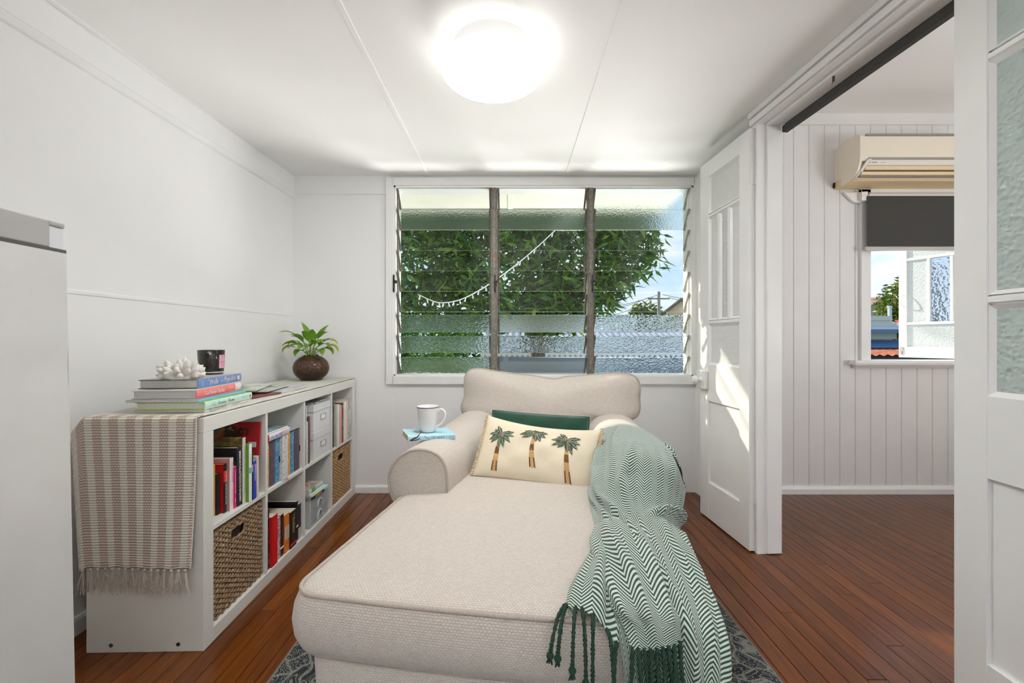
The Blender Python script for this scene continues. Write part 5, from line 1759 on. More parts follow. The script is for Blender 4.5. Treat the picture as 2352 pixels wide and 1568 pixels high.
# T-shaped back cushion
BO = [(-0.475, 0.612), (-0.490, 0.655), (-0.474, 0.715), (-0.478, 0.785), (-0.475, 0.842), (-0.450, 0.876), (-0.395, 0.886), (-0.30, 0.873), (-0.18, 0.857), (-0.06, 0.846), (0.035, 0.830), (0.075, 0.829), (0.125, 0.842), (0.24, 0.853), (0.38, 0.866), (0.475, 0.864), (0.525, 0.842), (0.545, 0.79), (0.540, 0.725), (0.540, 0.665), (0.522, 0.620), (0.475, 0.600), (0.405, 0.592), (0.345, 0.572), (0.312, 0.525), (0.305, 0.45), (0.10, 0.440), (-0.15, 0.440), (-0.262, 0.45), (-0.270, 0.525), (-0.305, 0.575), (-0.365, 0.596), (-0.43, 0.598)]
bo = catmull([Vector((p[0], p[1], 0)) for p in BO], 4, closed=True)
bc_ = Vector((0.02, 0.70, 0))
ks = [1.0, 0.985, 0.955, 0.91, 0.84, 0.74, 0.62, 0.48, 0.34, 0.2, 0.08]
def BP(p, k, front):
    q = bc_ + (p - bc_) * k
    th = (1 - k ** 3.2) ** 0.62
    dip = 0.03 * math.exp(-((q.x - 0.055) / 0.09) ** 2) * max(0, (q.y - 0.70) / 0.15)
    yy = 1.60 + (q.y - 0.45) * 0.20 - (0.125 * th - dip * th if front else -0.06 * th)
    if front:
        yy += 0.006 * math.sin(7 * q.x + 2) * math.sin(9 * q.y) * th
    return (0.02 + (q.x - 0.02) * 1.04, yy, q.y - 0.012)
g = G()
n = len(bo)
V = []; Fq = []
for k in ks: V += [BP(p, k, True) for p in bo]
for k in ks[1:]: V += [BP(p, k, False) for p in bo]
nk = len(ks)
for i in range(nk - 1):
    for j in range(n):
        l = (j + 1) % n
        Fq.append((i * n + j, i * n + l, (i + 1) * n + l, (i + 1) * n + j))
Fq.append(tuple((nk - 1) * n + j for j in range(n)))
for i in range(nk - 1):
    a0 = 0 if i == 0 else (nk + i - 1) * n
    b0 = (nk + i) * n
    for j in range(n):
        l = (j + 1) % n
        Fq.append((a0 + l, a0 + j, b0 + j, b0 + l))
Fq.append(tuple((2 * nk - 2) * n + j for j in range(n))[::-1])
g.add(V, Fq)
# outline runs clockwise seen from the front: flip so that normals face out
g.f = [f for f in g.f]
bcush = g.build('back_cushion', FABRIC, sofa, smooth=True, uv='box', angle=180)
pipe([BP(p, 1.0, True) for p in bo], 0.0072, 'piping', bcush)

# ------------------------------------------------------------------ cushions
def pillow_fn(W, H, T, sag=0.10, side=0.05, wr=0.0, seed=0):
    def S(a, b, front=True, off=0.0):
        x = W * a * (1 - side * (1 - b * b))
        zz = H * b * (1 - sag * (1 - a * a) * (1 if b > 0 else 0.35))
        th = T * (max(0.0, (1 - a * a) * (1 - b * b))) ** 0.42
        th += wr * math.sin(9 * a + seed) * math.sin(7 * b + 2 * seed) * (1 - a * a) * (1 - b * b)
        y = -(th + off) if front else th * 0.8 + off
        return Vector((x, y, zz))
    return S
def pillow(root, S, m, nm='cover', n=29):
    g = G()
    q = [math.sin(PI / 2 * (-1 + 2 * i / (n - 1))) for i in range(n)]
    V = [tuple(S(a, b, True)) for b in q for a in q] + [tuple(S(a, b, False)) for b in q for a in q]
    Fq = []
    for j in range(n - 1):
        for i in range(n - 1):
            k = j * n + i
            Fq.append((k, k + 1, k + n + 1, k + n))
            k += n * n
            Fq.append((k, k + n, k + n + 1, k + 1))
    g.add(V, Fq)
    return g.build(nm, m, root, smooth=True, angle=180, uv='box')
def edge_path(S, n=22):
    P = []
    q = [-1 + 2 * i / n for i in range(n)]
    P += [S(a, -1) for a in q]; P += [S(1, b) for b in q]; P += [S(-a, 1) for a in q]; P += [S(-1, -b) for b in q]
    return [tuple(p) for p in P]
VELV = mat('green_velvet', c8(6, 62, 42), 0.75, spec=0.2, sheen=0.6, var=0.25, vscale=14)
S1 = pillow_fn(0.250, 0.170, 0.060, 0.03, 0.02, 0.008, 1.3)
cp = empty('green_cushion', (0.130, 2.150, 0.515), 0, 'dark green velvet cushion behind the palm tree cushion', 'cushion', rot=(R(-20), R(2.5), R(-9)))
pillow(cp, S1, VELV)
g = G(); g.tube(edge_path(S1), 0.0045, 6, closed=True); g.build('piping', VELV, cp, smooth=True, angle=180)

LINEN = mat('cream_cotton', c8(220, 208, 184), 0.85, spec=0.15, var=0.06, vscale=12, bump=0.12, bscale=420, bdist=0.0015)
S2 = pillow_fn(0.258, 0.139, 0.060, 0.19, 0.03, 0.006, 0.4)
cp2 = empty('palm_cushion', (0.106, 1.832, 0.572), 0, 'cream cushion embroidered with three palm trees', 'cushion', rot=(R(-33), R(4.0), R(-17)))
pillow(cp2, S2, LINEN)
FR = mat('tan_cushion_fringe', c8(208, 182, 148), 0.9, var=0.3, vscale=200)
rnd = random.Random(4)
for sd in (-1, 1):
    g = G()
    for i in range(44):
        b = -0.98 + 1.96 * i / 43
        p = S2(sd, b)
        g.tube([tuple(p), tuple(p + Vector((sd * 0.007, -0.002, rnd.uniform(-0.002, 0.002)))), tuple(p + Vector((sd * (0.012 + rnd.uniform(0, 0.003)), -0.001, rnd.uniform(-0.003, 0.003))))], [0.0030, 0.0034, 0.0022], 5)
    g.build('fringe', FR, cp2, smooth=True)
TL = mat('palm_trunk_light', c8(190, 150, 98), 0.8, var=0.15, vscale=300)
TD = mat('palm_trunk_dark', c8(112, 76, 34), 0.8, var=0.3, vscale=300)
FG = mat('palm_frond_green', c8(92, 106, 84), 0.8, var=0.35, vscale=260)
FD = mat('palm_frond_dark', c8(58, 60, 44), 0.8)
FW = mat('palm_frond_white', c8(214, 216, 204), 0.8)
def palm(crown, base_, lean, fr, seed):
    rnd = random.Random(seed)
    g = G()
    def put(pts2, mi, off):
        g.cur = mi
        g.add([tuple(S2(max(-0.99, min(0.99, p[0])), max(-0.99, min(0.99, p[1])), True, off)) for p in pts2], [tuple(range(len(pts2)))])
    n = 16
    kx = 1 / 0.258; kz = 1 / 0.140
    for i in range(n):
        t0, t1 = i / n, (i + 1) / n
        def cx(t): return crown[0] + (base_[0] - crown[0]) * t + lean * math.sin(PI * t)
        def cz(t): return crown[1] + (base_[1] - crown[1]) * t
        def wd(t): return (0.0058 + 0.0078 * t) * kx
        dark = 1 if (t0 < 0.16 or 0.36 < t0 < 0.52) else 0
        put([(cx(t0) - wd(t0), cz(t0)), (cx(t1) - wd(t1), cz(t1)), (cx(t1) + wd(t1), cz(t1)), (cx(t0) + wd(t0), cz(t0))], dark, 0.0012)
        if t0 > 0.70:
            for s in (-1, 1):
                put([(cx(t0) + s * wd(t0) * 0.45, cz(t0)), (cx(t1) + s * wd(t1) * 0.55, cz(t1)), (cx(t1) + s * wd(t1), cz(t1)), (cx(t0) + s * wd(t0), cz(t0))][::-s], 1, 0.0018)
    for (ang_, ln, bend) in fr:
        a0 = R(ang_)
        pts = []
        L = ln * 1.42
        m_ = 7
        left, right, mid = [], [], []
        for i in range(m_ + 1):
            t = i / m_
            aa = a0 + bend * t
            px = crown[0] + kx * L * t * math.cos(a0 + bend * t * 0.6)
            pz = crown[1] + kz * L * t * math.sin(a0 + bend * t * 0.6)
            w = 0.0108 * math.sin(PI * min(1, 0.12 + t * 0.88)) * (1 + 0.12 * (-1) ** i)
            nx, nz_ = -math.sin(aa), math.cos(aa)
            left.append((px + kx * nx * w, pz + kz * nz_ * w)); right.append((px - kx * nx * w, pz - kz * nz_ * w)); mid.append((px, pz))
        for i in range(m_):
            put([right[i], right[i + 1], left[i + 1], left[i]], 2, 0.0015)
            if rnd.random() < 0.85:
                q = rnd.choice((left, right))
                mx_ = lambda p, qq, f: (p[0] + (qq[0] - p[0]) * f, p[1] + (qq[1] - p[1]) * f)
                put([mx_(mid[i], q[i], 0.35), mx_(mid[i + 1], q[i + 1], 0.35), mx_(mid[i + 1], q[i + 1], 0.8), mx_(mid[i], q[i], 0.8)], 3, 0.0022)
            if rnd.random() < 0.75:
                put([mid[i], ((mid[i][0] + mid[i + 1][0]) / 2, (mid[i][1] + mid[i + 1][1]) / 2), (mid[i + 1][0] + 0.004, mid[i + 1][1] + 0.012), (mid[i][0] + 0.004, mid[i][1] + 0.012)], 4, 0.0026)
    ringp = []
    for (r, mi, off) in ((0.0062, 4, 0.0030), (0.0045, 1, 0.0034)):
        put([(crown[0] + kx * r * math.cos(q), crown[1] + kz * r * math.sin(q)) for q in np.linspace(0, 2 * PI, 12, endpoint=False)], 0 if mi == 4 else 1, off)
    o = g.build('palm_embroidery', [TL, TD, FG, FD, FW], cp2)
    return o
fr1 = [(112, 0.036, 0.2), (140, 0.030, 0.3), (175, 0.040, 0.25), (205, 0.044, 0.2), (225, 0.044, 0.1), (30, 0.046, -0.3), (8, 0.046, -0.3), (-25, 0.046, -0.3), (-62, 0.050, -0.2), (-85, 0.052, -0.1)]
fr2 = [(160, 0.034, 0.35), (185, 0.050, 0.3), (205, 0.046, 0.2), (100, 0.016, 0.2), (60, 0.016, -0.2), (20, 0.040, -0.3), (-5, 0.038, -0.4), (-45, 0.038, -0.3), (-75, 0.034, -0.1)]
fr3 = [(130, 0.036, 0.2), (155, 0.034, 0.2), (178, 0.048, 0.2), (205, 0.050, 0.2), (228, 0.040, 0.1), (25, 0.042, -0.3), (-5, 0.042, -0.3), (-30, 0.046, -0.2), (-62, 0.054, -0.1), (-82, 0.044, 0)]
palm((-0.640, 0.35), (-0.625, -0.84), -0.015, fr1, 1)
palm((-0.040, 0.58), (0.020, -0.60), -0.035, fr2, 2)
palm((0.510, 0.46), (0.610, -0.86), -0.010, fr3, 3)

# ------------------------------------------------------------------ book and mug on the arm
ab = empty('book', (-0.432, 1.768, 0.6350), 0, 'pale blue paperback with blossom branch lying on the chair arm', 'book', rot=(0, R(2.5), R(24)))
ab.scale = (1.12, 1.12, 1.05)
LBL = paint(c8(172, 212, 226))
g = G(); g.rbox(0, 0.182, 0.001, 0.128, 0, 0.0016, 0.0006, 1); g.rbox(0, 0.182, 0.001, 0.128, 0.0205, 0.0222, 0.0006, 1); g.build('cover', LBL, ab)
g = G(); g.prism([(-0.0015, 0.003), (-0.0022, 0.011), (-0.0015, 0.019), (0.0016, 0.0222), (0.0016, 0.0)], 0, 0.182, 'x'); spn = g.build('spine', LBL, ab)
g = G(); g.box(0.003, 0.179, 0.001, 0.124, 0.0016, 0.0205); g.build('pages', mat('tan_pages', c8(214, 178, 140), 0.85), ab)
text('spine_lettering', 'I K I G A I', (0.112, -0.0026, 0.011), (1, 0, 0), (0, 0, 1), 0.0085, ink(40, 44, 46), spn, fit=0.072, bold=0.01)
text('small_lettering', 'THE SECRET', (0.166, -0.0026, 0.014), (1, 0, 0), (0, 0, 1), 0.0028, ink(110, 140, 150), spn, fit=0.022)
text('small_lettering', 'TO A LONG LIFE', (0.166, -0.0026, 0.0085), (1, 0, 0), (0, 0, 1), 0.0028, ink(110, 140, 150), spn, fit=0.024)
BRN = ink(34, 32, 32); BLS = ink(236, 216, 208)
g = G()
for pth in ([(0.008, 0.0, -0.0025, 0.004), (0.02, 0, -0.0026, 0.010), (0.034, 0, -0.0026, 0.017), (0.040, 0, 0.001, 0.0228)], ):
    g.tube([(p[0], p[2], p[3]) for p in pth], [0.0032, 0.0028, 0.0022, 0.0018], 5)
g.tube([(0.012, -0.0025, 0.003), (0.03, -0.0028, 0.0045), (0.045, -0.0026, 0.010)], 0.0016, 5)
g.tube([(0.040, 0.001, 0.0224), (0.048, 0.025, 0.0224), (0.060, 0.055, 0.0224), (0.062, 0.085, 0.0224)], [0.002, 0.0016, 0.0012, 0.0008], 5)
g.tube([(0.052, 0.035, 0.0224), (0.075, 0.05, 0.0224)], 0.001, 5); g.tube([(0.056, 0.045, 0.0224), (0.035, 0.065, 0.0224)], 0.001, 5)
g.tube([(0.060, -0.0025, 0.018), (0.070, -0.0026, 0.012), (0.082, -0.0026, 0.007)], 0.001, 5)
g.build('branch_print', BRN, ab)
g = G()
for (px, py, pz, r) in ((0.012, -0.0024, 0.014, 0.0045), (0.045, -0.001, 0.019, 0.005), (0.062, -0.0026, 0.011, 0.0042), (0.070, -0.0026, 0.016, 0.003)):
    g.ball((px, py, pz), r, 8, 4, (1, 0.08, 1))
for (px, py, r) in ((0.045, 0.02, 0.008), (0.06, 0.04, 0.007), (0.036, 0.045, 0.006), (0.075, 0.052, 0.006)):
    g.ball((px, py, 0.0224), r, 8, 4, (1, 1, 0.05))
g.build('blossom_print', BLS, ab)
CER = mat('white_glazed_ceramic', (0.80, 0.80, 0.79), 0.12, spec=0.6, coat=0.3)
mug = empty('mug', (-0.368, 1.868, 0.6568), R(-8), 'white ceramic mug with thin navy rim line on the blue paperback', 'mug')
mug.scale = (1.08, 1.08, 1.10)
g = G()
g.lathe([(0.0, 0.001), (0.026, 0.0), (0.029, 0.002), (0.034, 0.018), (0.0385, 0.045), (0.0415, 0.078), (0.0445, 0.098), (0.0440, 0.1), (0.0420, 0.097), (0.039, 0.076), (0.036, 0.045), (0.031, 0.018), (0.024, 0.007), (0.0, 0.006)], 36)
g.build('cup', CER, mug, smooth=True, angle=60)
g = G(); g.tube([tuple(p) for p in catmull([(0.0395, 0, 0.080), (0.052, 0, 0.088), (0.066, 0, 0.084), (0.072, 0, 0.068), (0.066, 0, 0.046), (0.050, 0, 0.028), (0.0345, 0, 0.020)], 6)], 0.0042, 10); g.build('handle', CER, mug, smooth=True)
g = G(); g.lathe([(0.0438, 0.0955), (0.0446, 0.0958), (0.0448, 0.0985), (0.0443, 0.0992)], 36); g.build('rim_line', mat('navy_rim', c8(52, 56, 84), 0.2), mug, smooth=True)

# ------------------------------------------------------------------ striped runner on the bookcase
def runner_mats():
    out = []
    for nm, striped in (('cream_runner_top', False), ('striped_runner_end', True)):
        t = NT(nm)
        uv = t.coord('UV')
        s = t.n('SeparateXYZ'); t.l(uv, s.inputs[0])
        X, Y = s.outputs['X'], s.outputs['Y']
        rows = t.math('SINE', t.math('MULTIPLY', Y, 2 * PI / 0.0088))
        br = t.n('TexBrick')
        br.inputs['Brick Width'].default_value = 0.0105; br.inputs['Row Height'].default_value = 0.0088
        br.inputs['Mortar Size'].default_value = 0.0018; br.inputs['Mortar Smooth'].default_value = 0.6; br.inputs['Scale'].default_value = 1.0
        t.l(uv, br.inputs['Vector'])
        nz_ = t.noise(160, 3, 0.6, vec=uv)
        if striped:
            st = t.math('PINGPONG', t.math('ADD', X, 0.006), 0.0285)
            sm = t.ramp(t.math('DIVIDE', st, 0.0285), [(0.50, 1.0), (0.60, 0.0)])
            rowc = t.ramp(rows, [(0.25, (0.70, 0.65, 0.56)), (0.7, (0.90, 0.86, 0.78))])
            knot = t.mix(br.outputs['Fac'], (0.78, 0.69, 0.61), (0.46, 0.36, 0.30))
            knot = t.mix(t.ramp(rows, [(0.3, 0.0), (0.6, 0.55)]), t.mix(0.5, knot, (0.44, 0.34, 0.28)), knot)
            c = t.mix(sm, rowc, knot)
        else:
            zig = t.math('PINGPONG', Y, 0.012)
            f = t.math('SINE', t.math('MULTIPLY', t.math('ADD', X, zig), 2 * PI / 0.008))
            c = t.ramp(f, [(0.2, (0.66, 0.64, 0.58)), (0.6, (0.84, 0.82, 0.77))])
            rows = f
        c = t.mix(t.ramp(nz_, [(0.3, 0.16), (0.7, 0.0)]), c, (0.40, 0.35, 0.29))
        t.base(c)
        t.b.inputs['Roughness'].default_value = 0.95
        t.b.inputs['Specular IOR Level'].default_value = 0.1
        h = t.math('ADD', rows, t.math('MULTIPLY', nz_, 0.8))
        t.bump(h, 0.5, 0.0025)
        out.append(t.mat)
    return out
RT, RE = runner_mats()
run = empty('table_runner', BK(0, 0, HB), BKA, 'cream woven runner with taupe stripes and fringe over the bookcase', 'runner')
drop1, drop2 = 0.505, 0.25
ztop = 0.006
path = []
N1 = 46
for i in range(N1 + 1):
    path.append(('d', drop1 * (1 - i / N1)))
NTP = 60
for i in range(1, NTP):
    path.append(('t', LB * i / NTP))
for i in range(0, 21):
    path.append(('e', drop2 * i / 20))
ND = 34
V = []; UVs = []; Fq = []; fm = []
along = 0.0
for r, (k, q) in enumerate(path):
    for c in range(ND + 1):
        w = c / ND
        if k == 'd':
            f = q / drop1
            d0, d1 = 0.014 + 0.016 * f ** 2, 0.436 - 0.040 * f
            d = d0 + (d1 - d0) * w
            over = max(0, d - DB)
            u = -0.008 - 0.008 * math.sin(5 * w + 1.0) * f - 0.006 * f - (0.006 if f > 0.02 else 0) + over * 0.25
            zz = ztop - q - over * (1.05 if f < 0.1 else 0.9) + 0.002 * math.sin(40 * q)
            if f > 0.97: zz += 0.002 * math.sin(30 * w)
            v = -q
        elif k == 't':
            d0 = 0.012 - 0.010 * min(1, q / 0.9) + 0.0015 * math.sin(60 * q) + 0.001 * math.sin(143 * q)
            d = d0 + (0.436 - d0) * w
            over = max(0, d - DB)
            u = q
            hang = 0.8 * over * max(0.0, 1 - q / 0.35)
            zz = ztop - hang + 0.0008 * math.sin(37 * q + 9 * w)
            if q > 0.5: d = min(d, 0.385 + 0.02)
            v = q
        else:
            f = q / drop2
            d = 0.004 + 0.38 * w
            u = LB + 0.008 + 0.004 * math.sin(3 * w) + (0.004 if f > 0.03 else -0.004)
            zz = ztop - q
            v = LB + q
        V.append((u, d, zz)); UVs.append((0.43 * w, v))
for r in range(len(path) - 1):
    for c in range(ND):
        a = r * (ND + 1) + c
        Fq.append((a, a + ND + 1, a + ND + 2, a + 1))
        fm.append(1 if path[r][0] == 'd' or path[r][0] == 'e' else 0)
g = G(); g.v = V; g.f = Fq; g.m = fm
cl = g.build('cloth', [RT, RE], run, smooth=True, uv=UVs, angle=180)
sol = cl.modifiers.new('thickness', 'SOLIDIFY'); sol.thickness = 0.005; sol.offset = 0
g = G()
for i in range(60):                       # corded selvedge down the near end
    q = drop1 * i / 60
    f = q / drop1
    g.ball((-0.018 - 0.006 * f, 0.013 + 0.016 * f ** 2, ztop - q - 0.004), 0.0042, 6, 4, (0.7, 0.8, 1.2))
g.build('selvedge', mat('runner_cord', (0.66, 0.61, 0.53), 0.95), run, smooth=True)
FRM = mat('runner_fringe', (0.60, 0.52, 0.44), 0.95, var=0.25, vscale=120)
rnd = random.Random(9)
for i in range(16):
    w = (i + 0.4) / 16
    d = 0.030 + (0.396 - 0.030) * w
    g = G()
    u = -0.023 - 0.008 * math.sin(5 * w + 1.0)
    zb = ztop - drop1 + 0.003
    g.ball((u, d, zb - 0.004), 0.0055, 7, 5)
    for k in range(9):
        a = rnd.uniform(-0.028, 0.028); b_ = rnd.uniform(-0.010, 0.006)
        ln = rnd.uniform(0.062, 0.088)
        g.tube([tuple(p) for p in catmull([(u, d + rnd.uniform(-0.003, 0.003), zb - 0.003), (u + b_ * 0.5, d + a * 0.25, zb - ln * 0.4), (u + b_, d + a * 0.5 + rnd.uniform(-0.004, 0.004), zb - ln * 0.75), (u + b_ * 0.7, d + a * 0.62, zb - ln)], 3)], 0.0013, 4)
    g.build('fringe_tassel', FRM, run, smooth=True)
g = G()

# ------------------------------------------------------------------ green herringbone throw
def throw_mat():
    t = NT('green_herringbone_wool')
    uv = t.coord('UV')
    s = t.n('SeparateXYZ'); t.l(uv, s.inputs[0])
    zig = t.math('PINGPONG', s.outputs['X'], 0.031)
    w = t.math('ADD', s.outputs['Y'], t.math('MULTIPLY', zig, 1.2))
    f = t.math('SINE', t.math('MULTIPLY', w, 2 * PI / 0.0138))
    nz_ = t.noise(700, 2, 0.5, vec=uv)
    f2 = t.math('ADD', f, t.math('MULTIPLY', t.math('SUBTRACT', nz_, 0.5), 0.5))
    c = t.ramp(t.math('MULTIPLY_ADD', f2, 0.5, 0.5), [(0.38, c8(52, 74, 62)), (0.58, c8(196, 207, 198))])
    t.base(c)
    t.b.inputs['Roughness'].default_value = 0.95
    t.b.inputs['Specular IOR Level'].default_value = 0.1
    t.b.inputs['Sheen Weight'].default_value = 0.2
    t.bump(f2, 0.4, 0.0012)
    return t.mat
THROW = throw_mat()
TASS = mat('dark_green_tassel_wool', c8(46, 68, 56), 0.95, spec=0.1, var=0.3, vscale=250)
throw = empty('throw_blanket', SO(0.36, 0.3, 0.47), SOA, 'green and white herringbone throw with tassels over the chair arm', 'blanket')
TOFF = Vector((0.36, 0.3, 0.47))
def crom(P, t):
    n = len(P) - 1
    x = t * n
    i = min(int(x), n - 1)
    f = x - i
    b, c = P[i], P[i + 1]
    a = P[i - 1] if i > 0 else b * 2 - c
    d = P[i + 2] if i + 2 <= n else c * 2 - b
    return 0.5 * ((2 * b) + (c - a) * f + (2 * a - 5 * b + 4 * c - d) * f * f + (3 * b - a - 3 * c + d) * f ** 3)
def sheet(name, rows, W, L, nu, nv, ridges=(), u0=0.0, v0=0.0, ripple=0.0, seed=0.0):
    rows = [[Vector(p) for p in r] for r in rows]
    pos = []
    for j in range(nv):
        s = j / (nv - 1)
        row = []
        for i in range(nu):
            t = i / (nu - 1)
            cps = [crom(r, t) for r in rows]
            row.append(crom(cps, s))
        pos.append(row)
    A = np.array([[tuple(p) for p in r] for r in pos])
    ds = np.gradient(A, axis=0); dt = np.gradient(A, axis=1)
    nrm = np.cross(dt, ds)
    nrm /= (np.linalg.norm(nrm, axis=2)[:, :, None] + 1e-9)
    nrm = -nrm if nrm[nv // 2, nu // 2, 2] < 0 else nrm
    disp = np.zeros((nv, nu))
    SS, TT = np.meshgrid(np.linspace(0, 1, nv), np.linspace(0, 1, nu), indexing='ij')
    for (pts, amp, wid) in ridges:                 # soft folds along polylines in (s, t)
        dmin = np.full((nv, nu), 9.0)
        frac = np.zeros((nv, nu))
        tot = len(pts) - 1
        for k in range(tot):
            (s0, t0), (s1, t1) = pts[k], pts[k + 1]
            vx, vy = (s1 - s0) * L, (t1 - t0) * W
            px, py = (SS - s0) * L, (TT - t0) * W
            q = np.clip((px * vx + py * vy) / (vx * vx + vy * vy + 1e-9), 0, 1)
            d = np.hypot(px - q * vx, py - q * vy)
            frac = np.where(d < dmin, (k + q) / tot, frac)
            dmin = np.minimum(dmin, d)
        disp += 1.55 * amp * np.exp(-(dmin / wid) ** 2) * np.sin(np.pi * np.clip(frac * 0.9 + 0.08, 0, 1)) ** 0.6
    disp += ripple * (np.sin(TT * 17 + 3 * SS + seed) * np.sin(SS * 5 + seed) + 1) * 0.5
    A = A + nrm * disp[:, :, None] - np.array(TOFF)
    g = G()
    V = [tuple(p) for p in A.reshape(-1, 3)]
    Fq = []
    for j in range(nv - 1):
        for i in range(nu - 1):
            a = j * nu + i
            Fq.append((a, a + 1, a + nu + 1, a + nu))
    g.add(V, Fq)
    uvs = [(u0 + W * i / (nu - 1), v0 + L * j / (nv - 1)) for j in range(nv) for i in range(nu)]
    o = g.build(name, THROW, throw, smooth=True, uv=uvs, angle=180)
    so = o.modifiers.new('thickness', 'SOLIDIFY'); so.thickness = 0.004; so.offset = 0
    return A + np.array(TOFF)
main_rows = [
 [(.275, 1.12, .57), (.315, 1.14, .628), (.37, 1.15, .647), (.43, 1.15, .650), (.49, 1.13, .636), (.535, 1.10, .60), (.565, 1.06, .55)],
 [(.262, .98, .560), (.305, 1.0, .625), (.365, 1.0, .652), (.43, 1.0, .657), (.49, .98, .642), (.54, .96, .597), (.574, .93, .53)],
 [(.248, .86, .535), (.290, .86, .608), (.350, .86, .648), (.42, .85, .657), (.49, .84, .642), (.545, .82, .592), (.577, .80, .52)],
 [(.236, .75, .510), (.278, .74, .588), (.340, .73, .643), (.415, .72, .657), (.485, .71, .637), (.542, .70, .585), (.567, .69, .512)],
 [(.226, .655, .492), (.265, .635, .562), (.330, .618, .622), (.41, .610, .642), (.48, .610, .615), (.527, .618, .56), (.548, .628, .49)],
 [(.222, .60, .482), (.258, .575, .525), (.318, .555, .570), (.40, .550, .580), (.467, .558, .552), (.508, .575, .505), (.526, .590, .44)],
 [(.222, .52, .480), (.258, .50, .496), (.315, .490, .515), (.388, .490, .520), (.450, .50, .500), (.490, .515, .465), (.508, .525, .40)],
 [(.226, .40, .480), (.262, .40, .491), (.312, .40, .497), (.378, .40, .496), (.436, .405, .484), (.480, .41, .445), (.502, .415, .38)],
 [(.230, .25, .479), (.266, .25, .489), (.312, .25, .492), (.370, .25, .489), (.428, .25, .477), (.474, .25, .435), (.496, .25, .36)],
 [(.236, .10, .476), (.270, .10, .485), (.312, .10, .487), (.366, .10, .483), (.420, .10, .469), (.466, .10, .425), (.488, .10, .345)],
 [(.242, .0, .465), (.272, -.012, .470), (.314, -.02, .470), (.362, -.02, .465), (.410, -.012, .450), (.455, .005, .408), (.478, .015, .33)],
 [(.255, -.050, .40), (.280, -.056, .40), (.316, -.058, .398), (.360, -.056, .392), (.405, -.048, .378), (.447, -.030, .345), (.470, -.010, .28)],
 [(.265, -.052, .29), (.288, -.060, .285), (.320, -.063, .28), (.362, -.062, .275), (.404, -.054, .26), (.444, -.036, .23), (.466, -.014, .18)],
 [(.270, -.052, .17), (.292, -.060, .165), (.322, -.064, .16), (.362, -.064, .155), (.402, -.056, .14), (.442, -.038, .12), (.462, -.016, .08)]]
MR = [([(.02, .15), (.25, .10), (.42, .18), (.62, .42), (.80, .60), (.98, .70)], .020, .022),
      ([(.30, .02), (.45, .10), (.60, .26), (.74, .40)], .016, .018),
      ([(.22, .45), (.38, .36), (.50, .42), (.66, .56)], .014, .020),
      ([(.40, .98), (.44, .82), (.475, .66), (.50, .55)], .026, .020),
      ([(.46, .98), (.52, .85), (.60, .80), (.80, .84), (.99, .86)], .016, .022),
      ([(.52, .66), (.66, .72), (.85, .78)], .013, .016),
      ([(.05, .75), (.20, .72), (.34, .80)], .009, .03),
      ([(.56, .10), (.72, .20), (.88, .36)], .012, .016),
      ([(.04, .35), (.16, .30), (.30, .28)], .010, .022)]
sheet('blanket_cloth', main_rows, 0.62, 1.62, 100, 210, MR, 0, 0, 0.004, 0.7)
fold_rows = [
 [(.240, .46, .478), (.272, .46, .490), (.305, .46, .496), (.338, .46, .498), (.370, .46, .494)],
 [(.212, .30, .484), (.250, .30, .512), (.290, .30, .520), (.330, .30, .516), (.368, .29, .503)],
 [(.214, .15, .482), (.254, .14, .510), (.296, .13, .518), (.336, .12, .513), (.374, .12, .498)],
 [(.232, .02, .478), (.268, -.01, .497), (.304, -.022, .498), (.340, -.022, .492), (.374, -.012, .480)],
 [(.254, -.030, .468), (.284, -.048, .478), (.312, -.055, .480), (.340, -.054, .476), (.370, -.040, .470)],
 [(.270, -.066, .436), (.294, -.074, .442), (.318, -.077, .448), (.342, -.074, .452), (.366, -.064, .456)]]
B = sheet('blanket_fold', fold_rows, 0.19, 0.60, 44, 90, [([(.12, .25), (.5, .45), (.95, .5)], .012, .016), ([(.25, .85), (.6, .78), (.95, .82)], .012, .014), ([(.2, .02), (.5, .12), (.8, .18)], .010, .012)], 0.12, 0.03)
flap_rows = [
 [(.222, .30, .474), (.244, .30, .488), (.266, .30, .484)],
 [(.182, .17, .478), (.225, .17, .498), (.262, .16, .486)],
 [(.150, .07, .475), (.202, .06, .496), (.256, .04, .484)],
 [(.138, .005, .466), (.192, -.022, .470), (.246, -.056, .432)]]
C = sheet('blanket_corner', flap_rows, 0.14, 0.34, 34, 50, [([(.1, .5), (.6, .62), (.99, .68)], .014, .014)], 0.02, 0.01)
back_rows = [
 [(.520, 1.02, .618), (.530, .96, .618), (.535, .89, .615)],
 [(.566, 1.02, .575), (.578, .96, .575), (.582, .89, .572)],
 [(.592, 1.00, .535), (.604, .95, .535), (.602, .89, .530)]]
Dk = sheet('blanket_end', back_rows, 0.13, 0.12, 24, 26, [([(.1, .5), (.9, .5)], .012, .012)], 0.05, 0.3)
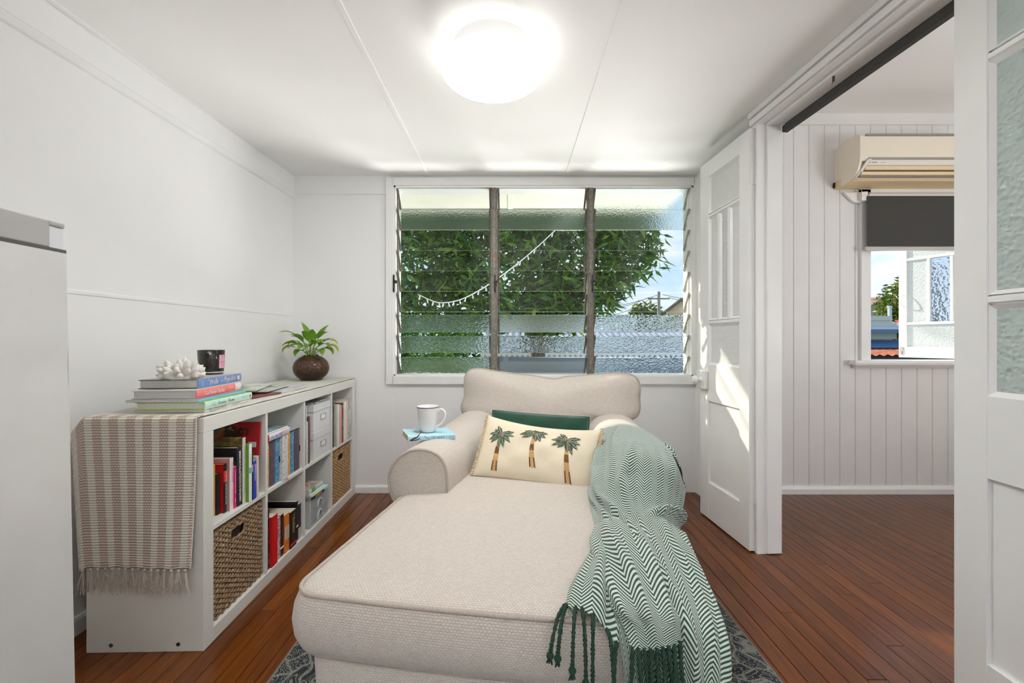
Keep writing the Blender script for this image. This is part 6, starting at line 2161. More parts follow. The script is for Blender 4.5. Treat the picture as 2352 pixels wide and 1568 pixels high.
def tassel(path, r=0.0042, seed=0):
    rnd = random.Random(seed)
    P = catmull([Vector(p) - TOFF for p in path], 8)
    g = G()
    n = len(P)
    ln = sum((P[i + 1] - P[i]).length for i in range(n - 1))
    turns = ln / 0.016
    for k in range(2):
        q = []
        for i in range(n):
            t = (P[min(i + 1, n - 1)] - P[max(i - 1, 0)]).normalized()
            a = t.orthogonal().normalized(); b = t.cross(a)
            ph = 2 * PI * turns * i / (n - 1) + PI * k
            q.append(tuple(P[i] + (a * math.cos(ph) + b * math.sin(ph)) * r * 0.55))
        g.tube(q, r * 0.72, 6)
    e = P[-1]; d = (P[-1] - P[-3]).normalized()
    g.ball(tuple(e), r * 1.9, 8, 6)
    for k in range(6):
        a = Vector((rnd.uniform(-1, 1), rnd.uniform(-0.6, 0.6), rnd.uniform(-0.5, 0.5))) * 0.006
        g.tube([tuple(e), tuple(e + d * 0.016 + a)], [r * 0.55, r * 0.4], 4)
    g.build('tassel', TASS, throw, smooth=True, angle=180)
rnd = random.Random(21)
hem = B[-1]
for i, k in enumerate(np.linspace(1, hem.shape[0] - 2, 9)):
    p = Vector(hem[int(k)])
    for m_ in range(1 + (i % 2)):
        dx = rnd.uniform(-0.012, 0.012); ln = rnd.uniform(0.085, 0.125)
        y1 = -0.078 - 0.006 * m_
        tassel([p + Vector((0, 0.001, 0.004)), p + Vector((dx * 0.3 + 0.004 * m_, -0.006 - 0.004 * m_, -ln * 0.35)), Vector((p.x + dx * 0.8 + 0.006 * m_, y1 - 0.006, p.z - ln * 0.7)), Vector((p.x + dx + 0.006 * m_, y1 - 0.005, p.z - ln))], 0.0042, i * 3 + m_)
hem = C[-1]
specs = [(0.0, -0.030, 0.055, 0.03), (0.06, -0.018, 0.060, 0.03), (0.22, -0.008, 0.085, 0.045), (0.36, 0.006, 0.110, 0.05), (0.56, -0.004, 0.125, 0.05), (0.80, 0.012, 0.120, 0.05), (0.98, -0.008, 0.118, 0.05)]
for i, (t_, dx, ln, out) in enumerate(specs):
    p = Vector(hem[int(t_ * (hem.shape[0] - 1))])
    yf = -0.068
    top = min(p.y, yf)
    tassel([p + Vector((0, 0.003, 0.004)), Vector((p.x + dx * 0.5, (p.y + yf) / 2 - 0.004, p.z + 0.002 - 0.01 * t_)), Vector((p.x + dx * 0.85, min(yf, p.y - 0.012), p.z - ln * 0.45)), Vector((p.x + dx, min(yf - 0.002, p.y - 0.012), p.z - ln))], 0.0042, 50 + i)
hem = Dk[-1]
for i, k in enumerate((2, 9, 16, 21)):
    p = Vector(hem[k])
    tassel([p + Vector((-0.002, 0, 0.004)), p + Vector((0.006, -0.002, -0.02)), p + Vector((0.008, -0.004, -0.045)), p + Vector((0.007 + 0.002 * i, -0.006, -0.062 - 0.006 * (i % 2)))], 0.0034, 90 + i)

# ------------------------------------------------------------------ stack of books on the runner
ZR = HB + 0.0095
GS = 'garden books stacked on the runner'
flat_book('white spined garden book at the bottom of the runner stack', 0.062, 0.338, 0.040, ZR, 0.0115, 0.243, c8(226, 226, 220), c8(236, 236, 236), rz=R(1.5), hard=False, group=GS,
          texts=(('THE CUTTING GARDEN', 0.070, 0.0058, 0.0068, 0.12, ink(96, 100, 106)), ('SARAH RAVEN', 0.185, 0.0058, 0.0058, 0.065, ink(236, 170, 190)), ('..', 0.258, 0.0058, 0.004, 0.012, BLACK)))
zz = ZR + 0.012
flat_book('mint green hardback with lime boards in the runner stack', 0.052, 0.346, 0.033, zz, 0.0260, 0.235, c8(168, 206, 60), c8(200, 228, 216), rz=R(1.5), group=GS,
          texts=(('Flower', 0.095, 0.0125, 0.0125, 0.058, ink(86, 116, 106)), ('Farm', 0.150, 0.0135, 0.0130, 0.042, ink(70, 84, 88)), ('Secrets', 0.045, 0.0180, 0.0045, 0.026, ink(90, 140, 120)), ('from the', 0.045, 0.0100, 0.0045, 0.028, ink(90, 140, 120)), ('Rebecca Desnos &', 0.235, 0.0165, 0.0042, 0.05, ink(120, 150, 146)), ('Christina Gill', 0.236, 0.0105, 0.0042, 0.042, ink(120, 150, 146)), ('@', 0.278, 0.0135, 0.0095, 0.012, ink(60, 84, 96))))
zz += 0.0266
flat_book('thin sky blue picture magazine inside the runner stack', 0.045, 0.330, 0.052, zz, 0.0075, 0.245, c8(150, 152, 156), c8(110, 196, 232), rz=R(1.0), group=GS, hard=False)
zz += 0.0082
flat_book('coral pink flower hardback with white end block in the runner stack', 0.086, 0.380, 0.086, zz, 0.0285, 0.215, c8(214, 212, 206), c8(240, 134, 132), rz=R(4.0), group=GS,
          texts=(('Cut Flower Garden', 0.108, 0.0125, 0.0150, 0.125, ink(246, 226, 222), dict(bold=0.012)), ('FLORET FARMS', 0.110, 0.0225, 0.0040, 0.04, ink(246, 190, 100)), ('ERIN BENZAKEIN', 0.215, 0.0165, 0.0036, 0.05, ink(246, 214, 206))),
          blocks=((0.250, 0.253, paint(c8(248, 212, 120))), (0.253, 0.294, paint(c8(232, 224, 230))), (0.046, 0.0468, paint(c8(246, 180, 120)))))
zz += 0.0292
bt = flat_book('thick blue hardback classic with ornate cream title on the stack', 0.140, 0.440, 0.118, zz, 0.0335, 0.205, (0.035, 0.036, 0.045), c8(112, 142, 194), PAGESW, rz=R(4.5), group=GS, top=paint(c8(196, 196, 194)),  # grey top sheet paints the grazing sheen of the dark cover
          texts=(('Pride', 0.095, 0.0165, 0.0190, 0.062, ink(240, 222, 206), dict(shear=0.35)), ('and', 0.148, 0.0165, 0.0085, 0.030, ink(240, 222, 206), dict(shear=0.3)), ('Prejudice', 0.208, 0.0165, 0.0190, 0.088, ink(240, 222, 206), dict(shear=0.35))))
text('author_lettering', 'AUSTEN', (0.024, -0.0036, 0.016), (0, 0, -1), (1, 0, 0), 0.0055, ink(226, 214, 206), bt, fit=0.022)
g = G()
n = 20
g.add([(0.274 + 0.0098 * math.cos(2 * PI * k / n), -0.0037, 0.017 + 0.0098 * math.sin(2 * PI * k / n)) for k in range(n)], [tuple(range(n))])
g.build('medallion', ink(240, 216, 190), bt)
g = G()
for q in ((0.095, 0.0, 0.0), (0.208, 0.0, 0.004)):                     # swashes of the title lettering
    cx, dz = q[0], q[2]
    for (ax, az, r0, tr) in ((-0.030, 0.009, 0.0062, 1.6), (0.016, 0.0108, 0.0054, -1.7), (-0.022, -0.010, 0.0048, 1.4)):
        g.tube([(cx + ax + r0 * (1 - t_ * 0.5) * math.cos(tr * PI * t_ + 0.5), -0.0038, 0.0165 + az + r0 * (1 - t_ * 0.5) * math.sin(tr * PI * t_ + 0.5)) for t_ in np.linspace(0, 1, 14)], 0.0006, 4)
tag(g.build('title_swash', ink(240, 222, 206), bt), kind='stuff')
g = G()                                                              # loose leaves held between the boards
for i in range(7):
    a = 0.005 + 0.003 * i
    g.grid(lambda u_, v_: (0.001 - 0.004 * math.sin(i * 2.1), 0.030 + 0.165 * u_, a + 0.0022 * v_ + 0.0012 * math.sin(5 * u_ + i)), 12, 2)
g.build('fore_edge_leaves', PAGESW, bt, smooth=True)
ZT = zz + 0.0338
# ------------------------------------------------------------------ coral
coral = empty('coral_ornament', BK(0.178, 0.200, ZT), BKA, 'white branching coral ornament on the stacked books', 'ornament')
CORM = mat('white_plaster_coral', (0.78, 0.75, 0.71), 0.8, spec=0.2, var=0.08, vscale=60, bump=0.3, bscale=150, bdist=0.002)
g = G()
g.add([], [])
prof = [(0.0, 0.0), (0.048, 0.0), (0.052, 0.006), (0.050, 0.018), (0.040, 0.028), (0.0, 0.032)]
g.lathe(prof, 20)
rnd = random.Random(12)
fingers = []
for ring, (nn, tilt, r0, ln) in enumerate(((6, 12, 0.010, 0.052), (10, 32, 0.026, 0.052), (13, 55, 0.036, 0.046), (11, 74, 0.042, 0.036))):
    for k in range(nn):
        a = 2 * PI * (k + 0.5 * (ring % 2)) / nn + rnd.uniform(-0.15, 0.15)
        ti = R(tilt + rnd.uniform(-8, 8))
        L = ln * rnd.uniform(0.8, 1.2)
        base = Vector((r0 * math.cos(a), r0 * math.sin(a), 0.014 if ring < 3 else 0.008))
        d = Vector((math.sin(ti) * math.cos(a), math.sin(ti) * math.sin(a), math.cos(ti)))
        side = d.orthogonal().normalized() * rnd.uniform(-0.006, 0.006)
        P = [base, base + d * L * 0.35 + side * 0.5, base + d * L * 0.7 + side, base + d * L * 0.9 + side, base + d * L + side, base + d * (L + 0.005) + side]
        w = rnd.uniform(0.9, 1.15)
        g.tube([tuple(p) for p in P], [0.0095 * w, 0.0108 * w, 0.0112 * w, 0.0092 * w, 0.0052 * w, 0.0012], 8)
        if rnd.random() < 0.5:
            q = base + d * L * 0.5
            d2 = (d + d.orthogonal().normalized() * rnd.uniform(0.4, 0.8)).normalized()
            g.tube([tuple(q), tuple(q + d2 * 0.012), tuple(q + d2 * 0.020), tuple(q + d2 * 0.025)], [0.006, 0.0062, 0.0045, 0.0012], 7)
co = g.build('coral_branches', CORM, coral, smooth=True, angle=180)
g = G(); g.lathe([(0.0, -0.0002), (0.050, -0.0002), (0.053, 0.004), (0.046, 0.007), (0.0, 0.008)], 24); g.build('foot', CORM, coral, smooth=True)

# ------------------------------------------------------------------ candle
cd = empty('candle_jar', BK(0.392, 0.238, ZT), BKA, 'black glass candle jar with pink label on the stacked books', 'candle')
def amber():
    t = NT('dark_amber_glass')
    t.base((0.012, 0.008, 0.006)); t.b.inputs['Roughness'].default_value = 0.06; t.b.inputs['Coat Weight'].default_value = 0.5
    return t.mat
AMB = amber()
g = G()
g.lathe([(0.0, 0.0), (0.040, 0.0), (0.044, 0.003), (0.0455, 0.010), (0.0480, 0.060), (0.0500, 0.102), (0.0490, 0.1035), (0.0465, 0.101), (0.0455, 0.085), (0.0, 0.080)], 40)
g.build('jar', AMB, cd, smooth=True, angle=70)
g = G(); g.lathe([(0.0, 0.0812), (0.045, 0.0855), (0.0456, 0.0855)], 32); g.build('wax', mat('amber_wax', (0.16, 0.06, 0.02), 0.4), cd, smooth=True)
g = G(); g.lathe([(0.0440, 0.0055), (0.0458, 0.0085), (0.0462, 0.0105), (0.0452, 0.0125)], 40); g.build('base_ring', mat('clear_glass_foot', (0.55, 0.58, 0.57), 0.08), cd, smooth=True)
g = G()                                                            # label curved round the jar, on the side towards the room
a0, a1 = R(-112), R(-52)
n = 12
V = []; Fq = []
for k in range(n + 1):
    a = a0 + (a1 - a0) * k / n
    for zq in (0.026, 0.083):
        r = 0.0466 + (zq - 0.010) * 0.044 + 0.0006
        V.append((r * math.cos(a), r * math.sin(a), zq))
for k in range(n):
    Fq.append((2 * k, 2 * k + 2, 2 * k + 3, 2 * k + 1))
g.add(V, Fq)
lab = g.build('label', paint(c8(224, 166, 186)), cd)
g = G()
for (zq, fa, fb, hh) in ((0.075, 0.2, 0.8, 0.002), (0.050, 0.15, 0.85, 0.005), (0.042, 0.2, 0.75, 0.002), (0.034, 0.25, 0.7, 0.002)):
    V = []; Fq = []
    for k in range(9):
        a = a0 + (a1 - a0) * (fa + (fb - fa) * k / 8)
        for z2 in (zq, zq + hh):
            r = 0.0466 + (z2 - 0.010) * 0.044 + 0.0009
            V.append((r * math.cos(a), r * math.sin(a), z2))
    for k in range(0, 8, 1):
        if k % 2 == 0 or hh < 0.003: Fq.append((2 * k, 2 * k + 2, 2 * k + 3, 2 * k + 1))
    g.add(V, Fq)
g.build('label_print', ink(150, 96, 110), lab)

# ------------------------------------------------------------------ magazines
def magazine(label, u0, d0, z0, th, rz, L, D, m, edge):
    root = empty('magazine', BK(u0, d0, z0), BKA + rz, label, 'magazine', 'magazines spread on the runner')
    g = G()
    nx, ny = 10, 8
    def f(a, b, top):
        lift = 0.006 * max(0, a - 0.6) ** 1.2 * (1 if top else 0.4) + 0.002 * math.sin(3 * b + a)*a
        return (L * a, D * b, (th if top else 0) + lift)
    V = [f(i / (nx - 1), j / (ny - 1), 1) for j in range(ny) for i in range(nx)] + [f(i / (nx - 1), j / (ny - 1), 0) for j in range(ny) for i in range(nx)]
    Fq = []
    N = nx * ny
    for j in range(ny - 1):
        for i in range(nx - 1):
            k = j * nx + i
            Fq.append((k, k + 1, k + nx + 1, k + nx)); Fq.append((N + k, N + k + nx, N + k + nx + 1, N + k + 1))
    g.add(V, Fq)
    g.build('cover', m, root, smooth=True)
    g = G(); V = []; Fq = []
    loop = [(i, 0) for i in range(nx)] + [(nx - 1, j) for j in range(1, ny)] + [(i, ny - 1) for i in range(nx - 2, -1, -1)] + [(0, j) for j in range(ny - 2, 0, -1)]
    for (i, j) in loop:
        V.append(f(i / (nx - 1), j / (ny - 1), 1)); V.append(f(i / (nx - 1), j / (ny - 1), 0))
    n = len(loop)
    for k in range(n):
        l = (k + 1) % n
        Fq.append((2 * k, 2 * k + 1, 2 * l + 1, 2 * l))
    g.add(V, Fq)
    g.build('page_edges', edge, root)
PG1 = photo_mat('interior_photo', [(0.32, (0.05, 0.06, 0.05)), (0.45, (0.35, 0.40, 0.34)), (0.58, (0.62, 0.64, 0.58)), (0.75, (0.75, 0.73, 0.68))], 9, 5.0, 2)
PG2 = photo_mat('garden_photo', [(0.35, (0.15, 0.20, 0.10)), (0.5, (0.50, 0.52, 0.46)), (0.65, (0.72, 0.72, 0.70))], 7, 9.0, 2)
PG3 = photo_mat('pale_photo', [(0.35, (0.45, 0.47, 0.50)), (0.6, (0.70, 0.71, 0.74))], 12, 1.0)
magazine('thin maroon edged booklet lowest of the loose magazines', 0.42, 0.075, ZR, 0.005, R(-12), 0.17, 0.22, paint(c8(110, 50, 52)), paint(c8(120, 52, 52)))
magazine('pale crumpled magazine low in the loose pile', 0.575, 0.055, ZR + 0.0002, 0.007, R(-2), 0.30, 0.22, PG3, PAGESW)
magazine('grey magazine with dark photos in the loose pile', 0.545, 0.085, ZR + 0.0130, 0.006, R(7), 0.29, 0.21, PG2, PAGESW)
magazine('home magazine with green room photos on top of the pile', 0.50, 0.110, ZR + 0.0235, 0.006, R(15), 0.28, 0.21, PG1, PAGESW)

# ------------------------------------------------------------------ potted plant
pot = empty('potted_plant', BK(1.300, 0.215, ZR), BKA, 'leafy green peace lily in a brown glass globe vase', 'potted plant')
def globe(rmax, zc, hz, n=28):
    out = []
    for i in range(n + 1):
        t = -PI / 2 + (PI * 0.865) * i / n
        out.append((max(0.0, rmax * math.cos(t)), zc + hz * math.sin(t)))
    return out
pr = [(0.0, 0.0), (0.060, 0.0), (0.066, 0.002)] + [q for q in globe(0.1085, 0.078, 0.088) if q[1] > 0.006 and q[0] > 0.05]
VASE = glass_clear('smoky_globe_glass', (0.80, 0.76, 0.72), 0.2, 0.03)
g = G(); g.lathe(pr, 40)
g.build('globe_vase', VASE, pot, smooth=True, angle=180)
def soil_mat():
    t = NT('clay_ball_soil')
    v = t.n('TexVoronoi', feature='F1'); v.inputs['Scale'].default_value = 110
    t.l(t.coord('Object'), v.inputs['Vector'])
    zc = t.n('SeparateXYZ'); t.l(t.coord('Object'), zc.inputs[0])
    c = t.ramp(v.outputs['Distance'], [(0.1, (0.34, 0.19, 0.12)), (0.55, (0.12, 0.065, 0.042))])
    t.base(t.mix(t.ramp(zc.outputs['Z'], [(0.045, 0.75), (0.065, 0.0)]), c, (0.085, 0.045, 0.030)))
    t.b.inputs['Roughness'].default_value = 0.7
    t.bump(v.outputs['Distance'], 0.7, 0.004)
    return t.mat
g = G(); g.lathe([(0.0, 0.004)] + [(max(0, r - 0.0035), max(0.004, z_)) for (r, z_) in pr[1:]] + [(0.045, 0.150), (0.0, 0.155)], 40)
g.build('clay_balls', soil_mat(), pot, smooth=True, angle=60)
g = G()
rnd = random.Random(2)
for k in range(26):
    a = rnd.uniform(0, 2 * PI); r = rnd.uniform(0, 0.05)
    g.ball((r * math.cos(a), r * math.sin(a), 0.152 + rnd.uniform(-0.003, 0.005)), rnd.uniform(0.005, 0.009), 7, 5)
tag(g.build('potting_bark', mat('bark_chips', (0.07, 0.03, 0.018), 0.9), pot, smooth=True), kind='stuff')
PL = leaf_mat('peace_lily_leaf', (0.07, 0.19, 0.02), (0.13, 0.30, 0.035), (0.26, 0.40, 0.04), 0.25)
PLY = leaf_mat('yellowing_leaf', (0.22, 0.30, 0.03), (0.34, 0.38, 0.05), (0.45, 0.40, 0.06), 0.25)
STEM = mat('pale_green_stem', (0.26, 0.36, 0.08), 0.5)
def lily_leaf(az, rise, reach, L, W, bend, m, roll=0.0):
    """stem from the soil, then a pointed leaf folded on its midrib"""
    ca, sa = math.cos(az), math.sin(az)
    s0 = Vector((0.018 * ca, 0.018 * sa, 0.15))
    s1 = Vector((0.5 * reach * ca, 0.5 * reach * sa, 0.15 + rise * 0.65))
    s2 = Vector((reach * ca, reach * sa, 0.15 + rise))
    st = catmull([s0, s1, s2], 5)
    d = (s2 - s1).normalized()
    side = Vector((-sa, ca, 0))
    up = side.cross(d).normalized() * -1
    if up.z < 0: up = -up
    pts = []
    n = 9
    ang = math.atan2(d.z, math.hypot(d.x, d.y))
    p = s2.copy()
    mid = [p.copy()]; dirs = []
    for i in range(n):
        t = i / n
        aa = ang - bend * t
        dd = Vector((math.cos(aa) * ca, math.cos(aa) * sa, math.sin(aa)))
        dirs.append(dd)
        p = p + dd * (L / n)
        mid.append(p.copy())
    dirs.append(dirs[-1])
    V = []; Fq = []
    for i in range(n + 1):
        t = i / n
        w = W * 0.72 * (math.sin(PI * t ** 0.75) ** 0.85) * (1 - 0.15 * t) if 0 < t < 1 else 0.0006
        nn = dirs[i].cross(side).normalized()
        if nn.z < 0: nn = -nn
        sd = (side * math.cos(roll) + nn * math.sin(roll)).normalized()
        n2 = (nn * math.cos(roll) - side * math.sin(roll))
        V += [tuple(mid[i] + sd * w + n2 * w * 0.35), tuple(mid[i]), tuple(mid[i] - sd * w + n2 * w * 0.35)]
    for i in range(n):
        a = 3 * i
        Fq += [(a, a + 1, a + 4, a + 3), (a + 1, a + 2, a + 5, a + 4)]
    g = G(); g.add(V, Fq)
    lf = g.build('leaf', m, pot, smooth=True, angle=180)
    g = G(); g.tube([tuple(q) for q in st], 0.0018, 5); g.build('stem', STEM, lf, smooth=True)
# azimuths are in the bookcase frame: -90 deg faces the room, 180 deg faces the camera
LV = [(R(60), .115, .03, .11, .040, .45, PL, .2), (R(-75), .105, .035, .105, .042, .35, PL, -.3), (R(-60), .09, .02, .10, .038, .9, PL, .2), (R(96), .125, .085, .10, .026, 1.3, PLY, .1),
      (R(120), .07, .07, .09, .040, 1.5, PL, .2), (R(105), .055, .085, .085, .046, 1.9, PLY, .1), (R(150), .06, .06, .095, .042, 1.6, PL, .1), (R(175), .055, .05, .09, .044, 1.7, PL, -.2),
      (R(-165), .06, .05, .095, .044, 1.6, PL, .1), (R(-140), .075, .055, .10, .042, 1.4, PL, .1), (R(-120), .065, .07, .10, .042, 1.5, PL, -.1), (R(-100), .085, .075, .105, .032, 1.7, PLY, .1),
      (R(-85), .06, .085, .085, .036, 2.0, PLY, .2), (R(-110), .11, .05, .09, .036, 1.3, PL, -.2), (R(30), .08, .06, .095, .04, 1.4, PL, .2), (R(0), .075, .06, .09, .042, 1.3, PL, 0), (R(-30), .08, .06, .095, .04, 1.3, PL, -.1),
      (R(170), .095, .025, .085, .036, 1.0, PL, .4), (R(-150), .10, .02, .08, .034, .8, PL, -.3), (R(135), .095, .045, .09, .038, 1.2, PL, .1), (R(80), .08, .075, .085, .03, 1.7, PL, .1), (R(-170), .03, .055, .05, .032, 1.5, PL, .3),
      (R(160), .035, .06, .075, .040, 1.9, PL, 0), (R(-130), .04, .065, .08, .040, 1.9, PL, 0), (R(110), .085, .04, .08, .036, 1.0, PL, .3), (R(-90), .045, .07, .075, .034, 2.1, PL, .3)]
for q in LV:
    lily_leaf(q[0], q[1] * 1.05, q[2] * 1.1, q[3] * 1.12, *q[4:])

# ------------------------------------------------------------------ fridge
def fridge_steel():
    t = NT('scuffed_white_steel')
    n = t.noise(2.2, 4, 0.55)
    n2 = t.noise(120, 2, 0.5)
    sp5 = t.ramp(n2, [(0.70, 0.0), (0.74, 0.35)])
    c = t.ramp(n, [(0.3, (0.62, 0.61, 0.60)), (0.7, (0.74, 0.735, 0.73))])
    t.base(t.mix(sp5, c, (0.55, 0.50, 0.46)))
    t.b.inputs['Roughness'].default_value = 0.38
    t.b.inputs['Metallic'].default_value = 0.15
    return t.mat
FST = fridge_steel()
fx = -0.962
fr = empty('fridge', (fx, 0.945, 0.0), 0, 'dented pale steel fridge beside the bookcase end', 'fridge', rot=(0, R(-1.15), 0))
FH = 1.312
def body(g):
    nx, nz = 26, 44
    def f(a, b):
        y = -0.62 * (1 - a); zq = 0.02 + (FH - 0.085) * b
        dn = 0.006 * math.exp(-((y + 0.065) / 0.035) ** 2 - ((zq - 0.990) / 0.022) ** 2) + 0.005 * math.exp(-((y + 0.012) / 0.012) ** 2 - ((zq - 0.995) / 0.03) ** 2)
        dn += 0.002 * math.exp(-((y + 0.2) / 0.12) ** 2 - ((zq - 0.985) / 0.02) ** 2)
        return (-dn, y, zq)
    g.grid(f, nx, nz)
    g.add([(0, 0, 0.02), (0, 0, FH - 0.065), (-0.5, 0, FH - 0.065), (-0.5, 0, 0.02), (0, -0.62, 0.02), (0, -0.62, FH - 0.065), (-0.5, -0.62, FH - 0.065), (-0.5, -0.62, 0.02)],
          [(0, 1, 2, 3), (7, 6, 5, 4), (3, 2, 6, 7), (1, 5, 6, 2)])
g = G(); body(g); g.build('side_panel', FST, fr, smooth=True, angle=30)
GTR = mat('grey_fridge_trim', (0.40, 0.395, 0.38), 0.4)
g = G(); g.rbox(-0.5, -0.0005, -0.62, -0.032, FH - 0.058, FH, 0.003, 2); g.rbox(-0.5, -0.0005, -0.034, -0.0005, FH - 0.011, FH, 0.003, 2); g.build('top_trim', GTR, fr)
g = G(); g.rbox(-0.49, -0.004, -0.033, -0.0015, FH - 0.058, FH - 0.0105, 0.001, 1); g.build('hinge_cap', mat('pale_hinge_cap', (0.70, 0.71, 0.73), 0.3), fr)
g = G(); g.box(-0.5, 0.0, -0.62, 0.0, FH - 0.0655, FH - 0.058); g.build('shadow_gap', mat('dark_gasket', (0.09, 0.085, 0.08), 0.7), fr)
for (yy, xx) in ((-0.06, -0.05), (-0.56, -0.05), (-0.06, -0.44), (-0.56, -0.44)):
    g = G(); g.lathe([(0.0, 0.0), (0.018, 0.0), (0.018, 0.022), (0.0, 0.022)], 10, (xx, yy, 0)); g.build('foot', BLACK, fr)

# ------------------------------------------------------------------ air conditioner
ACM = mat('aged_cream_plastic', c8(234, 224, 206), 0.4, spec=0.4)
ACW = mat('pale_plastic', c8(226, 220, 212), 0.35)
ACY = mat('yellowed_plastic', c8(226, 202, 160), 0.45)
AXL, AXR = 2.222, 3.02
ac = empty('air_conditioner', (AXL, YV, 2.09), 0, 'aged cream split air conditioner above the blind', 'air conditioner')
AL = AXR - AXL
prof = [(0.0, 0.005), (-0.012, 0.0), (-0.14, 0.006), (-0.165, 0.022), (-0.195, 0.058), (-0.212, 0.10), (-0.217, 0.14), (-0.217, 0.268), (-0.207, 0.280), (-0.10, 0.300), (0.0, 0.262)]
g = G()
def side_bevel(yz, i): return 0
g.prism(prof, 0.0, 0.014, 'x'); g.build('end_cap', ACM, ac)
g = G(); g.prism(prof, AL - 0.014, AL, 'x'); g.build('end_cap', ACM, ac)
body = [(0.0, 0.012), (-0.14, 0.014), (-0.160, 0.030), (-0.175, 0.060), (-0.190, 0.108), (-0.209, 0.112), (-0.215, 0.142), (-0.215, 0.266), (-0.205, 0.278), (-0.10, 0.296), (0.0, 0.258)]
g = G(); g.prism(body, 0.0135, AL - 0.0135, 'x'); g.build('casing', ACM, ac)
g = G(); g.rbox(0.042, AL - 0.042, -0.2185, -0.20, 0.270, 0.2835, 0.001, 1); g.build('top_grille_slot', mat('grille_grey', (0.28, 0.28, 0.26), 0.5), ac)
g = G(); g.rbox(0.055, AL - 0.055, -0.2165, -0.20, 0.1195, 0.1330, 0.001, 1); g.build('panel_gap', mat('panel_gap_shade', (0.34, 0.31, 0.27), 0.5), ac)
g = G(); g.prism([(-0.195, 0.082), (-0.210, 0.085), (-0.2155, 0.116), (-0.205, 0.119)], 0.05, AL - 0.05, 'x'); lowp = g.build('front_lip', ACW, ac)
g = G(); g.prism([(-0.184, 0.058), (-0.200, 0.060), (-0.206, 0.082), (-0.190, 0.081)], 0.046, AL - 0.046, 'x'); g.build('air_vane', ACY, ac)
g = G(); g.box(0.04, AL - 0.04, -0.188, -0.170, 0.050, 0.058); g.build('outlet_slot', BLACK, ac)
g = G(); g.prism([(-0.166, 0.026), (-0.192, 0.030), (-0.198, 0.048), (-0.178, 0.050)], 0.030, AL - 0.030, 'x'); g.build('air_vane', ACY, ac)
g = G(); g.box(0.024, AL * 0.86, -0.186, -0.165, 0.019, 0.027); g.build('lower_slot', mat('lower_slot_grey', (0.25, 0.23, 0.2), 0.5), ac)
g = G(); g.prism([(-0.012, -0.001), (-0.15, 0.004), (-0.17, 0.020), (-0.150, 0.022), (-0.01, 0.012)], 0.002, AL - 0.002, 'x'); g.build('bottom_edge', ACY, ac)
g = G()
sw1 = bezier((0.055, -0.2155, 0.122), (0.030, -0.214, 0.115), (0.020, -0.20, 0.06), (-0.0005, -0.155, 0.016), 14)
V = []; Fq = []
for i, p in enumerate(sw1):
    V += [(p[0], p[1] - 0.0035, p[2]), (p[0] + 0.020, p[1] - 0.0035, p[2] - 0.004)]
for i in range(len(sw1) - 1):
    Fq.append((2 * i, 2 * i + 1, 2 * i + 3, 2 * i + 2))
g.add(V, Fq)
so_ = g.build('silver_sweep', ACW, ac, smooth=True)
md = so_.modifiers.new('thickness', 'SOLIDIFY'); md.thickness = 0.004
text('brand_lettering', 'MITSUBISHI', (0.094, -0.2135, 0.1015), (1, 0, 0), (0, 0.16, 0.987), 0.0048, BLACK, lowp, fit=0.050, bold=0.03, shear=0.2, off=0.0012)
text('brand_lettering', 'INVERTER', (0.150, -0.2135, 0.1015), (1, 0, 0), (0, 0.16, 0.987), 0.0038, ink(90, 86, 80), lowp, fit=0.042, shear=0.3, off=0.0012)
g = G()
for a in (90, 210, 330):
    cx, cz = 0.061 + 0.0032 * math.cos(R(a)), 0.1015 + 0.0032 * math.sin(R(a))
    dx, dz = math.cos(R(a)), math.sin(R(a))
    g.add([(0.061, -0.2150, 0.1015), (cx - dz * 0.0021, -0.2150, cz + dx * 0.0021), (0.061 + dx * 0.0066, -0.2150, 0.1015 + dz * 0.0066), (cx + dz * 0.0021, -0.2150, cz - dx * 0.0021)], [(0, 1, 2, 3)])
g.build('brand_emblem', BLACK, lowp)
g = G(); g.rbox(-0.0025, 0.020, -0.060, 0.0, 0.0, 0.052, 0.004, 2); g.build('pipe_cover', ACY, ac)
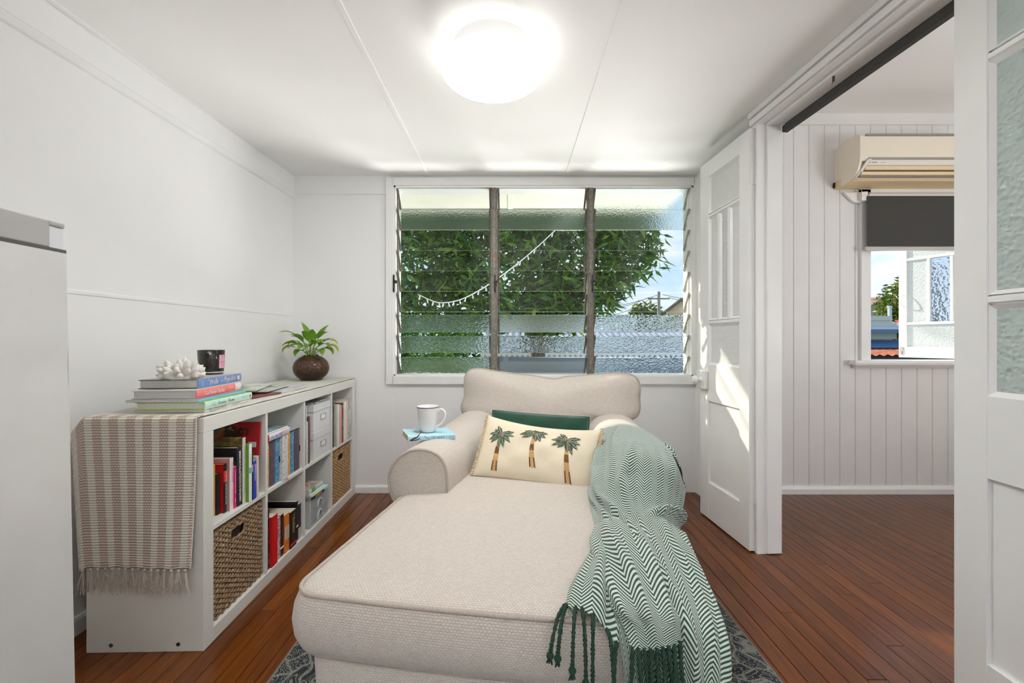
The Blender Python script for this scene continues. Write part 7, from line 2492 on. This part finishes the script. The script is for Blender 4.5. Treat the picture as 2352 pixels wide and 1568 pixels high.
g = G(); g.tube([(-0.006, -0.004, 0.012), (-0.012, -0.01, 0.028), (-0.006, -0.004, 0.045)], 0.006, 8); g.build('pipe', BLACK, ac, smooth=True)

# ------------------------------------------------------------------ roller blinds
BLF = mat('charcoal_blind_fabric', c8(70, 69, 66), 0.9, var=0.15, vscale=160, bump=0.2, bscale=600)
bl = empty('roller_blind', (2.40, YV - 0.055, 2.03), 0, 'charcoal roller blind half lowered below the air conditioner', 'blind')
BX = 0.98
g = G(); g.box(0.0, BX, -0.0006, 0.0006, -0.345, 0.0); g.build('blind_fabric', BLF, bl)
g = G(); g.tube([(0.018, 0.030, 0.002), (BX, 0.030, 0.002)], 0.030, 24); g.build('roll', mat('white_blind_back', (0.70, 0.70, 0.69), 0.7), bl, smooth=True)
g = G(); g.tube([(0.010, 0.030, 0.002), (0.020, 0.030, 0.002)], 0.031, 24); g.build('roll_end', METAL, bl, smooth=True)
g = G(); g.rbox(-0.014, BX + 0.01, -0.009, 0.009, -0.372, -0.343, 0.005, 2); g.build('bottom_bar', mat('pale_grey_bar', (0.52, 0.51, 0.49), 0.4), bl, smooth=True)
g = G(); g.prism([(-0.13, 0.034), (0.008, 0.036), (0.008, -0.035), (-0.05, -0.035), (-0.075, -0.022)], 0.030, 0.052); g.prism([(-0.03, 0.030), (0.010, 0.032), (0.010, -0.028), (-0.03, -0.028)], 0.004, 0.054); g.build('bracket', GLOSSW, bl)
b2 = empty('roller_blind', tuple(RWM @ Vector((0.14, -0.45, 2.11))), math.atan(0.052), 'rolled-up dark blind above the doorway to the side room', 'blind')
g = G(); g.tube([(0.022, -0.46, 0.012), (0.022, 0.443, 0.012)], 0.026, 18); g.build('roll', BLF, b2, smooth=True)
g = G(); g.rbox(-0.020, 0.010, -0.46, 0.443, -0.032, 0.001, 0.003, 1); g.build('bottom_bar', BLF, b2)
g = G()
for i in range(150):
    g.ball((-0.012, 0.440, -0.035 - 0.0075 * i), 0.0024, 6, 4)
tag(g.build('bead_chain', mat('white_bead_chain', (0.7, 0.7, 0.68), 0.4), b2, smooth=True), kind='stuff')
